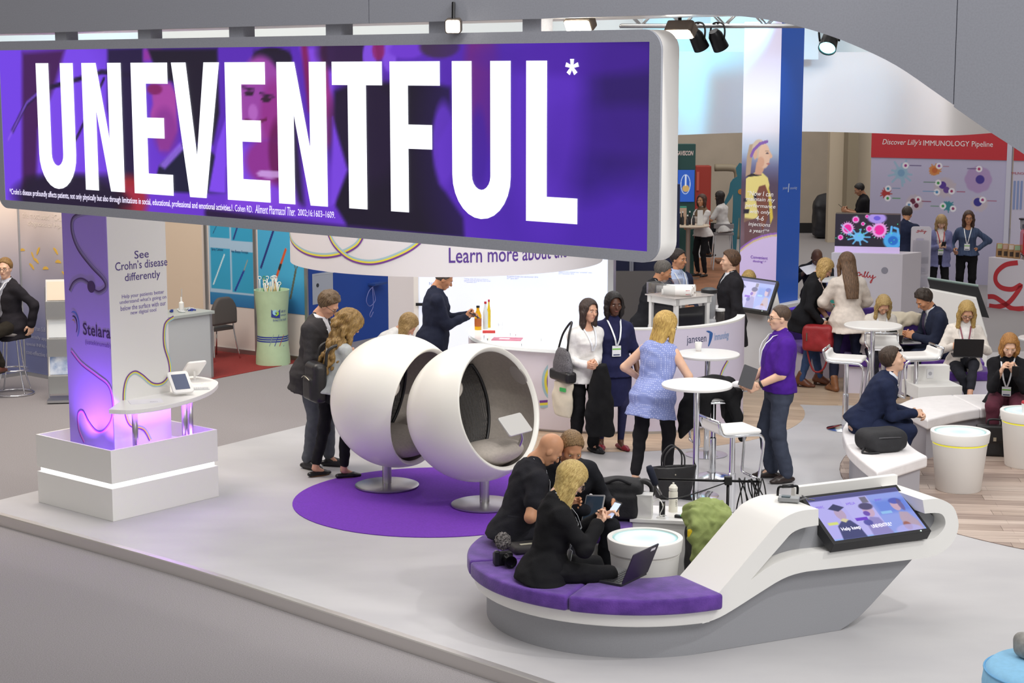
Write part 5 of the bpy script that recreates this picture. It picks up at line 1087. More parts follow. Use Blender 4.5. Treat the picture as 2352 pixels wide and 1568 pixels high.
# ------------------------------------------------------------------ rear printed tower and second console
tc2 = Vector((3.66, 24.6, 0)); t2 = thing('printed_tower', 'tall tower with a yellow-shirted athlete print and blue side', 'tower', tc2, ROT); T2 = .60;
cl2 = tc2 - e2 * T2 / 2 + e1 * T2 / 2; WL2 = Wall((cl2.x, cl2.y), -e1)
MB().box((0, 0, 2.34), (T2, T2, 4.68)).build('tower_body', mat('tower_blue', '2a62cc', .45), t2)
def athlete(u, v):
	A = T2 / 4.2; c = Canvas(u, v, A, 'dcd6ea'); P = lambda uu, vv: (lambda q: (q[0] / 4.2, (q[1] - .48) / 4.2))(WL2.sz(uu, vv)); k = 24.6 / 3993 / 4.2
	def E(uu, vv, ru, rv, col, soft=.2, a=1., rot=0): x, y = P(uu, vv); c.ell(x, y, ru * k * .78, rv * k, col, soft, a, rot)
	def PL(pts, col, soft=.003, a=1.): c.poly([P(*q) for q in pts], col, soft, a)
	y = v; g = lambda va: P(1745, va)[1]; st = [(60, 'd2cce6'), (150, 'd8d4ec'), (230, 'f2f2fa'), (300, 'e6e4f2'), (350, 'a9bcd8'), (385, '6c6f98'), (420, '54465e'), (480, '5f4a58'), (540, '7a6470'), (600, '6a5868')]
	ys = np.array([g(q[0]) for q in st])[::-1]; cs = np.array([Canvas.rgb(q[1]) for q in st])[::-1]; c.c = np.stack([np.interp(y, ys, cs[:, i]) for i in range(3)], -1)
	PL([(1712, 470), (1714, 410), (1734, 396), (1752, 397), (1764, 408), (1768, 425), (1758, 470), (1738, 500), (1710, 510)], 'e6d98a', .002); PL([(1736, 450), (1744, 428), (1758, 424), (1766, 445), (1764, 500), (1752, 530), (1742, 500)], '7c4c40', .003); PL([(1764, 425), (1772, 450), (1776, 500), (1770, 515), (1766, 460)], 'd8c24e', .003); PL([(1710, 500), (1745, 505), (1748, 560), (1710, 565)], '6a4a4e', .006, .8)
	E(1735, 452, 4, 7, '2a2536', .4); PL([(1708, 455), (1716, 455), (1716, 463), (1708, 463)], '2a2536'); PL([(1708, 480), (1722, 480), (1720, 490), (1708, 490)], '2a2536')
	PL([(1716, 402), (1722, 399), (1748, 399), (1750, 403), (1718, 406)], '2a2630', .002); PL([(1734, 400), (1738, 372), (1758, 376), (1754, 392), (1748, 402)], 'd0a288', .003)
	PL([(1713, 405), (1716, 360), (1722, 332), (1732, 330), (1728, 360), (1724, 400)], 'b39c86', .003); E(1744, 342, 22, 20, 'cbb9a6', .15); E(1756, 358, 18, 26, 'e2bfa8', .15); PL([(1768, 346), (1775, 358), (1774, 362), (1768, 364)], 'e0b89f', .002); E(1735, 352, 6, 12, 'd8ae96', .3); E(1748, 372, 10, 10, 'd4a68e', .4)
	c.line([P(1726, 358), P(1732, 344), P(1746, 330), P(1762, 325)], 7 * k, '8560b0', .0012); E(1763, 352, 4, 1.3, '54444e', .5); E(1765, 376, 5, 1.5, 'b06a68', .5); E(1762, 347, 5, 1, '9a7f6c', .5, .8)
	cur = [P(1700, 576), P(1712, 566), P(1730, 554), P(1750, 546), P(1772, 541), P(1800, 539)]; c.poly(cur + [(1, -.2), (-.2, -.2)], 'd9c8f6', .001); c.line(cur, 5 * k, 'd8c49a', .001); c.line([(x, yy + 4 * k) for x, yy in cur], 4 * k, '9a6cc8', .001); return c.c
T2L = Matrix(((0, 0, -1, -T2 / 2 - .006), (-1, 0, 0, T2 / 2), (0, 1, 0, 0), (0, 0, 0, 1)))
cl2 = tc2 - e2 * T2 / 2 + e1 * T2 / 2; WL2 = Wall((cl2.x, cl2.y), -e1); cr2 = tc2 - e2 * T2 / 2 - e1 * T2 / 2; WR2 = Wall((cr2.x, cr2.y), e2)
painted('athlete_print', T2, 4.2, 60, 360, athlete, attr_mat('print', .5), t2, T2L @ Matrix.Translation((0, .48, 0)))
for i, s in enumerate(('“Now I can', 'maintain my', 'performance', 'with only', '4-6', 'injections', 'a year!”*')):
	ua = (1718, 1714, 1712, 1723, 1737, 1720, 1722)[i]; ub = (1777, 1781, 1782, 1770, 1755, 1770, 1768)[i]; v = 446 + 14.4 * i; a = WL2.sz(ua, v); b = WL2.sz(ub, v); text('lettering', s, INKW, t2, T2L @ Matrix.Translation((a[0], a[1] - .015, .002)), w=b[0] - a[0], h=.068, shear=.2, offset=.004)
for s, ua, ub, v in (('Convenient', 1725, 1764, 589), ('dosing¹·²', 1730, 1760, 599)): a = WL2.sz(ua, v + 2); b = WL2.sz(ub, v); text('lettering', s, mat('ink_violet2', '7430b4', .5), t2, T2L @ Matrix.Translation((a[0], a[1] - .012, .002)), w=b[0] - a[0], h=.042, offset=.006)
T2R = Matrix(((1, 0, 0, -T2 / 2), (0, 0, -1, -T2 / 2 - .001), (0, 1, 0, 0), (0, 0, 0, 1)))
for s, ua, ub in (('janssen', 1797, 1808), ('immunology', 1814, 1830)): a = WR2.sz(ua, 437); b = WR2.sz(ub, 435); text('brand_lettering', s, mat('ink_pale', 'c4d6f4', .5), t2, T2R @ Matrix.Translation((a[0], a[1], .002)), w=b[0] - a[0], h=.05)
a = WR2.sz(1810, 438); MB().prism([(a[0] - .01, a[1] - .02), (a[0] + .012, a[1] - .02), (a[0] + .03, a[1] + .10), (a[0] + .005, a[1] + .10)], .001, .003).build('brand_mark', MATS['ink_pale'], t2, matrix=T2R)
MB().box((0, 0, .75), (T2 + .3, T2 + .3, .05)).build('plinth_rim', WHITE_M, t2); MB().box((0, 0, .36), (T2 + .28, T2 + .28, .72)).build('plinth_body', mat('violet_glow_panel', '6a4ae0', .5, emit=.35), t2)
# second console with touch screen
c2 = Vector((3.0, 23.1, 0)); k2 = thing('console_desk', 'white console desk under the rear touch screen', 'desk', c2, R(-12))
S = [(-.62, 0), (.62, 0), (.62, .50), (.46, .86), (-.46, .86), (-.62, .72)]
MB().prism(S, -.22, .30, lambda a, b, h: (a, h, b)).build('desk_body', mat('desk_grey_white', 'd5d6da', .5), k2, bevel=.006); MB().box((0, .04, .035), (1.28, .56, .07)).build('desk_foot', GREYP, k2)
MB().prism([(.30, .55), (.62, .60), (.50, 1.18), (.36, 1.14)], .30, .36, lambda a, b, h: (a, h, b)).build('screen_fin', WHITE_M, k2)
xo, yo = D(1664, 703, 22.75), D(1765, 718, 22.5); xd = (yo - xo).normalized(); yd = (D(1680, 630, 23.05) - xo); yd = (yd - xd * yd.dot(xd)); hh2 = yd.length; yd.normalize()
def ui2(u, v): return np.clip(ui_picture(u, v) * .75 + .3, 0, 1)
touch_screen('rear touch screen on the white console desk', xo, xd, yd, (yo - xo).length, hh2, ui2, 'touch screens on the consoles')
# third console seen from behind, right
c3 = thing('console_desk', 'white console seen from behind, sloping, near the coffee bar', 'desk', (6.0, 22.9, 0), R(-14))
bkp = [D(u, v, 22.6) - Vector((6.0, 22.9, 0)) for u, v in ((2118, 668), (2243, 688), (2268, 775), (2268, 860), (2130, 860))]
M_i = Matrix.Rotation(R(14), 3, 'Z')
MB().prism([((M_i @ p).x, p.z) for p in bkp], -.12, .02, lambda a, b, h: (a, h, b)).build('back_panel', WHITE_M, c3, bevel=.01)
bs = [D(u, v, 22.85) - Vector((6.0, 22.9, 0)) for u, v in ((2130, 645), (2247, 660), (2272, 730), (2150, 715))]
MB().prism([((M_i @ p).x, p.z) for p in bs], .03, .10, lambda a, b, h: (a, h, b)).build('screen_back', BLACKP, c3, bevel=.004)
p0, p1 = (M_i @ bs[0]), (M_i @ bs[1]); MB().tube([(p0.x, .06, bs[0].z + .012), (p1.x, .06, bs[1].z + .012)], .018, 8).build('screen_edge', mat('glass_green', '7d918c', .2), c3)
# purple bench seats at the rear
pb3 = thing('purple_bench', 'purple bench with a high back where the laptop man sits', 'bench', (5.05, 21.6, 0), R(-10))
for x0, x1 in ((-.85, -.02), (.02, .85)):
	MB().box(((x0 + x1) / 2, 0, .40), (x1 - x0, .55, .11)).build('cushion', PURPLE, pb3, bevel=.02)
MB().box((0, .02, .17), (1.7, .48, .34)).build('bench_base', LILACW, pb3); MB().box((-.35, .33, .60), (1.1, .10, .5)).build('backrest', mat('purple_back', '3d2170', .8, noise=.2, nscale=12), pb3, bevel=.02)
pb4 = thing('purple_bench', 'purple bench behind the woman with the red bag', 'bench', (4.36, 22.85, 0), R(12))
MB().box((0, 0, .40), (1.3, .55, .11)).build('cushion', PURPLE, pb4, bevel=.02); MB().box((0, .02, .17), (1.2, .45, .34)).build('bench_base', LILACW, pb4); MB().box((0, .32, .64), (1.3, .08, .42)).build('backrest', MATS['purple_back'], pb4, bevel=.02)
# ------------------------------------------------------------------ hanging white ring fascia behind, truss and cans
zb3 = 3.08; rp = []
for u, v in spline([(1480, 313), (1555, 310), (1710, 304.5), (1850, 302), (2000, 305.5), (2120, 310), (2190, 311), (2270, 306), (2352, 298), (2440, 292)], 5): rp.append(G(u, v, zb3))
rgc = Vector((4.3, 26.0, 0)); rg = thing('hanging_ring_fascia', 'white curved fabric fascia hanging at the rear, lit cyan', 'fascia', (rgc.x, rgc.y, zb3))
def ribbon(pts, z0, z1, th, off=0.0):
	a = [(p.x - rgc.x, p.y - rgc.y + off) for p in pts]; return MB().prism(a + [(x, y + th) for x, y in a[::-1]], z0 - zb3, z1 - zb3)
ribbon(rp, zb3, 4.29, .03).build('fabric_band', mat('fascia_fabric', 'ece9ea', .7), rg, angle=40)
ribbon(rp, 4.23, 5.6, .03, .55).build('upper_band', mat('fascia_fabric2', 'e0eaee', .7), rg, angle=40)
for u, v, pw, sz, cl_ in ((1650, 200, 800, 50, (.10, .62, 1)), (1900, 180, 320, 60, (.18, .60, 1)), (1640, 90, 420, 70, (.05, .75, 1)), (1750, 210, 260, 30, (.55, .85, 1)), (2050, 180, 120, 60, (1, .95, .92))):
	t = D(u, v, 25.8 if u != 1750 else 24.2); spot('wash_and_fill', (t.x + (.4 if u < 2000 else 0), t.y - 2.0, 5.0), t, pw * .35, sz, cl_, .9, .1)
MB().box((-8.4, .75, 1.75), (17.5, .03, 1.3)).build('side_band', MATS['fascia_fabric2'], rg)
spot('wash_and_fill', (1.2, 21.0, 6.2), (2.8, 26.0, 3.7), 260, 50, (.8, .93, 1), .9, .3)  # added pale fill, evens out the left part of the ring fascia
spot('wash_and_fill', (-5.2, 24.0, 5.3), (-7.4, 26.7, 4.7), 160, 80, (.15, .7, 1), .9, .1)
tr = thing('lighting_truss', 'metal lighting truss hanging at the top behind the fascia', 'truss', (2.9, 21.2, 4.54))
xa, xb = -1.6, 1.9
for y, z in ((-.13, 0), (.13, 0), (-.13, .26), (.13, .26)): MB().tube([(xa, y, z), (xb, y, z)], .024, 8).build('chord', ALU, tr, True)
n = 14
for i in range(n):
	x0, x1 = xa + (xb - xa) * i / n, xa + (xb - xa) * (i + 1) / n
	for y in (-.13, .13): MB().tube([(x0, y, 0 if i % 2 else .26), (x1, y, .26 if i % 2 else 0)], .011, 6).build('lattice_bar', ALU, tr, True)
	MB().tube([(x0, -.13 if i % 2 else .13, 0), (x1, .13 if i % 2 else -.13, 0)], .011, 6).build('lattice_bar', ALU, tr, True)
def par_can(label, u, v, Y, tilt, yaw, lit=None, s=1.0, ztop=4.56):
	p = D(u, v, Y); o = thing('par_can', label, 'spotlight', p, R(yaw), 'stage spotlights on the truss'); M = Matrix.Rotation(R(tilt), 4, 'X')
	MB().lathe([(0, .11 * s), (.05 * s, .11 * s), (.075 * s, .06 * s), (.085 * s, -.10 * s), (.078 * s, -.10 * s), (.07 * s, -.07 * s), (0, -.07 * s)], 24).build('can', BLACKM, o, angle=40, matrix=M)
	MB().lathe([(0, -.085 * s), (.074 * s, -.085 * s)], 24).build('lens', mat('lens_cyan', '8ff4ff', .3, emit=5) if lit else mat('lens_dark', '20242a', .1), o, matrix=M)
	MB().tube(spline([(-.09 * s, 0, 0), (-.10 * s, 0, .10 * s), (-.06 * s, 0, .17 * s), (.06 * s, 0, .17 * s), (.10 * s, 0, .10 * s), (.09 * s, 0, 0)], 4), .010 * s, 6).build('yoke', BLACKM, o, True); MB().tube([(0, 0, .16 * s), (0, 0, max(.2, ztop - p.z))], .014, 6).build('clamp', BLACKM, o)
	if not lit: MB().tube(spline([(.03, 0, .1), (.10, .02, .0), (.12, 0, .12), (.06, 0, max(.2, ztop - p.z))], 5), .006, 6).build('cable', BLACKP, o, True)
par_can('left of the two dark spotlights hanging on the truss', 1603, 92, 21.0, -35, 130, s=1.15); par_can('dark spotlight on the truss beside the tall tower', 1648, 92, 21.0, -35, 130, s=1.15); par_can('spotlight with cyan lit lenses under the grey arch', 1905, 95, 20.5, -48, -25, True, 1.25, 4.9)
# ------------------------------------------------------------------ booth at the left: printed corner wall, brochure stand, stool
wc = G(58, 860, HZ); wl = thing('printed_booth_wall', 'grey-blue printed booth wall with drifting yellow petals', 'display wall', (wc.x, wc.y, HZ))
def petals(u, v):
	A = .62; c = Canvas(u, v, A, 'ddc9bd'); g = np.clip((v - .15) / .62, 0, 1)[..., None]; c.c = Canvas.rgb('6a7096') * (1 - g) + Canvas.rgb('eedfd4') * g; c.noise(.03, 9, 3)
	return c.c
def petal_wall(m, w, h):
	return painted('printed_panel', w, h, 50, 80, petals, attr_mat('print'), wl, m)
WRl = Wall((wc.x, wc.y), -e1); Mw = WRl.matrix(); Mw.translation = Vector(); petal_wall(Mw, 2.3, 3.0)
WLl = Wall((wc.x - e2.x * 2.2, wc.y - e2.y * 2.2), e2); Mw2 = WLl.matrix(); Mw2.translation -= Vector((wc.x, wc.y, 0)); petal_wall(Mw2, 2.2, 3.0)
MB().prism([(0, 0), (2.3, 0), (2.3, 3.0), (0, 3.0)], -.05, -.002).build('wall_core', mat('core_beige', 'cfc0b0', .8), wl, matrix=Mw); MB().prism([(0, 0), (2.2, 0), (2.2, 3.0), (0, 3.0)], -.05, -.002).build('wall_core', 'core_beige', wl, matrix=Mw2)
MB().prism([(0, 0), (2.3, 0), (2.3, .05), (0, .05)], 0, .015).build('foot_rail', ALU, wl, matrix=Mw); MB().prism([(0, 0), (2.2, 0), (2.2, .05), (0, .05)], 0, .015).build('foot_rail', ALU, wl, matrix=Mw2); MB().tube([(0, 0, 0), (0, 0, 3.0)], .022, 8).build('corner_post', ALU, wl)
YP = mat('petal_yellow', 'e8bb4a', .6)
for u, v, a, L in ((52, 573, 5, .11), (88, 575, 55, .13), (128, 575, -40, .13), (83, 597, -25, .13), (134, 600, 0, .13), (73, 610, -35, .13), (105, 615, 5, .13), (146, 627, -40, .09), (75, 585, -60, .1)):
	s, z = WRl.sz(u, v); pts = [(s + (L / 2 * math.cos(t)) * math.cos(R(a)) - (L * .16 * math.sin(t)) * math.sin(R(a)), z - HZ + (L / 2 * math.cos(t)) * math.sin(R(a)) + (L * .16 * math.sin(t) - L * .12 * math.cos(t) ** 2) * math.cos(R(a))) for t in np.linspace(0, 2 * math.pi, 17)[:-1]]; MB().prism(pts, .002, .004).build('petal_print', YP, wl, matrix=Mw)
for s_, u, v, ub, h_ in (('the most used ¹³C-urea', 52, 496, 155, .085), ('diagnosis of Hp-infection', 65, 517, 185, .085)): a = WRl.sz(u, v); b = WRl.sz(ub, v); text('wall_text', s_, mat('ink_cream', 'f0e6dc', .6), wl, Mw @ Matrix.Translation((a[0], a[1] - HZ - .02, .003)), w=b[0] - a[0], h=h_)
for s_, u, v, ub in (('more than 5.8 M', 62, 752, 112), ('especially appr', 60, 773, 112), ('• special INFAI te', 56, 790, 112), ('• cost-effective C', 56, 808, 112)): a = WRl.sz(u, v); b = WRl.sz(ub, v); text('wall_text', s_, mat('ink_cloud', 'b4b6c8', .6), wl, Mw @ Matrix.Translation((a[0], a[1] - HZ - .02, .003)), w=b[0] - a[0], h=.06)
bp_ = G(140, 922, HZ); bs_ = thing('brochure_stand', 'folding brochure stand with clear trays beside the purple tower', 'brochure rack', (bp_.x, bp_.y, HZ), R(8)); ACR = mat('acrylic_grey', 'a9abab', .25, alpha=.75)
for i in range(6):
	z0 = 1.27 - i * .235; fw_ = i % 2 == 0; M = Matrix.Translation((0, 0, z0)) @ Matrix.Rotation(R(-14 if fw_ else 14), 4, 'X')
	MB().box((0, 0, .13), (.27, .012, .29 if fw_ else .24)).build('tray', mat('tray_white', 'dedbd6', .5) if fw_ else ACR, bs_, matrix=M)
	if fw_: MB().box((0, -.012, .13), (.235, .008, .235)).build('leaflet', [mat('leaf_cream', 'e9d8c2', .6), mat('leaf_white', 'd5dadd', .6), mat('leaf_sky', '4f74ac', .6, noise=.5, nscale=7, col2='dfe6ee')][i // 2], bs_, matrix=M)
MB().box((0, 0, .03), (.30, .34, .03)).build('base', ALU, bs_)
for sx in (-1, 1): MB().tube([(sx * .145, .05, .03), (sx * .145, .05, 1.45)], .007, 6).build('side_rod', ALU, bs_)
st = thing('wire_stool', 'chrome wire bar stool under the bearded man at far left', 'stool', (-6.40, 21.98, HZ), 0)
MB().lathe([(0, .78), (.19, .78), (.20, .80), (.19, .83), (0, .83)], 28).build('seat', mat('stool_grey', '8f8a88', .5), st, angle=40)
for a in (40, 140, 220, 320): MB().tube(spline([(.10 * math.cos(R(a)), .10 * math.sin(R(a)), .78), (.15 * math.cos(R(a)), .15 * math.sin(R(a)), .35), (.23 * math.cos(R(a)), .23 * math.sin(R(a)), .03)], 4), .011, 6).build('leg', CHROME, st, True)
for z, r in ((.02, .25), (.33, .19)): MB().tube([(r * math.cos(t), r * math.sin(t), z) for t in np.linspace(0, 2 * math.pi, 33)[:-1]], .011, 6, closed=True).build('ring', CHROME, st, True)
lt = thing('high_table', 'pale round table cut by the left picture edge', 'table', (-6.78, 21.5, HZ)); MB().lathe([(0, .99), (.31, .99), (.32, 1.0), (.32, 1.02), (0, 1.02)], 40).build('table_top', mat('cream_top', 'e8ded2', .4), lt, angle=40); MB().lathe([(0, 0), (.2, 0), (.03, .03), (.03, .99), (0, .99)], 20).build('pole', CHROME, lt, angle=40)
pcup = thing('plastic_cup', 'small translucent plastic cup on the pale left table', 'cup', (-6.58, 21.35, HZ + 1.02)); MB().lathe([(0, 0), (.028, 0), (.036, .095), (.034, .095), (.026, .004)], 16).build('cup_wall', mat('cup_blue', 'b9c2da', .3, alpha=.8), pcup, True)
# ------------------------------------------------------------------ blue endoscopy booth
k0 = G(470, 802, HZ); k1 = G(705, 831, HZ); KWl = Wall((k0.x, k0.y), (k1.x - k0.x, k1.y - k0.y)); kl = (k1 - k0).xy.length
kb = thing('poster_booth_wall', 'blue poster wall with endoscopy instruments behind the green bin', 'display wall', (k0.x, k0.y, HZ)); KM = KWl.matrix(); KM.translation = Vector(); kz = lambda u, v: (KWl.sz(u, v)[0], KWl.sz(u, v)[1] - HZ)
MB().prism([(-1.2, 0), (kl, 0), (kl, 2.9), (-1.2, 2.9)], -.06, 0).build('wall_core', mat('kang_white', 'd6cdc8', .6), kb, matrix=KM)
MB().prism([(-1.2, 0), (0, 0), (0, 2.9), (-1.2, 2.9)], 0, .004).build('beige_panel', mat('kang_beige', 'e0cdb8', .6), kb, matrix=KM)
def poster(ua, ub, va, vb, cells):
	a = kz(ua, vb); b = kz(ub, va); w, h = b[0] - a[0], b[1] - a[1]
	def fn(u, v):
		A = w / h; c = Canvas(u, v, A, '3fa4d4'); g = np.clip(v * 3, 0, 1)[..., None]; c.c = Canvas.rgb('2a6ea8') * (1 - g) + Canvas.rgb('47aad6') * g
		for x0, y0, x1, y1 in cells[0]: c.rect(x0 * A, y0, x1 * A, y1, 'a9c8e2', .004)
		for x0, y0, x1, y1 in cells[1]: c.rect(x0 * A, y0, x1 * A, y1, '36a2cc', .004)
		for x0, y0, x1, y1, col, ww in cells[2]: c.line([(x0 * A, y0), (x1 * A, y1)], ww, col, .003)
		return c.c
	painted('poster', w, h, 70, 110, fn, attr_mat('print'), kb, KM @ Matrix.Translation((a[0], a[1], .006)))
poster(484, 583, 470, 698, ([(0, .12, 1, 1)], [(.03, .66, .46, .99), (.50, .64, .96, .99), (.03, .16, .46, .56), (.50, .14, .96, .54)], [(.10, .70, .40, .98, '28527a', .008), (.55, .66, .80, .99, '2a3f86', .02), (.08, .20, .34, .50, 'cfeaf4', .016), (.56, .16, .76, .36, '28409a', .022), (.76, .36, .84, .46, 'a0a08c', .010)]))
poster(596, 702, 470, 712, ([], [], [(.06, .40, .36, .78, '28337c', .024), (.36, .78, .44, .90, '4a5a5a', .012), (.36, .78, .34, .92, '4a5a5a', .012), (.22, .12, .58, .58, 'd4582e', .026), (.30, .22, .33, .26, '2a2a2a', .026), (.44, .40, .47, .44, '2a2a2a', .026), (.66, .14, .78, .40, '5a5f50', .022), (.78, .40, .90, .52, '5a5f50', .010), (.78, .40, .72, .52, '5a5f50', .010)]))
for s_, u, v, ub in (('Spray Catheter', 487, 576, 514), ('Hot Biopsy Forceps', 532, 581, 571)): a = kz(u, v); b = kz(ub, v); text('wall_text', s_, mat('ink_navy2', '2a3f70', .6), kb, KM @ Matrix.Translation((a[0], a[1], .008)), w=b[0] - a[0], h=.05)
for u in (478, 590, 706): s, z = kz(u, 700); MB().prism([(s - .025, 0), (s + .025, 0), (s + .025, 2.9), (s - .025, 2.9)], 0, .03).build('alu_post', ALU, kb, matrix=KM)
MB().prism([(0, 0), (kl, 0), (kl, .07), (0, .07)], 0, .02).build('foot_rail', ALU, kb, matrix=KM)
q0 = G(712, 806, HZ); q1 = G(892, 768, HZ); QW = Wall((q0.x, q0.y), (q1.x - q0.x, q1.y - q0.y)); QM = QW.matrix(); QM.translation = Vector(); ql = (q1 - q0).xy.length
qb = thing('blue_booth_wall', 'deep blue booth side wall with a device print and shelf', 'display wall', (q0.x, q0.y, HZ)); MB().prism([(0, 0), (ql + .3, 0), (ql + .3, 2.9), (0, 2.9)], -.05, 0).build('wall_core', mat('royal_blue', '1f4ba6', .6), qb, matrix=QM)
qz = lambda u, v: (QW.sz(u, v)[0], QW.sz(u, v)[1] - HZ); a = qz(718, 700); b = qz(764, 622); MB().prism([a, (b[0], a[1]), b, (a[0], b[1])], .001, .003).build('device_print', mat('device_grey', 'b9c0cc', .6), qb, matrix=QM); a = qz(718, 634); b = qz(766, 626); MB().prism([a, (b[0], a[1] + .02), b, (a[0], b[1])], .003, .006).build('device_lid', mat('device_pale', 'd8dce4', .6), qb, matrix=QM)
cx_, cz_ = qz(729, 655); MB().prism(arc(cx_, cz_, .03, 0, 360, 16)[:-1], .003, .008).build('device_port', mat('port_dark', '3a4048', .5), qb, matrix=QM)
a = qz(845, 655); MB().prism([(a[0], a[1]), (a[0] + .32, a[1]), (a[0] + .32, a[1] + .03), (a[0], a[1] + .03)], 0, .14).build('shelf', mat('shelf_blue', '2c4a8c', .4), qb, matrix=QM)
cab = thing('hanging_cable', 'thin pale cable looping below the blue wall shelf', 'cable', QW.uv(848, 690, .08)); P0 = QW.uv(848, 690, .08); MB().tube([QW.uv(u, v, .08) - P0 for u, v in spline([(850, 655), (838, 668), (832, 690), (840, 702), (852, 690), (850, 672), (846, 660), (848, 700), (840, 720), (842, 727), (848, 715)], 6)], .006, 6).build('cable_run', mat('cable_lilac', '7f86c8', .5), cab, True)
structure(MB().prism([tuple(G(u, v, HZ).xy) for u, v in ((400, 892), (490, 871), (688, 832), (704, 822), (480, 794), (395, 830))], HZ, HZ + .006).build('floor_red_carpet', mat('red_carpet', '8a2b28', .95, noise=.2, nscale=80, bump=.4, bscale=260)))
dk0 = G(490, 868, HZ); dk = thing('booth_desk', 'grey-white booth desk with small samples on top', 'desk', (dk0.x, dk0.y, HZ), ROT)
MB().box((-.40, .25, .44), (.80, .50, .88)).build('desk_body', mat('desk_pale', 'c3c8cb', .5), dk, bevel=.003); MB().box((-.40, .25, .90), (.86, .56, .04)).build('desk_top', mat('desk_top', 'aeb6b4', .4), dk, bevel=.003)
for sx, sy in ((-.02, .0), (-.78, .0), (-.02, .48)): MB().box((sx, sy, .44), (.03, .03, .88)).build('corner_post', ALU, dk)
for x, y, s_, c in ((.12, .30, .05, '2c3f90'), (.2, .2, .06, 'd8dde0'), (.28, .34, .05, 'e4e8ea'), (.36, .18, .05, '39479c'), (.42, .30, .06, 'cfd4d8')):
	o = thing('sample_piece', {.12: 'dark blue plastic sample lying leftmost on the grey desk', .2: 'pale grey sample near the front edge of the grey desk', .28: 'white sample beside the slim bottle on the grey desk', .36: 'violet-blue sample near the corner of the grey desk', .42: 'light grey sample at the back right of the grey desk'}[x], 'sample', (dk0.x + .64 * (x - .55) - .767 * y, dk0.y + .767 * (x - .55) + .642 * y, HZ + .92), RNG.uniform(0, 3), 'plastic samples on the booth desk'); MB().tube(spline([(-s_, 0, .012), (-.01, s_ * .5, .012), (s_ * .6, .01, .015), (s_, -s_ * .4, .012)], 4), .010, 6).build('sample_body', mat('sample_' + c, c, .4), o, True); MB().lathe([(0, 0), (.018, 0), (.018, .035), (0, .035)], 10).build('sample_cap', mat('sample_' + c, c, .4), o)
btl = thing('spray_bottle', 'slim white bottle standing on the grey booth desk', 'bottle', (dk0.x - .40, dk0.y - .02, HZ + .92)); MB().lathe([(0, 0), (.035, 0), (.035, .11), (.014, .13), (.012, .19), (0, .19)], 14).build('bottle_body', mat('bottle_white', 'e8e8e4', .4), btl, angle=40); MB().tube([(.006, 0, .16), (.01, 0, .30)], .005, 6).build('nozzle_tube', mat('tube_grey', 'b8bcc0', .4), btl)
ch0 = G(503, 818, HZ); ch = thing('visitor_chair', 'grey upholstered visitor chair with chrome legs behind the booth desk', 'chair', (ch0.x - .02, ch0.y - .22, HZ), R(50))
S = SDF(); S.box((0, -.22, .72), (.23, .035, .20), .03, .02); S.cut(lambda x, y, z: (np.abs(x) / .24) ** 2 + ((z - .62) / .32) ** 2 - 1); soft_obj('backrest', S.mesh(.014), mat('chair_grey', '55504e', .8), ch); MB().prism(rrect(-.22, -.20, .22, .22, .06), .43, .48).build('seat', 'chair_grey', ch, bevel=.012)
for sx in (-1, 1): MB().tube([(sx * .20, .18, .44), (sx * .23, .24, 0)], .012, 8).build('leg', CHROME, ch, True); MB().tube(spline([(sx * .19, -.23, .62), (sx * .19, -.20, .45), (sx * .24, -.27, 0)], 4), .012, 8).build('leg', CHROME, ch, True)
cn = G(625, 838, HZ); can = thing('instrument_bin', 'tall pale green waisted bin full of endoscopy instruments', 'container', (cn.x, cn.y + .12, HZ))
prof = [(r, z) for z, r in [(z, .215 + .03 * abs(math.cos(math.pi * min(1, max(0, z / 1.06)))) ** 3 + (.006 if z > 1.04 else 0)) for z in np.linspace(0, 1.06, 26)]]
GRN = mat('bin_green', 'b4cda8', .45, noise=.04, nscale=12); MB().lathe([(0, 0)] + prof + [(prof[-1][0] - .02, 1.06), (.20, .98), (0, .98)], 48).build('bin_wall', GRN, can, angle=40)
for z in (.345, .375, .405):
	r = float(np.interp(z, [p[1] for p in prof], [p[0] for p in prof])) + .002; MB().lathe([(r, z - .009), (r, z + .009)], 48).build('stripe_print', mat('ink_royal', '2f3f9a', .5), can)
def on_can(u, v): return on_drum(u, v, Vector((cn.x, cn.y + .12, 0)), .222, HZ)
CB = lambda x, y, z: ((.2225 + z) * math.sin(x / .2225), -(.2225 + z) * math.cos(x / .2225), y)
def can_poly(name, pts, m, z=.004):
	P = [on_can(u, v) for u, v in pts]; mesh_obj(name, [CB(x, y, z) for x, y in P], [list(range(len(P)))], m, can)
can_poly('logo_square', [(623, 728), (633, 730), (643, 730), (643, 708), (633, 708), (623, 708)], mat('ink_logo', '2a3a90', .5)); can_poly('logo_wave', [(626, 714), (632, 711), (636, 714), (631, 718), (634, 722), (630, 724), (626, 720)], mat('ink_sky2', '9ad0e8', .5), .006); can_poly('logo_wave', [(634, 717), (640, 716), (640, 722), (635, 726), (631, 724), (636, 721)], mat('ink_lime', '9acb3a', .5), .006)
a = on_can(645, 718); text('brand_lettering', '康进', MATS['ink_logo'], can, None, w=.09, h=.05, bend=lambda x, y, z: CB(x + a[0], y + a[1], z)); a_ = on_can(645, 727); text('brand_lettering', 'KANGJIN', MATS['ink_logo'], can, None, w=.10, h=.032, bend=lambda x, y, z: CB(x + a_[0], y + a_[1], z)); a3_ = on_can(627, 738); text('brand_lettering', 'forward the health', MATS['ink_logo'], can, None, w=.22, h=.036, bend=lambda x, y, z: CB(x + a3_[0], y + a3_[1], z))
for u, c in ((622, '8aa0a0'), (634, '2f3f9a'), (645, 'b05a3a'), (654, '6a7f9a')): can_poly('instrument_print', [(u - 4, 795), (u - 2.5, 795), (u + 7, 768), (u + 6, 768)], mat('inkp_' + c, c, .6))
g = np.random.default_rng(4)
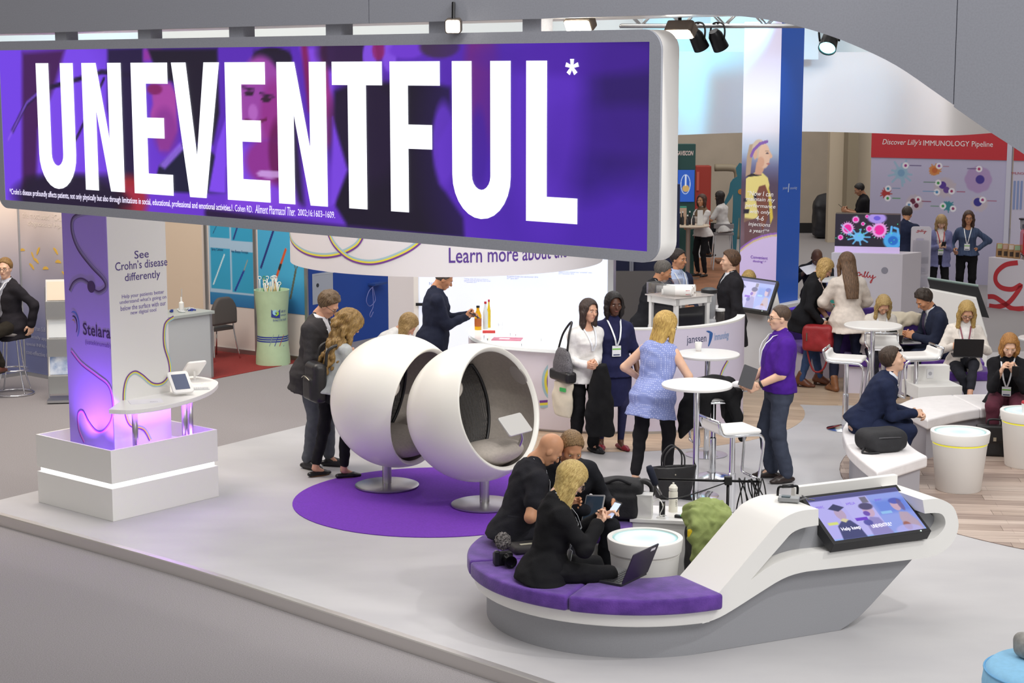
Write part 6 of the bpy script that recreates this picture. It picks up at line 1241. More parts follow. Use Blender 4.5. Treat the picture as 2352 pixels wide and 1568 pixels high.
for i in range(26):
	a, r = g.uniform(0, 6.28), g.uniform(.02, .17); x, y = r * math.cos(a), r * math.sin(a); hgt = g.uniform(.06, .22); dx, dy = g.uniform(-.04, .06), g.uniform(-.03, .03); c = ['e8ebe6', '2f8a5a', 'e8ebe6', 'c8a86a', 'e8ebe6'][i % 5]
	m = MB().tube([(x, y, .96), (x + dx, y + dy, 1.0 + hgt)], .0075, 6);
	if i % 2 == 0: m.tube([(x + dx + .022 * math.cos(t), y + dy, 1.02 + hgt + .022 * math.sin(t)) for t in np.linspace(0, 6.28, 13)[:-1]], .006, 5, closed=True)
	o = m.build('instrument_handle', mat('handle_' + c, c, .4), None, True); o.location = (cn.x, cn.y + .12, HZ); o.name = 'endoscopy_instrument'; tag(o, 'thin endoscopy instrument sticking out of the green bin', 'instrument', 'instruments in the green bin')
# ------------------------------------------------------------------ coffee company booth, right background
lw0 = D(2000, 400, 34.6); lw1 = D(2312, 400, 33.4); LWl = Wall((lw0.x, lw0.y), (lw1.x - lw0.x, lw1.y - lw0.y)); ll = (lw1 - lw0).xy.length; lb = thing('cell_poster_wall', 'lavender poster wall of cells under a red Immunology Pipeline header', 'display wall', (lw0.x, lw0.y, HZ)); LM = LWl.matrix(); LM.translation = Vector(); lz = lambda u, v: (LWl.sz(u, v)[0], LWl.sz(u, v)[1] - HZ)
hz_ = lz(2000, 361)[1]; ht_ = lz(2000, 300)[1]; MB().prism([(0, 0), (ll, 0), (ll, ht_), (0, ht_)], -.06, 0).build('wall_core', mat('lav_panel', 'bdb9d6', .6), lb, matrix=LM)
REDH = mat('header_red', 'c8323c', .5); MB().prism([(0, hz_), (ll, hz_), (ll, ht_), (0, ht_)], 0, .02).build('red_header', REDH, lb, matrix=LM)
for s_, ua, ub, v, sh, of in (('Discover Lilly’s', 2027, 2117, 335, .25, 0), ('IMMUNOLOGY Pipeline', 2121, 2281, 338, 0, 0)): a = lz(ua, v); b = lz(ub, v); text('header_lettering', s_, INKW, lb, LM @ Matrix.Translation((a[0], a[1], .022)), w=b[0] - a[0], h=.135, shear=sh, offset=of)
def cells(u, v):
	A = ll / hz_; c = Canvas(u, v, A, 'c3bfdc'); c.c = c.c * (.92 + .08 * v[..., None]); rn = np.random.default_rng(2)
	P = lambda uu, vv: (lambda q: (q[0] / hz_, q[1] / hz_))(lz(uu, vv)); k = 1 / 3993 * 34 / hz_
	def spiky(u0, v0, r, col, core=None, n=9, L=1.9, w=.4):
		x, y = P(u0, v0)
		for i in range(n): a = 2 * math.pi * i / n + rn.uniform(-.3, .3); l = r * k * L * rn.uniform(.7, 1.2); c.line([(x, y), (x + l * math.cos(a), y + l * math.sin(a))], r * k * w, col, .002, .85)
		c.ell(x, y, r * k, r * k * .9, col, .4)
		if core: c.ell(x, y, r * k * .55, r * k * .55, core, .3)
	def disc(u0, v0, r, col='f0eef6'): x, y = P(u0, v0); c.ell(x, y, r * k, r * k, col, .12);
	spiky(2070, 397, 13, '9cc0d8', '7fa8cc', 11, 2.2); spiky(2147, 391, 10, 'd88a4a', 'c86a3a', 16, 1.3, .3); spiky(2035, 444, 8, 'b83a3a', None, 14, 1.5, .3)
	x, y = P(2247, 412)
	for i in range(8): a = i * .785; c.ell(x + 16 * k * math.cos(a), y + 16 * k * math.sin(a), 13 * k, 13 * k, 'b49ac8', .3)
	c.ell(x, y, 18 * k, 18 * k, 'b49ac8', .3); c.ell(x + 4 * k, y, 9 * k, 9 * k, '4a3a98', .2)
	for u0, v0, r in ((2170, 430, 20), (2101, 465, 16), (2250, 468, 15)): spiky(u0, v0, r, 'c8bcc8', None, 20, 1.15, .2)
	for u0, v0, r, col in ((2165, 425, 8, '5a3a9a'), (2174, 436, 7, '6a4a9a'), (2097, 462, 6, '6a2440'), (2105, 472, 5, '6a2440'), (2246, 464, 9, '3a3490')): disc(u0, v0, r, col)
	spiky(2178, 473, 9, '3a8a98', None, 14, 1.4, .3)
	for u0, v0, cc in ((2080, 380, 'a0308a'), (2157, 381, '9a3a98'), (2249, 388, 'b8306a'), (2155, 420, '3a9a4a'), (2152, 441, '4a90c8'), (2186, 439, 'a83a6a'), (2040, 433, '3a90b0'), (2039, 455, '3aa04a'), (2109, 458, 'a8305a'), (2257, 459, 'a83a7a'), (2166, 473, '3aa04a'), (2189, 479, '9a3a6a'), (2088, 470, '6a9ac8')): disc(u0, v0, 7); disc(u0, v0, 3, cc)
	for u0, v0, L, cc in ((2090, 380, 26, '4a3a70'), (2167, 382, 12, 'a85a6a'), (2222, 387, 20, '4a3a70'), (2122, 418, 26, '4a7a5a'), (2120, 439, 28, '5a9ac8'), (2198, 440, 18, 'a84a6a'), (2050, 432, 18, '5a8ab0'), (2050, 455, 18, '4a9a5a'), (2118, 462, 20, '8a3a5a'), (2268, 461, 20, 'a85a7a'), (2138, 473, 18, '4a8a5a')): x, y = P(u0, v0); c.line([(x, y), (x + L * k, y)], 1.8 * k, cc, .002, .8)
	return c.c
painted('cell_print', ll, hz_, 300, 230, cells, attr_mat('print'), lb, LM @ Matrix.Translation((0, 0, .004)))
MB().prism([(ll, 0), (ll + .09, 0), (ll + .09, ht_), (ll, ht_)], -.06, .04).build('end_post', mat('post_lilac', 'cfcfe0', .5), lb, matrix=LM)
lr0 = lw1 + LWl.d * .12; rw = thing('narrow_poster_wall', 'pale poster wall with red header cut by the right edge', 'display wall', (lr0.x, lr0.y, HZ)); RWl = Wall((lr0.x, lr0.y), (1, -.35)); RM = RWl.matrix(); RM.translation = Vector(); MB().prism([(0, 0), (2.2, 0), (2.2, ht_), (0, ht_)], -.06, 0).build('wall_core', mat('lav_panel2', 'cdc9de', .6), rw, matrix=RM); MB().prism([(0, hz_), (2.2, hz_), (2.2, ht_), (0, ht_)], 0, .02).build('red_header', REDH, rw, matrix=RM)
for i in range(3):
	s, z = RWl.sz(2331 + 8 * i, 415); z -= HZ; MB().prism(rrect(s - .02, z - .55, s + .02, z, .015), .002, .005).build('bar_print', mat('bar_blue', '8a9ac8', .6), rw, matrix=RM)
a = RWl.sz(2318, 402); text('wall_text', 'IMMUNOLOGY Pipeline', mat('ink_red', 'b83a4a', .6), rw, RM @ Matrix.Translation((a[0], a[1] - HZ, .004)), h=.06)
LIL = mat('lilly_counter', 'cfcad2', .5); REDI = mat('ink_script_red', 'b8323a', .5)
def script(parent, pts, M, w, name='script_logo'):
	P = spline(pts, 6); V, Fs = [], []; P = [Vector(p) for p in P]
	for i, p in enumerate(P):
		t = (P[min(i + 1, len(P) - 1)] - P[max(i - 1, 0)]).normalized(); n = Vector((-t.y, t.x)); V += [(p.x + n.x * w / 2, p.y + n.y * w / 2, .003), (p.x - n.x * w / 2, p.y - n.y * w / 2, .003)]
	return mesh_obj(name, V, [(2 * i, 2 * i + 1, 2 * i + 3, 2 * i + 2) for i in range(len(P) - 1)], REDI, parent, matrix=M)
LILLY = [(.0, .10), (.10, .02), (.20, .06), (.26, .30), (.24, .52), (.16, .46), (.10, .34), (.14, .24), (.26, .30), (.33, .40), (.36, .28), (.35, .18), (.40, .20), (.47, .40), (.52, .60), (.48, .56), (.46, .30), (.49, .18), (.56, .30), (.63, .56), (.66, .60), (.61, .52), (.59, .30), (.62, .18), (.69, .26), (.72, .36), (.73, .22), (.80, .20), (.86, .40), (.84, .10), (.78, -.20), (.74, -.14), (.84, .10), (1.0, .30)]
c0 = G(1905, 742, HZ); c1 = G(2068, 747, HZ); LC = Wall((c0.x, c0.y), (c1.x - c0.x, c1.y - c0.y)); cwid = (c1 - c0).xy.length; lcn = thing('demo_counter', 'white demo counter with a red script logo under the cell display', 'counter', (c0.x, c0.y, HZ)); M5 = LC.matrix(); M5.translation = Vector(); chh = LC.sz(1905, 580)[1] - HZ
sk_ = (LC.d * .30 + LC.n * -.42); MB().prism([(0, 0), (LC.d.x * cwid, LC.d.y * cwid), (LC.d.x * cwid + sk_.x, LC.d.y * cwid + sk_.y), (sk_.x * .4 - LC.n.x * .4, sk_.y * .4 - LC.n.y * .4)], 0, chh).build('counter_body', LIL, lcn, bevel=.005)
a = LC.sz(1962, 640); b = LC.sz(2012, 640); ww = b[0] - a[0]; script(lcn, [(a[0] + x * ww, a[1] - HZ + y * ww * .62 + x * -.02) for x, y in LILLY], M5, .014); s, z = LC.sz(2032, 621); MB().prism(arc(s, z - HZ, .055, 0, 360, 24)[:-1], 0, .004).build('round_vent', mat('vent_grey', '8e8c98', .6), lcn, matrix=M5)
td = thing('transparent_display', 'see-through box display showing glowing pink and blue cells', 'screen', (c0.x, c0.y, HZ + chh)); M6 = M5.copy(); a = LC.sz(1916, 585); b = LC.sz(2066, 585); s0_, s1_ = a[0], b[0]; dh_ = LC.sz(1916, 492)[1] - HZ - chh
MB().prism([(s0_, 0), (s1_, 0), (s1_, .10), (s0_, .10)], -.40, -.10).build('display_base', mat('base_lilac', 'cdb8e4', .4, emit=.3), td, matrix=M6)
MB().prism([(s0_, .10), (s1_, .10), (s1_, dh_), (s0_, dh_)], -.40, -.115).build('dark_chamber', mat('chamber', '2c2830', .3, alpha=.86), td, matrix=M6)
def cell_video(u, v):
	A = (s1_ - s0_) / (dh_ - .1); c = Canvas(u, v, A, '2c2834'); al = np.zeros(u.shape); rn = np.random.default_rng(8)
	X = lambda px: (px - 1916) / 150 * A; Y_ = lambda py: 1 - (py - 492) / 88
	def halo(x, y, r, outer, inner):
		for i in range(18): a = i * .35; c.line([(x, y), (x + r * 1.35 * math.cos(a), y + r * 1.35 * math.sin(a))], r * .14, outer, .01, .7)
		c.ell(x, y, r, r, outer, .2); c.ell(x, y, r * .66, r * .66, inner, .25)
	for px, py, r in ((1963, 507, .09), (1989, 498, .05), (1980, 518, .05), (1945, 531, .16), (1929, 556, .07), (1995, 531, .09), (2018, 534, .20), (2029, 552, .05)): halo(X(px), Y_(py), r, 'e6a0e0', 'e82a9a')
	for i in range(9): a = i * .7; c.line([(X(1971), Y_(554)), (X(1971) + .34 * math.cos(a), Y_(554) + .24 * math.sin(a))], .05, '6ab4e8', .02, .9)
	c.ell(X(1971), Y_(554), .14, .12, '6ab4e8', .3); c.ell(X(2012), Y_(502), .24, .14, 'a890e0', .35); c.ell(X(2012), Y_(502), .09, .06, '6a5ad0', .3); c.ell(X(2050), Y_(562), .26, .24, '4aa0e0', .25); c.ell(X(2050), Y_(562), .13, .12, '2a6ac0', .3)
	c.line([(X(2044), Y_(545)), (X(2046), Y_(525))], .07, '5aa8e4', .02); c.line([(X(2062), Y_(548)), (X(2060), Y_(530)), (X(2052), Y_(527))], .07, '5aa8e4', .02); c.line([(X(1930), Y_(522)), (X(1960), Y_(552))], .04, '9ac8f0', .02, .8)
	for _ in range(26): c.ell(rn.uniform(0, A), rn.uniform(.1, .95), .012, .012, '4ae0a0', .5)
	return c.c
painted('cell_video', s1_ - s0_, dh_ - .1, 150, 90, cell_video, attr_mat('cell_video', .2, 1.0), td, M6 @ Matrix.Translation((s0_, .10, -.11)))
lbp = G(2109, 716, HZ); lbr = thing('leaflet_stand', 'white leaflet stand with script logo beside the demo counter', 'brochure rack', (lbp.x, lbp.y, HZ), R(-6)); hst = D(2109, 520, lbp.y).z - HZ; MB().prism(rrect(-.17, 0, .17, hst, .05), -.04, 0, lambda a, b, h: (a, h, b)).build('panel', mat('stand_white', 'd6d2dc', .5), lbr)
MXZ = Matrix(((1, 0, 0, 0), (0, 0, -1, -.041), (0, 1, 0, 0), (0, 0, 0, 1))); script(lbr, [(-.09 + x * .18, hst - .10 + y * .08) for x, y in LILLY], MXZ, .008)
for z, cs in ((hst - .55, ('b8b4cc',)), (hst - .78, ('6aa0d8', 'a04a8a', '4a4a78')), (hst - 1.10, ('6aa0d8', 'a04a8a', '4a4a78'))):
	MB().box((0, -.075, z + .12), (.26, .008, .28 if len(cs) > 1 else .40)).build('leaflet_pocket', mat('pocket', 'c9c6d2', .2, alpha=.6), lbr)
	for i, c in enumerate(cs): MB().box((.02 * (i - 1), -.065 - .003 * i, z + .20 - .08 * i), (.12, .004, .08 if len(cs) > 1 else .3)).build('leaflet', mat('leaf_' + c, c, .6), lbr)
d0 = G(2266, 705, HZ); d1 = G(2400, 722, HZ); CW2 = Wall((d0.x, d0.y), (d1.x - d0.x, d1.y - d0.y)); cc2 = thing('coffee_counter', 'white coffee counter with a huge red looping script letter', 'counter', (d0.x, d0.y, HZ)); M7 = CW2.matrix(); M7.translation = Vector(); h7 = CW2.sz(2272, 590)[1] - HZ
MB().prism([(0, 0), (1.5, 0), (1.5, h7), (0, h7)], -.7, 0).build('counter_body', LIL, cc2, matrix=M7, bevel=.005); cz7 = lambda u, v: (CW2.sz(u, v)[0], CW2.sz(u, v)[1] - HZ)
script(cc2, [cz7(u, v) for u, v in ((2338, 603), (2310, 608), (2290, 625), (2287, 645), (2300, 660), (2325, 664), (2345, 655), (2330, 680), (2312, 698), (2290, 704), (2272, 702))], M7, .085, 'giant_letter'); script(cc2, [cz7(u, v) for u, v in ((2269, 681), (2285, 682), (2305, 695), (2325, 708), (2352, 708))], M7, .085, 'giant_letter')
base = CW2.uv(2275, 590, -.2);
for i in range(4):
	p = CW2.pt(cz7(2282 + 13.5 * i, 590)[0], h7 + HZ, -.16); o = thing('coffee_bag', ['leftmost brown coffee bag on the white coffee counter', 'second brown coffee bag from the left on the counter', 'third brown coffee bag from the left on the counter', 'brown coffee bag next to the red espresso machine'][i], 'coffee bag', p, R(-4), 'coffee bags on the coffee counter')
	MB().prism([(-.055, 0), (.055, 0), (.052, .16), (.045, .24), (-.045, .24), (-.052, .16)], -.035, .035, lambda a, b, h: (a, h, b)).build('bag_body', mat('kraft', 'a8845c', .7), o, bevel=.006); MB().box((0, -.037, .19), (.09, .004, .08)).build('bag_label', mat('label_' + str(i), ['b8c89a', 'c8a89a', 'd8d0c4', '9ac09a'][i], .6), o); MB().box((0, -.037, .07), (.06, .004, .08)).build('bag_window', mat('bean_dark', '3a2a20', .4), o)
gp_ = CW2.pt(cz7(2318, 560)[0], h7 + HZ, -.45); gr = thing('coffee_grinder', 'black coffee grinder with a clear hopper on the coffee counter', 'grinder', gp_); MB().box((0, 0, .02), (.17, .2, .04)).build('grinder_base', BLACKP, gr); MB().lathe([(0, .04), (.06, .04), (.075, .20), (.085, .32), (.06, .40), (0, .40)], 20).build('grinder_body', BLACKP, gr, angle=40); MB().lathe([(.04, .40), (.09, .50), (.10, .66), (.096, .66), (.086, .50), (.036, .40)], 20).build('hopper', mat('hopper_clear', 'b8b4ba', .1, alpha=.45), gr, True); MB().lathe([(0, .66), (.12, .66), (.12, .68), (0, .68)], 20).build('hopper_lid', BLACKP, gr)
ep = CW2.pt(cz7(2356, 590)[0], h7 + HZ, -.3); es = thing('espresso_machine', 'red espresso machine cut by the right picture edge', 'coffee machine', ep, R(-8)); MB().prism(rrect(-.26, .06, .3, .52, .08), -.2, .2, lambda a, b, h: (a, h, b)).build('machine_body', mat('machine_red', 'c02a34', .3, coat=.5), es, bevel=.02); MB().box((.02, 0, .56), (.5, .36, .06)).build('cup_rail', BLACKP, es); MB().box((.02, -.02, .03), (.5, .42, .06)).build('drip_tray', STEEL, es)
for i in range(3): MB().lathe([(0, .59), (.03, .59), (.035, .68), (0, .68)], 12, (-.12 + .1 * i, -.05, 0)).build('stacked_cup', WHITE, es, angle=40)
lsp = lw0 + LWl.d * 2.45;
# ------------------------------------------------------------------ teal booth and hall corner behind the rear tower
gv = thing('teal_booth_panel', 'dark teal booth panel with white lettering above a blue screen', 'display wall', D(1573, 600, 35.4)); gvp = D(1573, 600, 35.4); gv.location.z = HZ
gw = D(1597, 400, 35.4).x - D(1545, 400, 35.4).x; g0x = D(1545, 400, 35.4).x - gvp.x; zt2 = D(1573, 331, 35.4).z - HZ; MB().prism([(g0x, 0), (g0x + gw, 0), (g0x + gw, zt2), (g0x, zt2)], 0, .3, lambda a, b, h: (a, h, b)).build('panel', mat('teal_dark', '2c5552', .6), gv)
zq = lambda v: D(1573, v, 35.4).z - HZ; xq = lambda u: D(u, 400, 35.4).x - gvp.x
GX = Matrix(((1, 0, 0, 0), (0, 0, -1, -.005), (0, 1, 0, 0), (0, 0, 0, 1))); text('brand_lettering', 'GAVISCON', mat('ink_pinkwhite', 'f0dcd6', .5), gv, GX @ Matrix.Translation((xq(1552), zq(357), 0)), w=xq(1592) - xq(1552), h=zq(346) - zq(357), shear=.2, offset=.03)
def gscreen(u, v): c = Canvas(u, v, .52, '2f62c8'); c.ell(.24, .55, .15, .30, 'e8f0ff', .06); c.ell(.24, .55, .13, .28, '2f62c8', .06); c.ell(.25, .42, .10, .10, 'd8b06a', .2); c.rect(.22, .5, .27, .85, 'f0f4ff', .01); return c.c
painted('blue_screen', xq(1595) - xq(1557), zq(390) - zq(463), 40, 70, gscreen, attr_mat('gscreen', .3, .75), gv, GX @ Matrix.Translation((xq(1557), zq(463), .02)))
MB().prism([(xq(1551), 0), (xq(1556), 0), (xq(1556), zq(355)), (xq(1551), zq(355))], -.1, -.02, lambda a, b, h: (a, h, b)).build('edge_post', ALU, gv)
rc = D(1612, 500, 42.5); rcab = thing('red_cabinet', 'red wall cabinet beside the teal panel in the hall', 'cabinet', (rc.x, 42.5, HZ)); z0, z1 = D(1612, 478, 42.5).z - HZ, D(1612, 380, 42.5).z - HZ; wdt = D(1628, 400, 42.5).x - D(1592, 400, 42.5).x; MB().box((0, 0, z1 / 2), (wdt, .4, z1)).build('cabinet_body', mat('cab_red', '9a2f24', .6), rcab, bevel=.02); MB().box((-wdt * .35, -.21, z1 * .80), (.06, .03, .45)).build('handle', mat('cab_handle', 'c05a4a', .5), rcab)
pp = thing('wall_pipe', 'beige bent pipe on the hall wall by the red cabinet', 'pipe', (rc.x + .6, 43.0, HZ)); zz = D(1640, 385, 43).z - HZ; MB().tube(spline([(-.25, 0, zz), (.1, 0, zz), (.28, 0, zz - .05), (.33, 0, zz - .3), (.33, 0, zz - 1.0), (.33, 0, 0)], 5), .09, 10).build('pipe_run', mat('pipe_beige', '8f8470', .6), pp, True)
# flat human figure display
hf = thing('figure_cutout', 'teal human silhouette cut-out standing behind the printed tower', 'display', D(1690, 600, 37.5)); hf.location.z = HZ; fx = D(1690, 400, 37.5).x; zf = lambda v: D(1690, v, 37.5).z - HZ; xf = lambda u: D(u, 400, 37.5).x - fx
out_ = [(1694, 374), (1702, 376), (1706, 386), (1703, 398), (1700, 404), (1712, 410), (1724, 418), (1730, 450), (1740, 470), (1738, 476), (1722, 455), (1716, 440), (1716, 470), (1714, 500), (1712, 590), (1698, 592), (1698, 540), (1697, 500), (1695, 500), (1692, 545), (1690, 588), (1678, 588), (1680, 520), (1681, 480), (1681, 445), (1676, 456), (1664, 472), (1659, 470), (1662, 462), (1671, 442), (1674, 420), (1680, 411), (1690, 405), (1688, 398), (1686, 386)]
MB().prism([(xf(u), zf(v)) for u, v in out_], 0, .03, lambda a, b, h: (a, h, b)).build('figure', mat('figure_teal', '34778a', .6), hf); MB().box((xf(1698), .0, .03), (1.0, .5, .06)).build('foot_plate', mat('foot_wood', '6a4a38', .6), hf)
ox, oz = xf(1698), zf(440); MB().prism(arc(ox, oz, .06, 0, 360, 14)[:-1], -.012, -.001, lambda a, b, h: (a, h, b)).build('organ_patch', mat('organ_orange', 'c88a4a', .6), hf)
structure(MB().prism([tuple(G(u, v, HZ).xy) for u, v in ((1545, 668), (1700, 668), (1705, 592), (1545, 592))], HZ, HZ + .006).build('floor_brown', mat('brown_floor', '8a5a3c', .7, noise=.2, nscale=4)))
gt = G(1579, 640, HZ); gtb = thing('high_table', 'beige high table with bottles at the teal booth', 'table', (gt.x, gt.y, HZ)); zt3 = D(1579, 516, gt.y).z - HZ; MB().lathe([(0, zt3 - .03), (.42, zt3 - .03), (.43, zt3 - .015), (.42, zt3), (0, zt3)], 36).build('table_top', mat('beige_top', 'c9b8a4', .5), gtb, angle=40); MB().lathe([(0, 0), (.24, 0), (.24, .015), (.045, .03), (.045, zt3 - .03), (0, zt3 - .03)], 20).build('pole', mat('pole_warm', 'a8958a', .35, .7), gtb, angle=40)
for i, (dx, dy, hh, c) in enumerate(((-.22, -.1, .20, '2a2a2e'), (-.12, -.05, .24, '26262a'), (-.03, -.12, .18, '303036'), (.03, .05, .24, '242428'), (.10, -.05, .20, '2e2e34'), (-.16, .1, .22, '2a2a30'))):
	o = thing('small_bottle', 'small dark bottle on the beige table at the teal booth', 'bottle', (gt.x + dx, gt.y + dy, HZ + zt3), 0, 'dark bottles on the beige table'); MB().lathe([(0, 0), (.028, 0), (.028, hh * .6), (.012, hh * .75), (.012, hh), (0, hh)], 12).build('bottle_body', mat('bt_' + c, c, .25), o, angle=40); MB().lathe([(.0, hh), (.014, hh), (.014, hh + .03), (0, hh + .03)], 10).build('bottle_cap', WHITE, o)
o = thing('paper_stand', 'white upright card holder on the beige table', 'card holder', (gt.x + .22, gt.y - .12, HZ + zt3), R(10)); MB().box((0, 0, .15), (.11, .02, .30)).build('card', WHITE_M, o); MB().box((0, 0, .008), (.13, .10, .016)).build('holder_foot', GLASS, o)
o = thing('product_box', 'pale product box standing at the back of the beige table', 'box', (gt.x - .1, gt.y + .22, HZ + zt3), 0); MB().box((0, 0, .16), (.16, .08, .32)).build('box_body', mat('box_peach', 'd8b8a0', .6), o); MB().box((0, 0, .335), (.16, .08, .03)).build('box_lid', mat('box_green', '4aa48a', .6), o)
gs = G(1668, 622, HZ); sst = thing('wire_stool', 'grey stool under the dark-haired woman at the teal booth', 'stool', (gs.x - .05, gs.y + .3, HZ)); MB().box((0, 0, .76), (.42, .38, .06)).build('seat', mat('stool_grey2', '8a8688', .5), sst, bevel=.01)
for sx in (-1, 1):
	for sy in (-1, 1): MB().tube([(sx * .17, sy * .15, .74), (sx * .21, sy * .19, 0)], .014, 6).build('leg', CHROME, sst)
MB().box((0, -.17, .92), (.42, .03, .10)).build('backrest', 'stool_grey2', sst, bevel=.01)
# dark booth front behind the bar
db0 = D(1400, 640, 26.5); dbt = thing('dark_glass_booth', 'dark blue glazed booth front behind the bar staff', 'booth wall', (db0.x, 26.5, HZ)); wdb = D(1560, 640, 26.5).x - db0.x; MB().box((wdb / 2, .1, 1.2), (wdb, .08, 2.4)).build('dark_panel', mat('dark_navy_glass', '1c2036', .2), dbt)
for t in (0, .30, .33, .72): MB().box((wdb * t, .04, 1.2), (.03, .04, 2.4)).build('frame_post', mat('frame_grey', '6a6c74', .5), dbt)
MB().box((wdb / 2, .04, .55), (wdb, .05, 1.05)).build('lower_panel', mat('dark_grey_panel', '54504e', .7), dbt); MB().box((.12, .035, 1.45), (.16, .01, .10), (0, R(35), 0)).build('paper_note', WHITE_M, dbt)
eq = D(1905, 520, 43.5); bg_ = thing('covered_equipment', 'dark covered equipment heap by the hall wall', 'equipment', (eq.x, 43.3, HZ)); S = SDF(); S.box((0, 0, .45), (.45, .35, .45), .12, .1).ell((-.1, 0, .85), (.35, .3, .25), .1); soft_obj('cover', S.mesh(.05, .02, 9, 3), mat('cover_black', '24242a', .6), bg_); MB().tube([(-.4, -.3, .06), (.4, -.3, .06)], .03, 6).build('strap', BLACKP, bg_)
# ------------------------------------------------------------------ the people
def HT(u, v, height, fl=0.0, back=0.0):
	r = ray(u, v); Y = (height + fl - CAM_H) * r[1] / r[2]; p = D(u, v, Y); return (p.x, p.y + back, fl)
def gxy(u, v, z=0.0): p = G(u, v, z); return (p.x, p.y, z)
SK, SKT, SKD, SKP = 'd8a589', 'c9906c', '5b3a2b', 'e2b79c'
def suit(c, shirt='e8eaf0', tr=None, v=(.20, .058, 0), hem=-.20, **k): return [('shirt', dict(col=shirt, off=.008, sleeve=2.0, armoff=.003, hem=-.06)), ('jacket', dict(col=c, v=v, hem=hem, off=.022, armoff=.014, **k)), ('trousers', dict(col=tr or c, fit=.006))]
def TR(c, **k): return ('trousers', dict(col=c, **k))
LAN = dict(t='lanyard')
PP = {}
# standing by the pods
PP['suit'] = person('tall man in charcoal jacket and glasses looking down beside the pods', gxy(722, 1072), -112, 1.88, 'm', dict(lean=9, head=(38, 5, 0), handR=(.10, .33, 1.18), handL=(-.10, .36, 1.20), gripR='hold', gripL='hold', footR=(.10, .02), footL=(-.10, .16)),
	dict(skin=SK, hair=('tousled', '7d664b', '4a3826'), glasses='2a2a30', wear=suit('3d3b3d', tr='5c6067'), shoe=('1d1d22', 'shoe'), extra=[dict(t='collar', col='e8eaf0'), dict(t='lanyard', badge=False)]), h=.012)
PP['curly'] = person('woman with long curly blonde hair and pale blouse, backpack on', gxy(764, 1096), -62, 1.70, 'f', dict(lean=14, head=(26, -10, 0), handR=(.06, .36, 1.05), handL=(-.02, .40, 1.10), gripR='hold', gripL='hold', footR=(.09, .12), footL=(-.12, -.10), toeR=(.1, 1, 0), toeL=(-.15, 1, 0)),
	dict(skin=SK, hair=('curly', 'a5854c', '6a4f2a'), hairkw=dict(curl=1.0, length=.52, vol=.034, back=.09), wear=[('blouse', dict(col='aeb3b5', hem=-.06, off=.016)), TR('1c1c20', len=.82, cuff=.052)], shoe=('14141a', 'flat'), sole='6a4a30'), h=.012, face=False)
PP['behind'] = person('woman with parted blonde hair bent over behind the rear pod', (-1.56, 18.3, 0), -85, 1.66, 'f', dict(lean=42, hfollow=.3, head=(38, 0, 0), handR=(.15, .5, 1.0), handL=(-.1, .5, 1.0)),
	dict(skin=SK, hair=('long', 'c2a36a', '85683a'), hairkw=dict(length=.26), wear=[('blouse', dict(col='e4e4e2')), TR('26262c')], shoe=('222226', 'shoe')), h=.016, face=False)
PP['navyman'] = person('man in navy jacket reading his phone by the glowing wall', (-.90, 19.75, 0), -84, 1.84, 'm', dict(lean=4, head=(32, 0, 0), handR=(.06, .36, 1.22), handL=(-.06, .40, 1.22), gripR='hold', gripL='tap', backR=(.6, .2, -.7), backL=(-.5, .1, .8)),
	dict(skin=SKT, hair=('short', '6a5f58', '3e3834'), wear=suit('262b3e', tr='2a3048', hem=-.24), shoe=('1a1a1e', 'shoe'), extra=[dict(t='collar', col='30364c')]), h=.012)
# standing group by the bar
PP['white'] = person('dark-haired woman in white blouse with shoulder bags, smiling', HT(1345, 682, 1.66), 206, 1.66, 'f', dict(lean=2, head=(4, 12, -6), handR=(.10, .22, .98), handL=(.02, .26, .99), gripR='hold', gripL='hold', footR=(.10, 0), footL=(-.08, .08)),
	dict(skin=SK, hair=('long', '47342c', '241a18'), hairkw=dict(length=.27), wear=[('blouse', dict(col='eceae8', hem=-.12, flare=.03, scoop=.085)), TR('1a1a1d', fit=.012, cuff=.07)], shoe=('1a1a1e', 'shoe'), extra=[dict(t='lanyard', z=.24, badge=False, off=.03)]), h=.0115)
PP['dress'] = person('woman in navy dress with braided hair and red shoes', HT(1408, 668, 1.71, 0, .05), 192, 1.71, 'f', dict(lean=1, head=(4, 6, 0), handR=(.26, .05, .86), handL=(-.26, .08, .84), footR=(.11, 0), footL=(-.09, .08), toeR=(.15, 1, 0)),
	dict(skin=SKD, hair=('long', '221a18', '0f0c0c'), hairkw=dict(length=.17, vol=.004), lips='8a4a42', wide=1.12, armw=1.15, wear=[('dress_top', dict(col='24264a', name='dress', hem=-.12, sleeve=.85, flare=.035, belly=.03, armoff=.012)), TR('2a2a4a', fit=-.006, cuff=.036, folds=0, name='tights')], shoe=('8c2230', 'flat'), extra=[dict(t='lanyard', z=.24, off=.04)]), h=.0115)
J = PP['dress']; skirt(J.root, J, J.k, '24264a', -.44, .205, .17, name='dress_skirt', a0=.215, b0=.175)
PP['blue'] = person('blonde woman in patterned lilac-blue sleeveless top, seen from behind', gxy(1500, 1108), -24, 1.71, 'f', dict(lean=10, roll=3, head=(16, -30, 4), handR=(.24, .34, 1.00), handL=(-.20, .20, .98), gripR='flat', elbowR=(.8, -.5, -.8), elbowL=(-1, -.4, -.4), footR=(.14, .05), footL=(-.13, -.12)),
	dict(skin=SKP, hair=('long', 'd8b768', '98753a'), hairkw=dict(length=.36, vol=.014, back=.06), glasses='4a3a2a', wide=1.2, armw=1.12, wear=[('top', dict(col='8f9acd', mat=None, sleeve=0, hem=-.26, flare=.045, off=.018)), TR('1d1c20', fit=.008, len=.9, cuff=.052)], shoe=('19191d', 'shoe')), h=.0115)
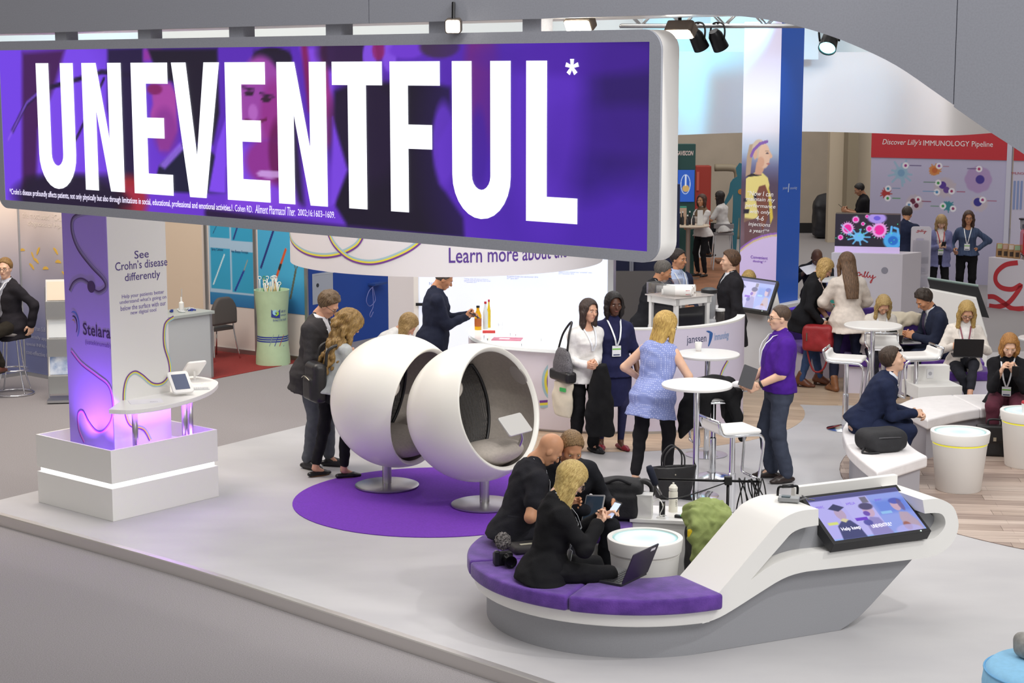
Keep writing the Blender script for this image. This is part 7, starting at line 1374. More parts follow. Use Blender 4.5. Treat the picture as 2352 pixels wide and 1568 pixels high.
PP['polo'] = person('man in purple polo shirt and glasses holding a grey notebook', gxy(1783, 1102), 98, 1.77, 'm', dict(lean=-2, head=(2, 0, 0), handL=(-.14, .25, .98), handR=(.08, .28, .98), gripL='hold', gripR='hold', backL=(-.9, .1, .3), footR=(.11, .06), footL=(-.12, -.03)),
	dict(skin=SKP, hair=('crop', '5a4534', '3a2a20'), glasses='1e1e24', wide=1.12, armw=1.22, wear=[('polo', dict(col='4c2090', sleeve=.80, hem=-.05, belly=.05, flare=-.012, armoff=.016, hipx=.45)), TR('3e4454', fit=.016, cuff=.070)], shoe=('2c211e', 'shoe'), extra=[dict(t='collar', col='4c2090'), dict(t='lanyard', badge=False, off=.055)]), h=.0115)
# seated on the purple bench
def on_ring(a, r): return (BC.x + r * math.cos(R(a)), BC.y + r * math.sin(R(a)), 0)
PP['bald'] = person('bald man in black T-shirt sitting on the purple bench', on_ring(163, .90), -72, 1.80, 'm', dict(seat=.458, lean=19, hfollow=.2, head=(42, -8, 6), handR=(.15, .25, .74), handL=(-.06, .44, .72), elbowR=(.7, -1, -.3), gripR='tap', gripL='tap', footR=(.13, .40), footL=(-.13, .38)),
	dict(skin='d9a07c', armw=1.12, wear=[('tshirt', dict(col='26262c', sleeve=.6, hem=-.10, armoff=.018, flare=.0, hipx=.7)), TR('2c2c33', fit=.008)], shoe=('26262a', 'shoe'), extra=[dict(t='lanyard', badge=False, off=.03)]), h=.010)
PP['blond'] = person('fair-haired man in dark suit and purple tie sitting bent forward', on_ring(122, .90), 212, 1.84, 'm', dict(seat=.458, lean=30, turn=-26, hfollow=0, head=(30, 10, -4), handR=(.02, .40, .66), handL=(-.16, .48, .70), gripR='hold', gripL='hold', footR=(.12, .36), footL=(-.16, .38)),
	dict(skin=SKT, hair=('short', 'a5845a', '6a5032'), wear=suit('202127', hem=-.07, flare=0, hipx=.75), shoe=('151518', 'shoe'), extra=[dict(t='tie', col='6a35a8', off=.03), dict(t='collar', col='e8e8ee')]), h=.010)
PP['blonde'] = person('blonde woman in black blazer sitting on the bench, tapping a phone', on_ring(228, .94), -74, 1.70, 'f', dict(seat=.458, lean=10, hfollow=.2, head=(36, -4, 0), handR=(.06, .36, .84), handL=(-.03, .42, .87), gripR='hold', gripL='tap', backR=(.4, -.2, -.9), backL=(-.3, -.1, .9), elbowR=(.8, -.5, -1), footR=(.10, .42), footL=(-.10, .40)),
	dict(skin=SKP, hair=('long', 'd9c07c', 'a5884c'), hairkw=dict(length=.40, back=.02, vol=.006), glasses='5a4a4a', wear=[('blouse', dict(col='2a2a30', off=.010, hem=-.05)), ('blazer', dict(col='17171a', v=(.18, .05, 0), hem=-.12, off=.024, flare=.015, armoff=.016, hipx=.8)), TR('19191c', fit=.008)], shoe=('121214', 'shoe'), extra=[dict(t='lanyard', z=.14, off=.04)]), h=.010)
# bar staff and guests
PP['bar1'] = person('grey-haired man in black jacket leaning over the bar counter', (1.62, 20.85, 0), -80, 1.80, 'm', dict(lean=14, head=(24, -12, 0), handR=(.22, .42, 1.12), handL=(-.16, .48, 1.13), gripR='flat', gripL='flat'),
	dict(skin=SKT, hair=('short', '6e6862', '4a4642'), wear=suit('26262a', shirt='c9d2e2', hem=-.2), shoe=('1a1a1e', 'shoe'), extra=[dict(t='lanyard', off=.04)]), h=.014)
PP['bar2'] = person('man in navy jacket and pale blue open shirt behind the bar', HT(1549, 564, 1.80, 0, -.15), 214, 1.80, 'm', dict(lean=2, head=(6, 18, 0), handR=(.22, .15, .95), handL=(-.22, .18, .95)),
	dict(skin=SKT, hair=('short', '3a2e28', '201a16'), wear=suit('2b3148', shirt='b9c8e6', v=(-.10, .085, .05), lapel=True), shoe=('1a1a1e', 'shoe'), extra=[dict(t='collar', col='b9c8e6'), dict(t='lanyard', z=.16, off=.03)]), h=.013)
PP['bar3'] = person('young man in long black coat with brown hair, in profile', (2.72, 21.45, 0), 96, 1.83, 'm', dict(lean=0, head=(0, 0, 0), footR=(.1, .02), footL=(-.1, .06)),
	dict(skin=SKP, hair=('short', '6a4c34', '3a281c'), hairkw=dict(vol=.012), wear=suit('26252a', shirt='dfe3ea', hem=-.34, v=(.2, .05, 0)), shoe=('17171a', 'shoe'), extra=[dict(t='collar', col='dfe3ea')]), h=.013)
PP['gav1'] = person('brown-bobbed woman with leopard scarf standing at the beige table', (G(1606, 628, HZ).x, 35.0, HZ), 128, 1.68, 'f', dict(lean=2, head=(4, 12, 0), handR=(.1, .36, 1.02), handL=(-.06, .38, 1.02)),
	dict(skin=SKT, hair=('long', '5a3a2c', '34201a'), hairkw=dict(length=.16), wear=[('blouse', dict(col='dcd8d6', hem=-.08)), TR('1c1c20'), ('scarf', dict(col='7a6450', hem=.34, top=.54, sleeve=0, off=.03, flare=0))], shoe=('1a1a1e', 'flat')), h=.018)
PP['gav2'] = person('woman with long dark hair sitting with her back turned at the teal booth', (G(1668, 622, HZ).x - .05, G(1668, 622, HZ).y + .28, HZ), 55, 1.66, 'f', dict(seat=.79, lean=6, head=(10, 0, 0), handR=(.1, .38, 1.05), handL=(-.2, .36, 1.05), footR=(.1, .32, .25), footL=(-.1, .32, .25)),
	dict(skin=SKT, hair=('long', '2c201c', '171110'), hairkw=dict(length=.52), wear=[('tee', dict(col='d2cfce', sleeve=.8, hem=-.1)), TR('26262c')], shoe=('222226', 'flat')), h=.018, face=False)
PP['redbag'] = person('woman in black blazer and jeans reaching into a red bag', gxy(1848, 886), -104, 1.72, 'f', dict(lean=13, hfollow=.2, head=(38, 6, 0), handR=(.20, .20, .86), handL=(.02, .28, .88), gripR='hold', gripL='hold', footR=(.08, .0), footL=(-.10, .22), toeR=(.1, 1, 0), toeL=(-.1, 1, 0)),
	dict(skin=SK, hair=('long', 'd0b070', '8f6f3c'), hairkw=dict(length=.17, back=.01), glasses='5a4a40', wear=[('blouse', dict(col='dcc8c0', off=.010, hem=-.08)), ('blazer', dict(col='1a1a1e', v=(-.05, .05, .035), hem=-.22, off=.024)), TR('3c5078', fit=.002, cuff=.045)], shoe=('6c3e28', 'heel'), sole='3a2418'), h=.013)
PP['cream'] = person('woman in cream cardigan with long brown hair, seen from behind', gxy(1942, 896), 8, 1.77, 'f', dict(lean=4, head=(18, 0, 0), handR=(.14, .30, 1.02), handL=(-.14, .30, 1.02), elbowR=(1.2, -.6, -.3), elbowL=(-1.2, -.6, -.3), footR=(.17, 0), footL=(-.17, 0)),
	dict(skin=SK, hair=('long', '7a5c42', '45301f'), hairkw=dict(length=.46, vol=.008, back=.13), wide=1.06, wear=[('cardigan', dict(col='d9cfc6', hem=-.20, off=.034, armoff=.026, flare=.03)), TR('22263a', fit=.004)], shoe=('8a5a38', 'boot'), sole='5a3a24'), h=.013, face=False)
# lounge sitters
PP['sit1'] = person('blonde woman in cream top sitting with head bowed behind the table', (4.62, 21.72, 0), 182, 1.66, 'f', dict(seat=.458, lean=16, head=(44, 0, 0), handR=(.10, .36, .70), handL=(-.10, .36, .70), gripR='tap', gripL='tap'),
	dict(skin=SK, hair=('long', 'cbb077', '8f7242'), hairkw=dict(length=.32), wear=[('sweater', dict(col='ded8d0', hem=-.08)), TR('2a2a34')], shoe=('2a2a2e', 'shoe'), extra=[dict(t='lanyard', badge=False)]), h=.014)
PP['laptop'] = person('man in navy suit and tie typing on a laptop on his knees', (5.42, 21.55, 0), 100, 1.82, 'm', dict(seat=.458, lean=20, hfollow=.2, head=(34, 6, 0), handL=(-.06, .42, .74), handR=(.10, .44, .74), gripR='tap', gripL='tap', footL=(-.12, .42), footR=(.12, .42)),
	dict(skin=SKT, hair=('tousled', '43362d', '241c18'), wear=suit('262c40', hem=-.07, flare=0, hipx=.75), shoe=('1a1a1e', 'shoe'), extra=[dict(t='collar', col='e8eaf0'), dict(t='tie', col='2e2247', off=.03)]), h=.012)
PP['cross'] = person('blonde woman in glasses and white cardigan, legs crossed, laptop open', (5.42, 20.62, 0), 172, 1.70, 'f', dict(seat=.458, lean=8, hfollow=.2, head=(30, 4, 0), handR=(.16, .30, .78), handL=(-.16, .32, .78), gripR='hold', gripL='hold', footR=(-.10, .42), footL=(-.02, .66, .16), kneeL=(-.1, .6, 1)),
	dict(skin=SK, hair=('long', 'd2b16c', '8f713c'), hairkw=dict(length=.36, vol=.006), glasses='2a2226', wear=[('blouse', dict(col='f0eeec', off=.008)), ('cardigan', dict(col='e9e2da', v=(-.05, .05, .035), hem=-.10, off=.024)), TR('2b2c34', len=.72, cuff=.052)], shoe=('1b1b20', 'flat'), extra=[dict(t='lanyard', col='8a4a58', badge=False, off=.03)]), h=.012)
PP['cardi'] = person('woman with reddish bob in black cardigan typing on her phone', (5.34, 18.45, 0), 162, 1.68, 'f', dict(seat=.458, lean=22, hfollow=.2, head=(24, 10, 0), handR=(.06, .34, .86), handL=(-.08, .36, .86), gripR='tap', gripL='hold', backL=(-.3, -.2, -.8)),
	dict(skin=SKP, hair=('long', 'c08a48', '84572a'), hairkw=dict(length=.15), wear=[('top', dict(col='1d1d22', off=.010, sleeve=0)), ('cardigan', dict(col='1c1c20', v=(-.05, .06, .03), hem=-.14, off=.024, flare=.04)), TR('5a2c3a', fit=.014)], shoe=('1c1c20', 'shoe'), extra=[dict(t='lanyard', off=.035)]), h=.012)
PP['lookup'] = person('man in navy suit sitting on the white bench, looking up', (3.50, 16.98, 0), -96, 1.80, 'm', dict(seat=.458, lean=28, head=(-12, -6, 0), handR=(.05, .48, .66), handL=(-.04, .50, .64), gripR='hold', gripL='hold', backR=(.8, 0, .5), backL=(-.8, 0, .5), footR=(.13, .34), footL=(-.13, .36)),
	dict(skin=SKP, hair=('short', '4a3626', '2a1e16'), hairkw=dict(vol=.008), wear=suit('202843', hem=-.07, flare=.0, hipx=.75), shoe=('5a3a2a', 'shoe'), extra=[dict(t='collar', col='dfe4ee')]), h=.0115)
# background figures
PP['dark'] = person('man in black polo standing in profile checking his phone by the wall', (7.42, 36.6, HZ), 84, 1.82, 'm', dict(lean=4, head=(28, 0, 0), handR=(.1, .36, 1.22), handL=(-.02, .38, 1.20), gripR='hold', gripL='hold'),
	dict(skin='a8795c', hair=('short', '1e1814', '100c0a'), armw=1.1, wear=[('polo', dict(col='19181b', sleeve=.8)), TR('141416')], shoe=('111113', 'shoe')), h=.018)
PP['lman'] = person('man in navy suit with back turned behind the glowing cell display', HT(2080, 470, 1.82, HZ), -28, 1.82, 'm', dict(lean=6, head=(20, 0, 0), handR=(.1, .34, 1.1), handL=(-.1, .34, 1.1)),
	dict(skin=SKT, hair=('short', '4a3c34', '2a221c'), wear=suit('232a44', shirt='e8eaf0'), shoe=('1a1a1e', 'shoe'), extra=[dict(t='collar', col='e8eaf0')]), h=.016, face=False)
PP['peri'] = person('blonde woman in lavender-grey blazer holding her phone with both hands', HT(2160, 487, 1.66, HZ), 178, 1.66, 'f', dict(lean=2, head=(34, 0, 0), handR=(.06, .26, 1.08), handL=(-.06, .26, 1.08), gripR='hold', gripL='hold'),
	dict(skin=SKP, hair=('long', 'c6a878', '8a6c44'), hairkw=dict(length=.24, fringe=True), wear=[('blouse', dict(col='e8e4e4', off=.008, hem=-.08)), ('blazer', dict(col='7d80ac', v=(-.05, .06, .03), hem=-.18, off=.024, flare=.03)), TR('1a1a1e', fit=.006)], shoe=('1a1a1e', 'flat'), extra=[dict(t='lanyard', col='b8404a', z=.16, off=.03)]), h=.015)
PP['stripe'] = person('woman in glasses and dark striped blouse, hand on her hip', HT(2225, 481, 1.69, HZ), 164, 1.69, 'f', dict(lean=0, head=(8, 6, 0), handR=(.22, .14, .98), handL=(-.19, .03, 1.00), elbowL=(-1, -.35, 0), gripL='fist'),
	dict(skin=SKT, hair=('long', '5a3f30', '33231c'), hairkw=dict(length=.25), glasses='3a2a2a', wear=[('blouse', dict(col='2c3c5e', mat=None, hem=-.02, scoop=.08)), TR('17171a', fit=.010)], shoe=('1a1a1e', 'flat'), extra=[dict(t='lanyard', z=.20, off=.03)]), h=.015)
PP['reader'] = person('dark-skinned man in black suit bent over papers behind the blonde woman', (4.48, 25.45, 0), 168, 1.80, 'm', dict(seat=.66, lean=28, head=(44, 10, 0), handR=(.2, .42, 1.08), handL=(-.12, .42, 1.08), footR=(.12, .34), footL=(-.12, .34)),
	dict(skin='5a3a2c', hair=('bald_sides', '2a201c', '1a1412'), wear=suit('1e1e24'), shoe=('1a1a1e', 'shoe')), h=.016)
PP['hidden'] = person('person with blonde hair sitting behind the rear touch screen', (3.28, 23.72, 0), 20, 1.64, 'f', dict(seat=.458, lean=4, head=(6, 0, 0)),
	dict(skin=SK, hair=('long', 'cdb06c', '8f733e'), hairkw=dict(length=.2), wear=[('top', dict(col='b8a0d0')), TR('2a2a30')], shoe=('222226', 'shoe')), h=.018, face=False)
PP['beard'] = person('bearded man in dark suit and glasses perched on the wire stool', (-6.40, 21.98, HZ), 140, 1.84, 'm', dict(seat=.83, lean=4, head=(4, 36, 0), handL=(-.30, -.10, .92), handR=(.10, .34, 1.08), elbowL=(-1, -.8, 0), footL=(-.14, .30, .33), footR=(.12, .30, .33)),
	dict(skin=SKP, hair=('short', 'a07c48', '6a4e28'), glasses='3a2a20', wear=suit('26242a', shirt='c3c6d4', tr='2a2620', v=(.0, .06, .02)), shoe=('5c3426', 'shoe'), extra=[dict(t='tie', col='3a3a44', off=.03), dict(t='collar', col='c3c6d4'), dict(t='lanyard', badge=False, off=.04)]), h=.013)
# ------------------------------------------------------------------ patterned cloth for two tops
def pattern_mat(name, base, ink, kind):
	m = bpy.data.materials.new(name); m.use_nodes = True; nt = m.node_tree; b = nt.nodes['Principled BSDF']; b.inputs['Roughness'].default_value = .85
	tc = nt.nodes.new('ShaderNodeTexCoord'); r = nt.nodes.new('ShaderNodeValToRGB'); r.color_ramp.elements[0].color = (*lin(ink), 1); r.color_ramp.elements[1].color = (*lin(base), 1)
	if kind == 'dots': t = nt.nodes.new('ShaderNodeTexVoronoi'); t.inputs['Scale'].default_value = 55; t.inputs['Randomness'].default_value = .15; out = t.outputs['Distance']; r.color_ramp.elements[0].position = .22; r.color_ramp.elements[1].position = .34
	else: t = nt.nodes.new('ShaderNodeTexWave'); t.inputs['Scale'].default_value = 12; t.bands_direction = 'X'; out = t.outputs['Fac']; r.color_ramp.elements[0].position = .80; r.color_ramp.elements[1].position = .9; r.color_ramp.elements[0].color, r.color_ramp.elements[1].color = (*lin(base), 1), (*lin(ink), 1)
	nt.links.new(tc.outputs['Object'], t.inputs['Vector']); nt.links.new(out, r.inputs[0]); nt.links.new(r.outputs[0], b.inputs['Base Color']); MATS[name] = m; return m
for key, nm, base, ink, kd in (('blue', 'top', '8794cc', 'c3c9ea', 'dots'), ('stripe', 'blouse', '2c3c5e', '62738f', 'stripes')):
	for c in PP[key].root.children:
		if c.name.startswith(nm): c.data.materials[0] = pattern_mat('print_' + key, base, ink, kd)
LEATHER = mat('black_leather', '1d1c1f', .38, noise=.1, nscale=14, bump=.2, bscale=60); CANVAS = mat('black_canvas', '222226', .8, noise=.15, nscale=20, bump=.3, bscale=120)
ZIP = mat('zip_metal', 'b9b4a4', .3, 1.0); COAT = cloth('1b1b1d', .9)
def at_person(key, x, y, z):
	r = PP[key].root; h = r.rotation_euler.z; return Vector((r.location.x + x * math.cos(h) - y * math.sin(h), r.location.y + x * math.sin(h) + y * math.cos(h), r.location.z + z))
def head_of(key): return math.degrees(PP[key].root.rotation_euler.z)
def W(key, s): J = PP[key]; return at_person(key, *J.Wr[s])
# ---- phones, tablets, laptops in hands
def phone(label, loc, rot, scr='9fb4d8', size=(.075, .15)):
	o = thing('phone', label, 'phone', loc); o.rotation_euler = rot; MB().prism(rrect(-size[0] / 2, -size[1] / 2, size[0] / 2, size[1] / 2, .01), -.004, .004).build('case', BLACKP, o, bevel=.002)
	MB().prism(rrect(-size[0] / 2 + .005, -size[1] / 2 + .012, size[0] / 2 - .005, size[1] / 2 - .012, .004), .0042, .005).build('phone_screen', mat('ps_' + scr, scr, .2, emit=.7), o); return o
def laptop(label, loc, rotz, open_deg=105, w=.33, d=.23, tilt=0, lid='1b1b1f', scr='20262e', keys='2a2a2e', body='2b2b2f'):
	o = thing('laptop', label, 'laptop', loc, R(rotz)); o.rotation_euler = (R(tilt), 0, R(rotz)); bm = mat('lap_' + body, body, .45)
	MB().prism(rrect(-w / 2, -d / 2, w / 2, d / 2, .012), 0, .018).build('keyboard_deck', bm, o, bevel=.003); k = MB()
	for r_ in range(5):
		for c_ in range(12): k.box((-w * .41 + c_ * w * .0745, d * .32 - r_ * .026, .0195), (w * .062, .021, .003))
	ko = k.build('keys', mat('keys_' + keys, keys, .5), o); ko['kind'] = 'stuff'; MB().box((0, -d * .32, .0187), (w * .28, d * .22, .001)).build('trackpad', mat('pad', '38383c', .4), o)
	M = Matrix.Translation((0, d / 2, .018)) @ Matrix.Rotation(R(-open_deg), 4, 'X'); l = MB().prism(rrect(-w / 2, -d, w / 2, 0, .012), -.004, .004).build('lid', mat('lid_' + lid, lid, .45), o, matrix=M, bevel=.002)
	MB().prism(rrect(-w / 2 + .012, -d + .012, w / 2 - .012, -.016, .003), -.0052, -.0042).build('laptop_screen', mat('lscr_' + scr, scr, .2), l); return o, M
phone('phone in the hands of the blonde woman on the purple bench', (W('blonde', 'L') + W('blonde', 'R')) / 2 + Vector((.10, .02, .07)), Vector((-.55, -.45, .70)).to_track_quat('Z', 'Y').to_euler(), 'b9c8ea')
phone('phone held by the navy-jacketed man at the glowing wall', W('navyman', 'R') + Vector((.10, .03, .02)), (R(-30), 0, R(-85)), '39424e')
phone('phone held by the woman in black cardigan', W('cardi', 'L') + Vector((-.02, -.10, .03)), (R(55), 0, R(165)), '8a94a8'); phone('phone held by the lavender-blazered woman', at_person('peri', 0, .36, 1.12), (R(50), 0, R(180)), '8a3038'); phone('phone held by the man in black by the wall', W('dark', 'R') + Vector((-.12, 0, .06)), (R(40), 0, R(84)), '2a2a30')
tab = thing('tablet_computer', 'upright tablet held between the two sitting men', 'tablet', D(1362, 1172, 12.95)); tab.rotation_euler = (R(62), R(-8), R(-38)); MB().prism(rrect(-.09, -.125, .09, .125, .012), -.004, .004).build('tablet_case', mat('tablet_silver', 'cfd2d6', .3, .6), tab, bevel=.002); MB().prism(rrect(-.08, -.112, .08, .112, .004), .0042, .005).build('tablet_screen', mat('tab_dark', '3a4a5c', .15), tab)
p = D(1300, 1203, 12.75); kbd = thing('keyboard_cover', 'small pale keyboard on the bald man’s lap', 'keyboard', p, R(-60)); MB().box((0, 0, 0), (.24, .12, .012)).build('keyboard_base', mat('kb_pale', 'd0ccc8', .5), kbd); m_ = MB(); [m_.box((-.095 + .027 * c, -.035 + .024 * r, .008), (.021, .018, .004)) for c in range(8) for r in range(4)]; kk = m_.build('keys', mat('kb_dark', '3a3a3e', .5), kbd); kk['kind'] = 'stuff'
lp1 = G(1457, 1333, .46) - Vector((.10, -.067, 0)); lap, LMx = laptop('open black laptop standing on the purple cushion', (lp1.x, lp1.y, .46), -124, 112, .36, .245, lid='2e2838', scr='2a2a3c')
MB().box((.05, -.215, .0045), (.06, .02, .002)).build('lid_sticker', WHITE_M, lap, matrix=LMx @ Matrix.Translation((-.16, 0, 0)))
Lm = at_person('laptop', 0, .50, .66); laptop('dark laptop on the navy-suited typing man’s knees', Lm, head_of('laptop'), 118, .36, .25, lid='20302e', scr='b8c4cc', body='9a9a9e', keys='4a4a4e')
Lc = at_person('cross', 0, .36, .68); laptop('black laptop on the crossed-leg woman’s knee', Lc, head_of('cross'), 112, .34, .23)
Ls = at_person('sit1', 0, .36, .64); laptop('flat dark laptop on the lap of the bowed blonde woman', Ls, head_of('sit1'), 140, .33, .22)
# ---- bags
def soft_thing(name, label, cat, loc, rotz, build, m, h=.012, folds=0.0, part='body', fs=14, it=1, group=None):
	o = thing(name, label, cat, loc, R(rotz), group); S = SDF(); build(S); soft_obj(part, S.mesh(h, folds, fs, 7, (2, 2, .35) if folds > .005 else (1, 1, 1)), m, o, it); return o
# curly woman's backpack
p = at_person('curly', .0, -.14, 1.00); o = soft_thing('backpack', 'small black leather backpack on the curly-haired woman', 'backpack', p, head_of('curly'), lambda S: S.box((0, -.02, -.02), (.15, .075, .20), .06, .03).box((0, -.09, -.08), (.11, .035, .11), .03, .02), LEATHER, .011)
MB().tube(spline([(-.10, -.13, .02), (0, -.14, .05), (.10, -.13, .02)], 5), .005, 6).build('zip', ZIP, o, True)
for sx in (-1, 1): MB().tube(spline([(sx * .09, .05, .14), (sx * .11, .07, .30), (sx * .12, .20, .34), (sx * .13, .30, .18)], 6), .016, 8).build('strap', LEATHER, o, True)
# white-bloused woman's bags and coat
hd = head_of('white'); p = at_person('white', .25, -.03, 0)
o = soft_thing('shoulder_bag', 'grey woven shoulder bag with dark base on the white-bloused woman', 'bag', p + Vector((0, 0, .98)), hd, lambda S: S.loft((0, 0, 0), (0, 1, 0), (1, 0, 0), (0, 0, 1), [(-.14, .20, .06), (-.02, .19, .065), (.10, .14, .045), (.15, .10, .025)], 0, .02), mat('woven_grey', '77757a', .7, noise=.6, nscale=120, col2='38373b', bump=.4, bscale=150), .012)
S = SDF(); S.box((0, 0, -.14), (.066, .205, .06), .03, .02); soft_obj('dark_base', S.mesh(.012), LEATHER, o); MB().tube(spline([(.0, .10, .13), (-.03, .08, .30), (-.085, .03, .425), (-.03, -.05, .30), (.0, -.10, .13)], 6), .012, 8).build('strap', LEATHER, o, True)
o = soft_thing('tote_bag', 'cream canvas tote bag hanging from the white-bloused woman’s arm', 'bag', p + Vector((.0, 0, .62)), hd + 12, lambda S: S.loft((0, 0, 0), (0, 1, 0), (1, 0, 0), (0, 0, 1), [(-.22, .13, .045), (-.1, .16, .055), (.16, .15, .04)], 0, .02), mat('canvas_cream', 'ddd3bd', .85, noise=.08, nscale=10), .013, .003)
MB().box((.05, .06, .08), (.012, .09, .04)).build('tag_patch', mat('tag_green', '3fae5a', .5), o)
for sy in (-.08, .08): MB().tube(spline([(0, sy, .15), (.02, sy * .7, .35), (0, sy * .4, .48)], 5), .010, 6).build('handle', MATS['canvas_cream'], o, True)
p = at_person('white', -.02, .30, .0); soft_thing('folded_coat', 'black coat hanging over the white-bloused woman’s hands', 'coat', p + Vector((0, 0, .58)), hd, lambda S: S.loft((0, 0, 0), (1, 0, 0), (0, 1, 0), (0, 0, 1), [(-.36, .17, .07), (-.1, .16, .075), (.25, .10, .06), (.40, .06, .05)], 0, .03), COAT, .014, .006, 'coat_cloth', 13)
# coat over the bar stool
def coat(S):
	S.box((0, 0, .86), (.24, .22, .05), .04, .05).box((-.16, -.02, .72), (.10, .22, .18), .06, .06).box((.20, .02, .70), (.06, .20, .18), .05, .05).path([(-.2, -.10, .85), (-.28, -.14, .65), (-.34, -.12, .45)], [.11, .10, .05], .06).path([(.1, -.18, .86), (.2, -.22, .62), (.26, -.2, .42)], [.07, .055, .04], .05).ell((.05, .05, .93), (.2, .16, .06), .06)
soft_thing('black_coat', 'bulky black coat thrown over the bar stool', 'coat', (1.98, 16.92, .02), 10, coat, COAT, .014, .010, 'coat_cloth', 16)
# handbag on the floor
p = G(1560, 1150); o = soft_thing('handbag', 'large black leather handbag standing on the floor', 'bag', (p.x - .05, p.y + .12, 0), 12, lambda S: S.loft((0, 0, .18), (1, 0, 0), (0, 1, 0), (0, 0, 1), [(-.17, .17, .085), (-.05, .20, .09), (.13, .235, .055)], 0, .02).loft((0, 0, .18), (1, 0, 0), (0, 1, 0), (0, 0, 1), [(.06, .19, .035), (.20, .22, .035)], 0, 0, 's'), LEATHER, .011)
for y in (-.04, .05): MB().tube(spline([(-.10, y, .30), (-.09, y, .42), (0, y + .01, .50), (.09, y, .42), (.10, y, .30)], 6), .008, 8).build('handle', LEATHER, o, True)
MB().sphere((0, -.075, .24), .009, 8, 6).build('stud', ZIP, o, True)
# camera bag on the far cushion
p = G(1405, 1195, .46); o = soft_thing('camera_bag', 'black padded camera bag beside the fair-haired man', 'bag', (.86, 13.60, .458), -8, lambda S: S.box((0, 0, .155), (.19, .13, .15), .05, .02).box((.05, -.13, .12), (.10, .03, .10), .025, .02).box((-.13, -.11, .13), (.05, .035, .11), .025, .02).ell((.0, 0, .29), (.15, .10, .04), .04), CANVAS, .011, .002)
MB().tube(spline([(.12, 0, .27), (.20, .02, .30), (.26, .02, .26), (.26, 0, .20), (.19, 0, .20)], 5), .026, 8).build('shoulder_strap', LEATHER, o, True); MB().tube(spline([(-.1, -.1, .30), (0, -.12, .34), (.1, -.1, .30)], 5), .012, 8).build('carry_handle', CANVAS, o, True); MB().tube([(-.10, -.165, .20), (-.09, -.165, .09)], .006, 6).build('buckle', ZIP, o)
# small white cube tables with odds and ends
o = thing('cube_table', 'low white cube table with charging gadgets behind the drum table', 'side table', (1.22, 13.62, 0), R(-10)); MB().box((0, 0, .24), (.46, .42, .44)).build('table_body', WHITE_M, o, bevel=.005); MB().box((0, 0, .475), (.50, .46, .03)).build('table_top', WHITE, o, bevel=.004); TBZ = .49
o = thing('white_box', 'white box standing next to the camera bag', 'box', (1.06, 13.50, TBZ), R(-10)); MB().box((0, 0, .09), (.12, .12, .18)).build('box_body', WHITE_M, o, bevel=.004); MB().box((0, 0, .184), (.124, .124, .01)).build('box_lid', WHITE, o)
o = thing('drink_bottle', 'white squeeze drink bottle on the cube table', 'bottle', (1.30, 13.66, TBZ)); MB().lathe([(0, 0), (.036, 0), (.037, .06), (.034, .075), (.037, .09), (.037, .16), (.03, .175), (0, .175)], 24).build('bottle_body', mat('bottle_cream', 'e9e6d8', .4), o, angle=40); MB().lathe([(.034, .175), (.036, .20), (.02, .222), (.008, .225), (.008, .24), (0, .24)], 24).build('bottle_cap', mat('bottle_cream2', 'efece0', .4), o, angle=40); text('bottle_print', 'IVIO', BLACKP, o, Matrix.Rotation(R(90), 4, 'Z') @ Matrix.Translation((0, 0, 0)), h=.02, bend=lambda x, y, z: (.0375 * math.cos(3.6 + y * 20), .0375 * math.sin(3.6 + y * 20), .05 + x))
o = thing('power_bank', 'black gadget block standing on the cube table', 'charger', (1.20, 13.52, TBZ), R(-15)); MB().box((0, 0, .06), (.045, .03, .12)).build('block', BLACKP, o, bevel=.004); MB().box((.01, -.02, .10), (.02, .012, .02)).build('port', ZIP, o)
o = thing('key_fob', 'small black gadget with green light on the cube table', 'gadget', (1.33, 13.46, TBZ), R(-25)); MB().box((0, 0, .012), (.07, .035, .024)).build('fob_body', BLACKP, o, bevel=.004); MB().sphere((.02, -.015, .024), .005, 8, 6).build('green_light', mat('green_led', '4ae080', .5, emit=1), o)
o = thing('white_cable', 'tangled white charging cable on the cube table', 'cable', (1.17, 13.50, TBZ)); MB().tube(spline([(-.05, .05, .10), (.0, .02, .14), (.03, -.06, .10), (.01, -.02, .02), (.05, -.08, .01), (-.02, -.06, .01), (.03, .0, .01), (.06, -.04, .02)], 6), .004, 6).build('cable_run', WHITE_M, o, True)
# backpack with green jacket
o = soft_thing('backpack', 'bulky black rucksack under the green jacket beside the console', 'backpack', (1.52, 12.98, 0), 15, lambda S: S.box((0, 0, .30), (.17, .16, .30), .09, .04).box((.02, -.15, .20), (.12, .05, .15), .04, .03).ell((.12, .05, .52), (.14, .14, .10), .06), CANVAS, .014, .004); MB().tube(spline([(-.05, -.18, .42), (.02, -.2, .45), (.08, -.18, .42)], 5), .006, 6).build('zip', ZIP, o, True)
def gj(S):
	S.box((0, -.0, .60), (.17, .15, .09), .06, .05).box((-.03, -.16, .42), (.14, .055, .22), .04, .05).path([(.08, -.14, .60), (.12, -.20, .40), (.08, -.20, .22)], [.07, .06, .05], .04).path([(-.10, -.10, .64), (-.16, -.14, .48)], [.06, .05], .04).ell((-.02, 0, .69), (.12, .10, .05), .05)
o = soft_thing('green_jacket', 'olive green jacket heaped over the black rucksack', 'jacket', (1.50, 12.95, .03), 10, gj, mat('olive_cloth', '95a362', .85, noise=.12, nscale=12, bump=.2, bscale=90), .0095, .010, 'jacket_cloth', 30); S = SDF(); S.box((-.17, -.16, .52), (.035, .02, .035), .012); soft_obj('yellow_lining', S.mesh(.009), mat('yellow_cloth', 'e6c61e', .7), o)
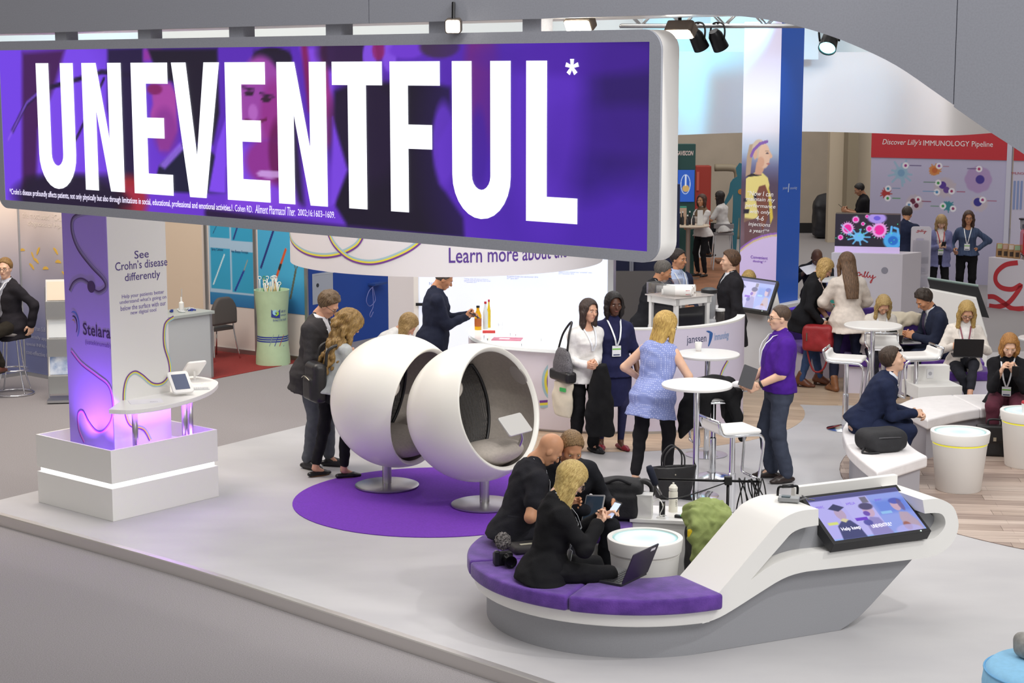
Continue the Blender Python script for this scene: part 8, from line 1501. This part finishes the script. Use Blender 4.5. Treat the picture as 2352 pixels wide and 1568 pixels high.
# microphone stand
mp_ = G(1632, 1305, .0); mb = thing('microphone_stand', 'black microphone boom stand with a foam-covered mic behind the bench', 'microphone stand', (1.70, 13.35, 0), 0); ZB = D(1630, 1103, 13.35).z
MB().tube([(0, 0, .05), (0, 0, ZB)], .012, 8).build('pole', BLACKM, mb, True)
for a in (90, 210, 330): MB().tube([(0, 0, .12), (.22 * math.cos(R(a)), .22 * math.sin(R(a)), .01)], .009, 6).build('leg', BLACKM, mb)
x0, x1 = D(1512, 1098, 13.35).x - 1.70, D(1742, 1108, 13.35).x - 1.70; MB().tube([(x0, 0, ZB + .01), (x1, 0, ZB - .01)], .010, 8).build('boom', BLACKM, mb, True); MB().tube([(.25, 0, ZB), (x1, 0, ZB - .01)], .017, 8).build('grip', BLACKP, mb, True); MB().box((0, 0, ZB), (.06, .05, .07)).build('clamp', BLACKP, mb, bevel=.008)
ma, mb_ = D(1490, 1070, 13.35) - Vector((1.70, 13.35, 0)), D(1506, 1112, 13.35) - Vector((1.70, 13.35, 0)); MB().tube([ma, ma.lerp(mb_, .2), mb_], [.022, .03, .027], 12).build('microphone', mat('foam_navy', '23283a', .9), mb, True); mc = D(1518, 1136, 13.35) - Vector((1.70, 13.35, 0)); MB().tube([mb_, mc], .012, 8).build('mic_tail', STEEL, mb, True)
MB().tube(spline([mc, mc + Vector((.06, 0, -.03)), mc + Vector((.2, 0, -.01)), (-.02, 0, ZB - .02)], 6), .005, 6).build('mic_cable', BLACKP, mb, True)
g = np.random.default_rng(9)
for i in range(7):
	xx = .10 + .03 * i; dz = g.uniform(.22, .46); w = g.uniform(.03, .09); o = thing('cable_loop', 'black cable loop hanging from the microphone boom', 'cable', (1.70 + xx, 13.36 + g.uniform(-.03, .03), ZB), g.uniform(-.9, .9), 'cable loops on the microphone boom'); sk = g.uniform(-.12, .16)
	MB().tube([(w * math.sin(t) * (.35 + .65 * math.sin(t / 2) ** 2) + sk * math.sin(t / 2) ** 2, .02 * math.cos(2 * t + i), -dz / 2 + dz / 2 * math.cos(t) + .012) for t in np.linspace(0, 2 * math.pi, 29)[:-1]], .0055, 6, closed=True).build('cable_run', BLACKP, o, True)
# camera with furry microphone
cp_ = G(1155, 1298, .46); o = thing('camera', 'black camera with a fluffy grey microphone on the purple cushion', 'camera', (cp_.x, cp_.y + .03, .458), R(18)); MB().prism(rrect(-.07, 0, .07, .095, .015), -.03, .03, lambda a, b, h: (a, h, b)).build('camera_body', BLACKP, o, bevel=.006); MB().lathe([(0, 0), (.042, 0), (.044, .03), (.04, .07), (.046, .10), (.036, .10), (.03, .085), (0, .085)], 24).build('lens', mat('lens_black', '111113', .25), o, angle=40, matrix=Matrix.Translation((.02, -.03, .05)) @ Matrix.Rotation(R(90), 4, 'X')); MB().box((-.055, -.03, .06), (.04, .03, .11)).build('hand_grip', BLACKP, o, bevel=.008)
MB().lathe([(0, .095), (.012, .095), (.012, .108), (0, .108)], 12, (-.05, 0, 0)).build('dial', STEEL, o); S = SDF(); S.ell((.0, 0, .175), (.055, .062, .062), .0); V, Q = S.mesh(.006); V = V + g.normal(size=V.shape) * .004; soft_obj('fur_windshield', (V, Q), mat('fur_grey', '4a484a', .95, noise=.6, nscale=40, col2='a09a98'), o, 0)
p = G(1215, 1275, .46); o = soft_thing('flat_bag', 'dark flat pouch with pale stripe lying by the bald man', 'bag', (p.x - .02, p.y + .12, .458), 20, lambda S: S.box((0, 0, .03), (.12, .09, .032), .025), mat('pouch', '3c3a3a', .7), .01, .002); MB().box((0, -.03, .064), (.12, .03, .004)).build('stripe', mat('pouch_stripe', 'c8c4b0', .7), o)
# recorder on the console
cz_t = KW(.9).sz(1810, 1150); p = KW(.9).uv(1812, 1152); o = thing('audio_recorder', 'small silver recorder with cables on the console crest', 'recorder', p, R(-15)); MB().box((0, 0, .022), (.15, .09, .03)).build('recorder_body', mat('rec_grey', '9a9c9e', .4, .3), o, bevel=.004); MB().box((-.02, -.01, .04), (.06, .05, .012)).build('recorder_screen', mat('rec_dark', '4a5a60', .3), o); MB().tube(spline([(.07, -.02, .02), (.12, -.03, .04), (.14, .0, .02), (.09, .03, .045), (.13, .04, .02), (.18, .02, .02)], 6), .005, 6).build('recorder_cable', mat('cable_grey', '6a6a6e', .5), o, True)
p = KW(.72).uv(1800, 1128); o = thing('tripod_handle', 'black pan handle sticking up behind the console', 'handle', p); MB().tube(spline([(-.04, 0, -.10), (-.04, 0, .02), (0, 0, .035), (.08, 0, .04), (.10, 0, .03), (.10, 0, -.02)], 5), .009, 8).build('handle_tube', BLACKM, o, True); MB().tube([(-.01, 0, .037), (.07, 0, .041)], .014, 8).build('grip', BLACKP, o, True)
# ---- tablets and papers on the shelf table
def stand_tablet(label, loc, rotz, back=False):
	o = thing('stand_tablet', label, 'tablet', loc, R(rotz)); M = Matrix.Translation((0, 0, .11)) @ Matrix.Rotation(R(38), 4, 'X'); MB().prism(rrect(-.10, -.135, .10, .135, .03), -.012, .012).build('tablet_case', WHITE, o, matrix=M, bevel=.005); MB().prism(rrect(-.07, -.095, .07, .095, .004), .0125, .0135).build('tablet_screen', mat('tab_blue', '3a4668', .2, emit=.1), o, matrix=M); MB().tube([(0, .03, .0), (0, .02, .09)], .012, 8).build('stand_neck', WHITE, o); MB().lathe([(0, 0), (.05, 0), (.05, .006), (0, .006)], 20).build('stand_foot', WHITE, o); return o
p = G(415, 905, TZ); stand_tablet('white framed tablet facing the aisle on the shelf table', (p.x, p.y, TZ), 28); p = G(440, 872, TZ); stand_tablet('white tablet seen from behind on the shelf table', (p.x + .02, p.y, TZ), 215)
p = G(335, 922, TZ); o = thing('leaflet', 'white printed leaflet lying on the shelf table', 'paper', (p.x, p.y, TZ), R(20)); MB().box((0, 0, .0015), (.30, .2, .003)).build('sheet', mat('paper', 'eceaf0', .6), o); text('print', 'Stelara', INKD, o, Matrix.Translation((.03, -.06, .0032)), h=.018)
p = G(455, 893, TZ); o = thing('keyboard', 'pale slim keyboard on the shelf table', 'keyboard', (p.x, p.y - .02, TZ), R(12)); MB().box((0, 0, .005), (.22, .09, .01)).build('keyboard_base', mat('kb_white', 'd9dbdd', .5), o, bevel=.002); m_ = MB(); [m_.box((-.09 + .02 * c, -.03 + .02 * r, .012), (.016, .016, .003)) for c in range(10) for r in range(4)]; k = m_.build('keys', mat('kb_keys', 'c8cacd', .5), o); k['kind'] = 'stuff'
p = G(452, 884, TZ); o = thing('note_card', 'green lettered card beside the slim keyboard', 'card', (p.x - .02, p.y + .05, TZ), R(12)); MB().box((0, 0, .0015), (.2, .05, .003)).build('sheet', MATS['paper'], o); text('print', 'Immunology', mat('ink_green', '8ac06a', .6), o, Matrix.Translation((-.08, -.012, .0032)), w=.16, h=.024)
# ---- on the information counter
def bottle(label, u, v, hgt, r, liquid, cap, lab=None):
	p = G(u, v, CZ); o = thing('bottle', label, 'bottle', (p.x, p.y, CZ)); MB().lathe([(0, 0), (r, 0), (r, hgt * .60), (r * .45, hgt * .82), (r * .42, hgt * .92), (0, hgt * .92)], 20).build('bottle_body', mat('liq_' + liquid, liquid, .15), o, angle=40); MB().lathe([(0, hgt * .92), (r * .5, hgt * .92), (r * .5, hgt), (0, hgt)], 14).build('bottle_cap', mat('cap_' + cap, cap, .4), o, angle=40)
	if lab: MB().lathe([(r + .001, hgt * .15), (r + .001, hgt * .48)], 20).build('bottle_label', mat('lab_' + lab, lab, .5), o)
bottle('orange juice bottle with a black cap on the counter', 1098, 757, .29, .042, 'e8b018', '1c1c1e', 'b4602a'); bottle('tall clear bottle with a red cap on the counter', 1115, 755, .33, .03, 'dfe8ea', 'c0222c'); bottle('tall yellow oil bottle with a red cap on the counter', 1123, 752, .34, .022, 'e6c62a', 'c0222c')
p = G(1123, 764, CZ); o = thing('red_box', 'flat red box lying on the glass counter', 'box', (p.x, p.y, CZ)); MB().box((0, 0, .012), (.15, .07, .024)).build('box_body', mat('box_red', 'cc3a38', .5), o, bevel=.002); MB().box((0, -.0, .025), (.14, .06, .002)).build('box_lid', mat('box_red2', 'd84a44', .5), o)
p = G(1165, 779, CZ); o = thing('magazine', 'pink and white magazine lying on the counter', 'magazine', (p.x, p.y, CZ), R(-8)); MB().box((0, 0, .004), (.34, .22, .008)).build('cover', mat('mag_pink', 'd88aa0', .4, noise=.5, nscale=6, col2='c04a6a'), o); MB().box((-.03, -.01, .0085), (.12, .10, .001)).build('cover_picture', mat('mag_white', 'ecd8dc', .4), o)
p = G(1150, 757, CZ); o = thing('drinking_glass', 'clear drinking glass on the glowing counter', 'glass', (p.x, p.y, CZ)); MB().lathe([(0, .006), (.028, .006), (.034, .09), (.036, .09), (.030, 0), (0, 0)], 18).build('glass_wall', GLASS, o, True)
# ---- on the bar
gcl = gc.location; ga = gc.rotation_euler.z
def on_case(x, y, z=.563): return Vector((gcl.x + x * math.cos(ga) - y * math.sin(ga), gcl.y + x * math.sin(ga) + y * math.cos(ga), gcl.z + z))
for i, (x, y, rz, lab) in enumerate(((.10, .10, 12, 'cup sleeve with a red mark lying nearest on the bar case'), (.22, .20, 20, 'white paper cup sleeve second in the row on the bar case'), (.30, .30, 20, 'white paper cup sleeve third in the row on the bar case'), (.40, .36, 20, 'white paper cup sleeve farthest back on the bar case'))):
	o = thing('cup_stack', lab, 'cups', on_case(x, y), ga + R(-rz - 35), 'lying stacks of paper cups'); MB().lathe([(0, -.17), (.036, -.17), (.046, .17), (.040, .17), (.038, .15), (0, .15)], 22).build('stack', mat('cup_white', 'efece8', .6), o, angle=40, matrix=Matrix.Translation((0, 0, .05)) @ Matrix.Rotation(R(90), 4, 'Y'))
	if i == 0: MB().box((.13, -.03, .05), (.05, .02, .05)).build('red_mark', mat('mark_red', 'b8323c', .5), o)
	else: m_ = MB(); m_.tube([(.16, .047 * math.cos(t), .05 + .047 * math.sin(t)) for t in np.linspace(0, 6.28, 23)[:-1]], .003, 5, closed=True); m_.build('cup_lip', WHITE, o, True)
p = D(1630, 683, 20.0); o = thing('blender', 'glass blender with a black lid standing on the bar', 'blender', (p.x, 20.05, .90)); MB().lathe([(0, 0), (.09, 0), (.10, .05), (.085, .24), (.06, .26), (0, .26)], 24).build('motor_base', mat('blender_grey', 'c9c9cc', .4), o, angle=40); MB().lathe([(.05, .26), (.075, .30), (.09, .56), (.085, .56), (.07, .30), (.045, .27)], 24).build('jar', mat('jar_clear', 'b0b2b6', .08, alpha=.5), o, True); MB().lathe([(0, .56), (.095, .56), (.095, .60), (.05, .62), (0, .62)], 24).build('jar_lid', BLACKP, o, angle=40); MB().lathe([(0, .27), (.02, .27), (.008, .34), (0, .34)], 8).build('blade', ZIP, o)
for i, (u, z, lab) in enumerate(((1644, 1.10, 'upper clear jar of coffee beans on the bar rim'), (1643, .92, 'lower clear jar of coffee beans on the bar'))):
	p = D(u, 720, 20.0); o = thing('bean_jar', lab, 'jar', (p.x + .06, 20.1, z), 0, 'bean jars on the bar'); MB().lathe([(0, 0), (.055, 0), (.055, .14), (0, .14)], 20).build('jar_body', mat('jar_beans', '4a4644', .15), o, angle=40); MB().lathe([(0, .14), (.06, .14), (.06, .165), (0, .165)], 20).build('jar_lid', WHITE, o, angle=40)
for i, (u, v, lab, c) in enumerate(((1434, 700, 'white cup of wooden stirrers at the bar end', 'c8a870'), (1447, 702, 'white cup of dark spoons at the bar end', '2a2628'), (1440, 706, 'white paper cup with red band at the bar end', 'c83a3a'))):
	p = D(u, v, 19.9); o = thing('stirrer_cup', lab, 'cup', (p.x, 19.9 - .08 * (i == 2), .97), 0, 'utensil cups at the bar end'); MB().lathe([(0, 0), (.034, 0), (.042, .10), (.038, .10), (.032, .01), (0, .01)], 18).build('cup_wall', WHITE_M, o, True); m_ = MB(); [m_.tube([(.01 * math.cos(a), .01 * math.sin(a), .02), (.03 * math.cos(a), .03 * math.sin(a), .16)], .004, 5) for a in (0, 1.2, 2.5, 3.8, 5)]; m_.build('sticks', mat('st_' + c, c, .6), o)
o = thing('side_worktop', 'small white ledge holding cups beside the dress-wearing woman', 'ledge', (1.28, 19.9, 0)); MB().box((0, 0, .95), (.4, .34, .04)).build('ledge_top', WHITE, o, bevel=.003); MB().box((0, .05, .46), (.36, .24, .93)).build('ledge_body', WHITE_M, o)
p = D(1490, 735, 20.0); o = thing('tap', 'chrome bar tap in front of the case', 'tap', (p.x, 20.0, .90)); MB().tube(spline([(0, 0, 0), (0, 0, .16), (.02, 0, .20), (.08, 0, .20), (.09, 0, .16)], 5), .011, 8).build('spout', CHROME, o, True); MB().tube([(.02, 0, .07), (.12, 0, .07)], .016, 8).build('lever', CHROME, o, True)
p = G(1604, 806, 1.085); o = thing('coffee_cup', 'white paper cup with red base band on the high table', 'cup', (p.x, p.y, 1.085)); MB().lathe([(0, 0), (.029, 0), (.040, .095), (.037, .095), (.028, .008), (0, .008)], 22).build('cup_wall', WHITE_M, o, True); MB().lathe([(.0297, .006), (.0308, .016)], 22).build('red_band', mat('band_red', 'c03a3a', .5), o); MB().lathe([(0, .085), (.0365, .085)], 20).build('coffee', mat('coffee', 'b08a5a', .3), o)
# ---- polo man's notebook and cap
nb_ = W('polo', 'L') + Vector((-.10, -.02, .09)); o = thing('notebook', 'dark grey notebook held by the purple-shirted man', 'notebook', nb_); o.rotation_euler = (R(78), R(22), R(10)); MB().prism(rrect(-.075, -.105, .075, .105, .006), -.006, .006).build('cover', mat('note_grey', '4a4a4e', .7), o); MB().prism(rrect(-.07, -.10, .074, .10, .004), -.004, .004).build('pages', WHITE_M, o)
p = W('polo', 'R') + Vector((-.10, .05, -.06)); soft_thing('baseball_cap', 'white cloth cap in the purple-shirted man’s hand', 'cap', p, 20, lambda S: S.ell((0, 0, 0), (.075, .06, .06), .02).ell((.08, -.03, -.03), (.06, .05, .012), .02), mat('cap_white', 'e4e4e8', .7), .009, .003, 'cap_cloth')
MB().lathe([(.036, -.012), (.040, 0), (.036, .012)], 18).build('watch_strap', BLACKP, PP['polo'].root, True, matrix=Matrix.Translation(PP['polo'].Wr['L']) @ (PP['polo'].Wr['L'] - PP['polo'].E['L']).to_track_quat('Z', 'Y').to_matrix().to_4x4() @ Matrix.Translation((0, 0, -.035)))
# ---- lounge bags
p = G(2020, 1025, .46); o = soft_thing('backpack', 'black backpack lying on the end of the white bench', 'backpack', (3.50, 16.15, .455), 20, lambda S: S.box((0, 0, .10), (.22, .16, .10), .075, .03).box((-.02, -.14, .07), (.15, .04, .06), .035, .03), CANVAS, .012, .003); MB().tube(spline([(-.18, -.12, .14), (-.05, -.17, .15), (.12, -.16, .14)], 5), .005, 6).build('zip', mat('zip_dark', '4a4a4e', .4), o, True); MB().tube(spline([(-.2, -.05, .05), (-.26, -.1, .01), (-.2, -.16, .01), (-.12, -.17, .015)], 5), .012, 6).build('strap', CANVAS, o, True)
p = G(2288, 1050); o = soft_thing('briefcase', 'black leather briefcase on the wood floor', 'bag', (p.x, p.y + .10, 0), -12, lambda S: S.loft((0, 0, 0), (1, 0, 0), (0, 1, 0), (0, 0, 1), [(.005, .21, .085), (.2, .205, .07), (.33, .19, .03)], 0, .01).box((0, -.05, .24), (.19, .035, .09), .02, .01), LEATHER, .011); MB().tube(spline([(-.07, 0, .32), (-.06, 0, .38), (.06, 0, .38), (.07, 0, .32)], 5), .012, 8).build('handle', LEATHER, o, True); MB().box((0, -.09, .19), (.03, .01, .04)).build('clasp', ZIP, o)
o = thing('coffee_cup', 'paper cup with a red lid on the edge drum table', 'cup', (5.22, 17.36, .57)); MB().lathe([(0, 0), (.03, 0), (.041, .10), (0, .10)], 20).build('cup_wall', WHITE_M, o, angle=40); MB().lathe([(0, .10), (.043, .10), (.043, .112), (.036, .125), (0, .125)], 20).build('cup_lid', mat('lid_red', 'b8303c', .4), o, angle=40)
o = soft_thing('gloves', 'dark grey folded gloves on the edge drum table', 'gloves', (5.38, 17.42, .57), 0, lambda S: S.box((0, 0, .06), (.07, .06, .06), .04, .03).ell((.03, 0, .14), (.05, .05, .05), .04), mat('glove_grey', '4a4c52', .8), .011, .004, 'glove_cloth')
p = at_person('redbag', .27, .17, .62); o = soft_thing('red_bag', 'red leather shoulder bag hanging open from the blazered woman', 'bag', p, head_of('redbag') + 80, lambda S: S.box((0, 0, .05), (.19, .085, .17), .05, .03), mat('red_leather', '98252a', .45, noise=.15, nscale=10, bump=.2, bscale=50), .013, .004); MB().tube(spline([(-.16, 0, .12), (-.12, .02, -.2), (-.04, .02, -.38), (.08, .02, -.34), (.15, 0, -.1), (.17, 0, .1)], 6), .012, 6).build('strap', MATS['red_leather'], o, True); MB().tube([(-.12, -.09, .12), (-.12, -.09, .02)], .010, 6).build('clasp', ZIP, o)
o = soft_thing('beige_coat', 'cream coat thrown over the purple bench backrest', 'coat', (5.02, 21.95, .78), -10, lambda S: S.box((0, 0, .10), (.20, .10, .07), .06, .05).path([(.1, 0, .12), (.35, -.02, .10)], [.07, .03], .05).path([(-.12, -.1, .05), (-.08, -.12, -.12)], [.08, .05], .05), mat('cream_cloth', 'd6cbb6', .85, noise=.1, nscale=10), .013, .012, 'coat_cloth', 16)
o = thing('info_card_box', 'white information box on the purple bench behind the blazered woman', 'box', (4.20, 22.75, .455), R(10)); MB().box((0, 0, .16), (.26, .12, .32)).build('box_body', WHITE_M, o, bevel=.004); MB().box((.02, -.062, .16), (.14, .004, .12)).build('box_print', mat('print_lilac', 'b8a8cc', .6), o)
# ---- rear table with papers, teal bag
high_table('small white table by the man reading papers', 4.55, 24.85, 1.06, .30); o = thing('paper_sheet', 'white sheets in the hands of the reading man', 'paper', (4.34, 25.0, 1.18), R(20)); MB().box((0, 0, 0), (.30, .21, .003), (R(25), R(-10), 0)).build('sheet', MATS['paper'], o)
soft_thing('teal_bag', 'teal cloth bag hanging below the rear white table', 'bag', (4.42, 24.35, .52), 0, lambda S: S.box((0, 0, .14), (.16, .08, .20), .03, .02), mat('teal_cloth', '2f8c80', .8), .016, .004)
o = thing('ottoman', 'purple seat under the crossed-leg woman', 'ottoman', (5.45, 20.72, 0), R(6)); MB().box((0, 0, .17), (.62, .5, .34)).build('seat_base', LILACW, o); MB().box((0, 0, .40), (.68, .56, .11)).build('cushion', PURPLE, o, bevel=.02)
o = thing('ottoman', 'purple seat hidden behind the rear touch screen', 'ottoman', (3.28, 23.72, 0)); MB().box((0, 0, .17), (.4, .4, .34)).build('seat_base', LILACW, o); MB().box((0, 0, .40), (.44, .44, .11)).build('cushion', PURPLE, o, bevel=.02)
o = thing('reading_stool', 'dark stool under the reading man', 'stool', (4.48, 25.45, 0)); MB().lathe([(0, .62), (.18, .62), (.18, .66), (0, .66)], 20).build('seat', BLACKP, o); MB().tube([(0, 0, 0), (0, 0, .62)], .03, 8).build('post', CHROME, o)
sp_ = D(2348, 775, 24.0); o = thing('high_table', 'white table top just entering at the right edge', 'table', (sp_.x + .28, 24.0, 0)); zz_ = sp_.z; MB().lathe([(0, zz_ - .03), (.32, zz_ - .03), (.33, zz_ - .01), (.32, zz_), (0, zz_)], 36).build('table_top', WHITE, o, angle=40); MB().lathe([(0, 0), (.2, 0), (.03, .03), (.03, zz_ - .03), (0, zz_ - .03)], 16).build('pole', CHROME, o, angle=40)
# ---- blue pouf at the lower right corner
pp_ = G(2412, 1528, .42); o = thing('blue_pouf', 'light blue round pouf cut by the lower right corner', 'pouf', (pp_.x, pp_.y, 0)); MB().lathe([(0, 0), (.36, 0), (.385, .03), (.40, .30), (.39, .38), (.35, .42), (0, .43)], 48).build('pouf_body', mat('pouf_blue', '8cc4e8', .8, noise=.06, nscale=30), o, True); MB().tube([(.39 * math.cos(t), .39 * math.sin(t), .385) for t in np.linspace(0, 6.28, 49)[:-1]], .006, 6, closed=True).build('piping', mat('pouf_piping', '6aa8d4', .7), o, True)
p = G(2358, 1500, .44); soft_thing('grey_bag', 'grey quilted bag with dark piping on the blue pouf', 'bag', (p.x + .06, p.y - .02, .43), 30, lambda S: S.box((0, 0, .07), (.13, .10, .07), .05, .02), mat('quilt_grey', '9a9894', .8, noise=.2, nscale=30), .012, .006)
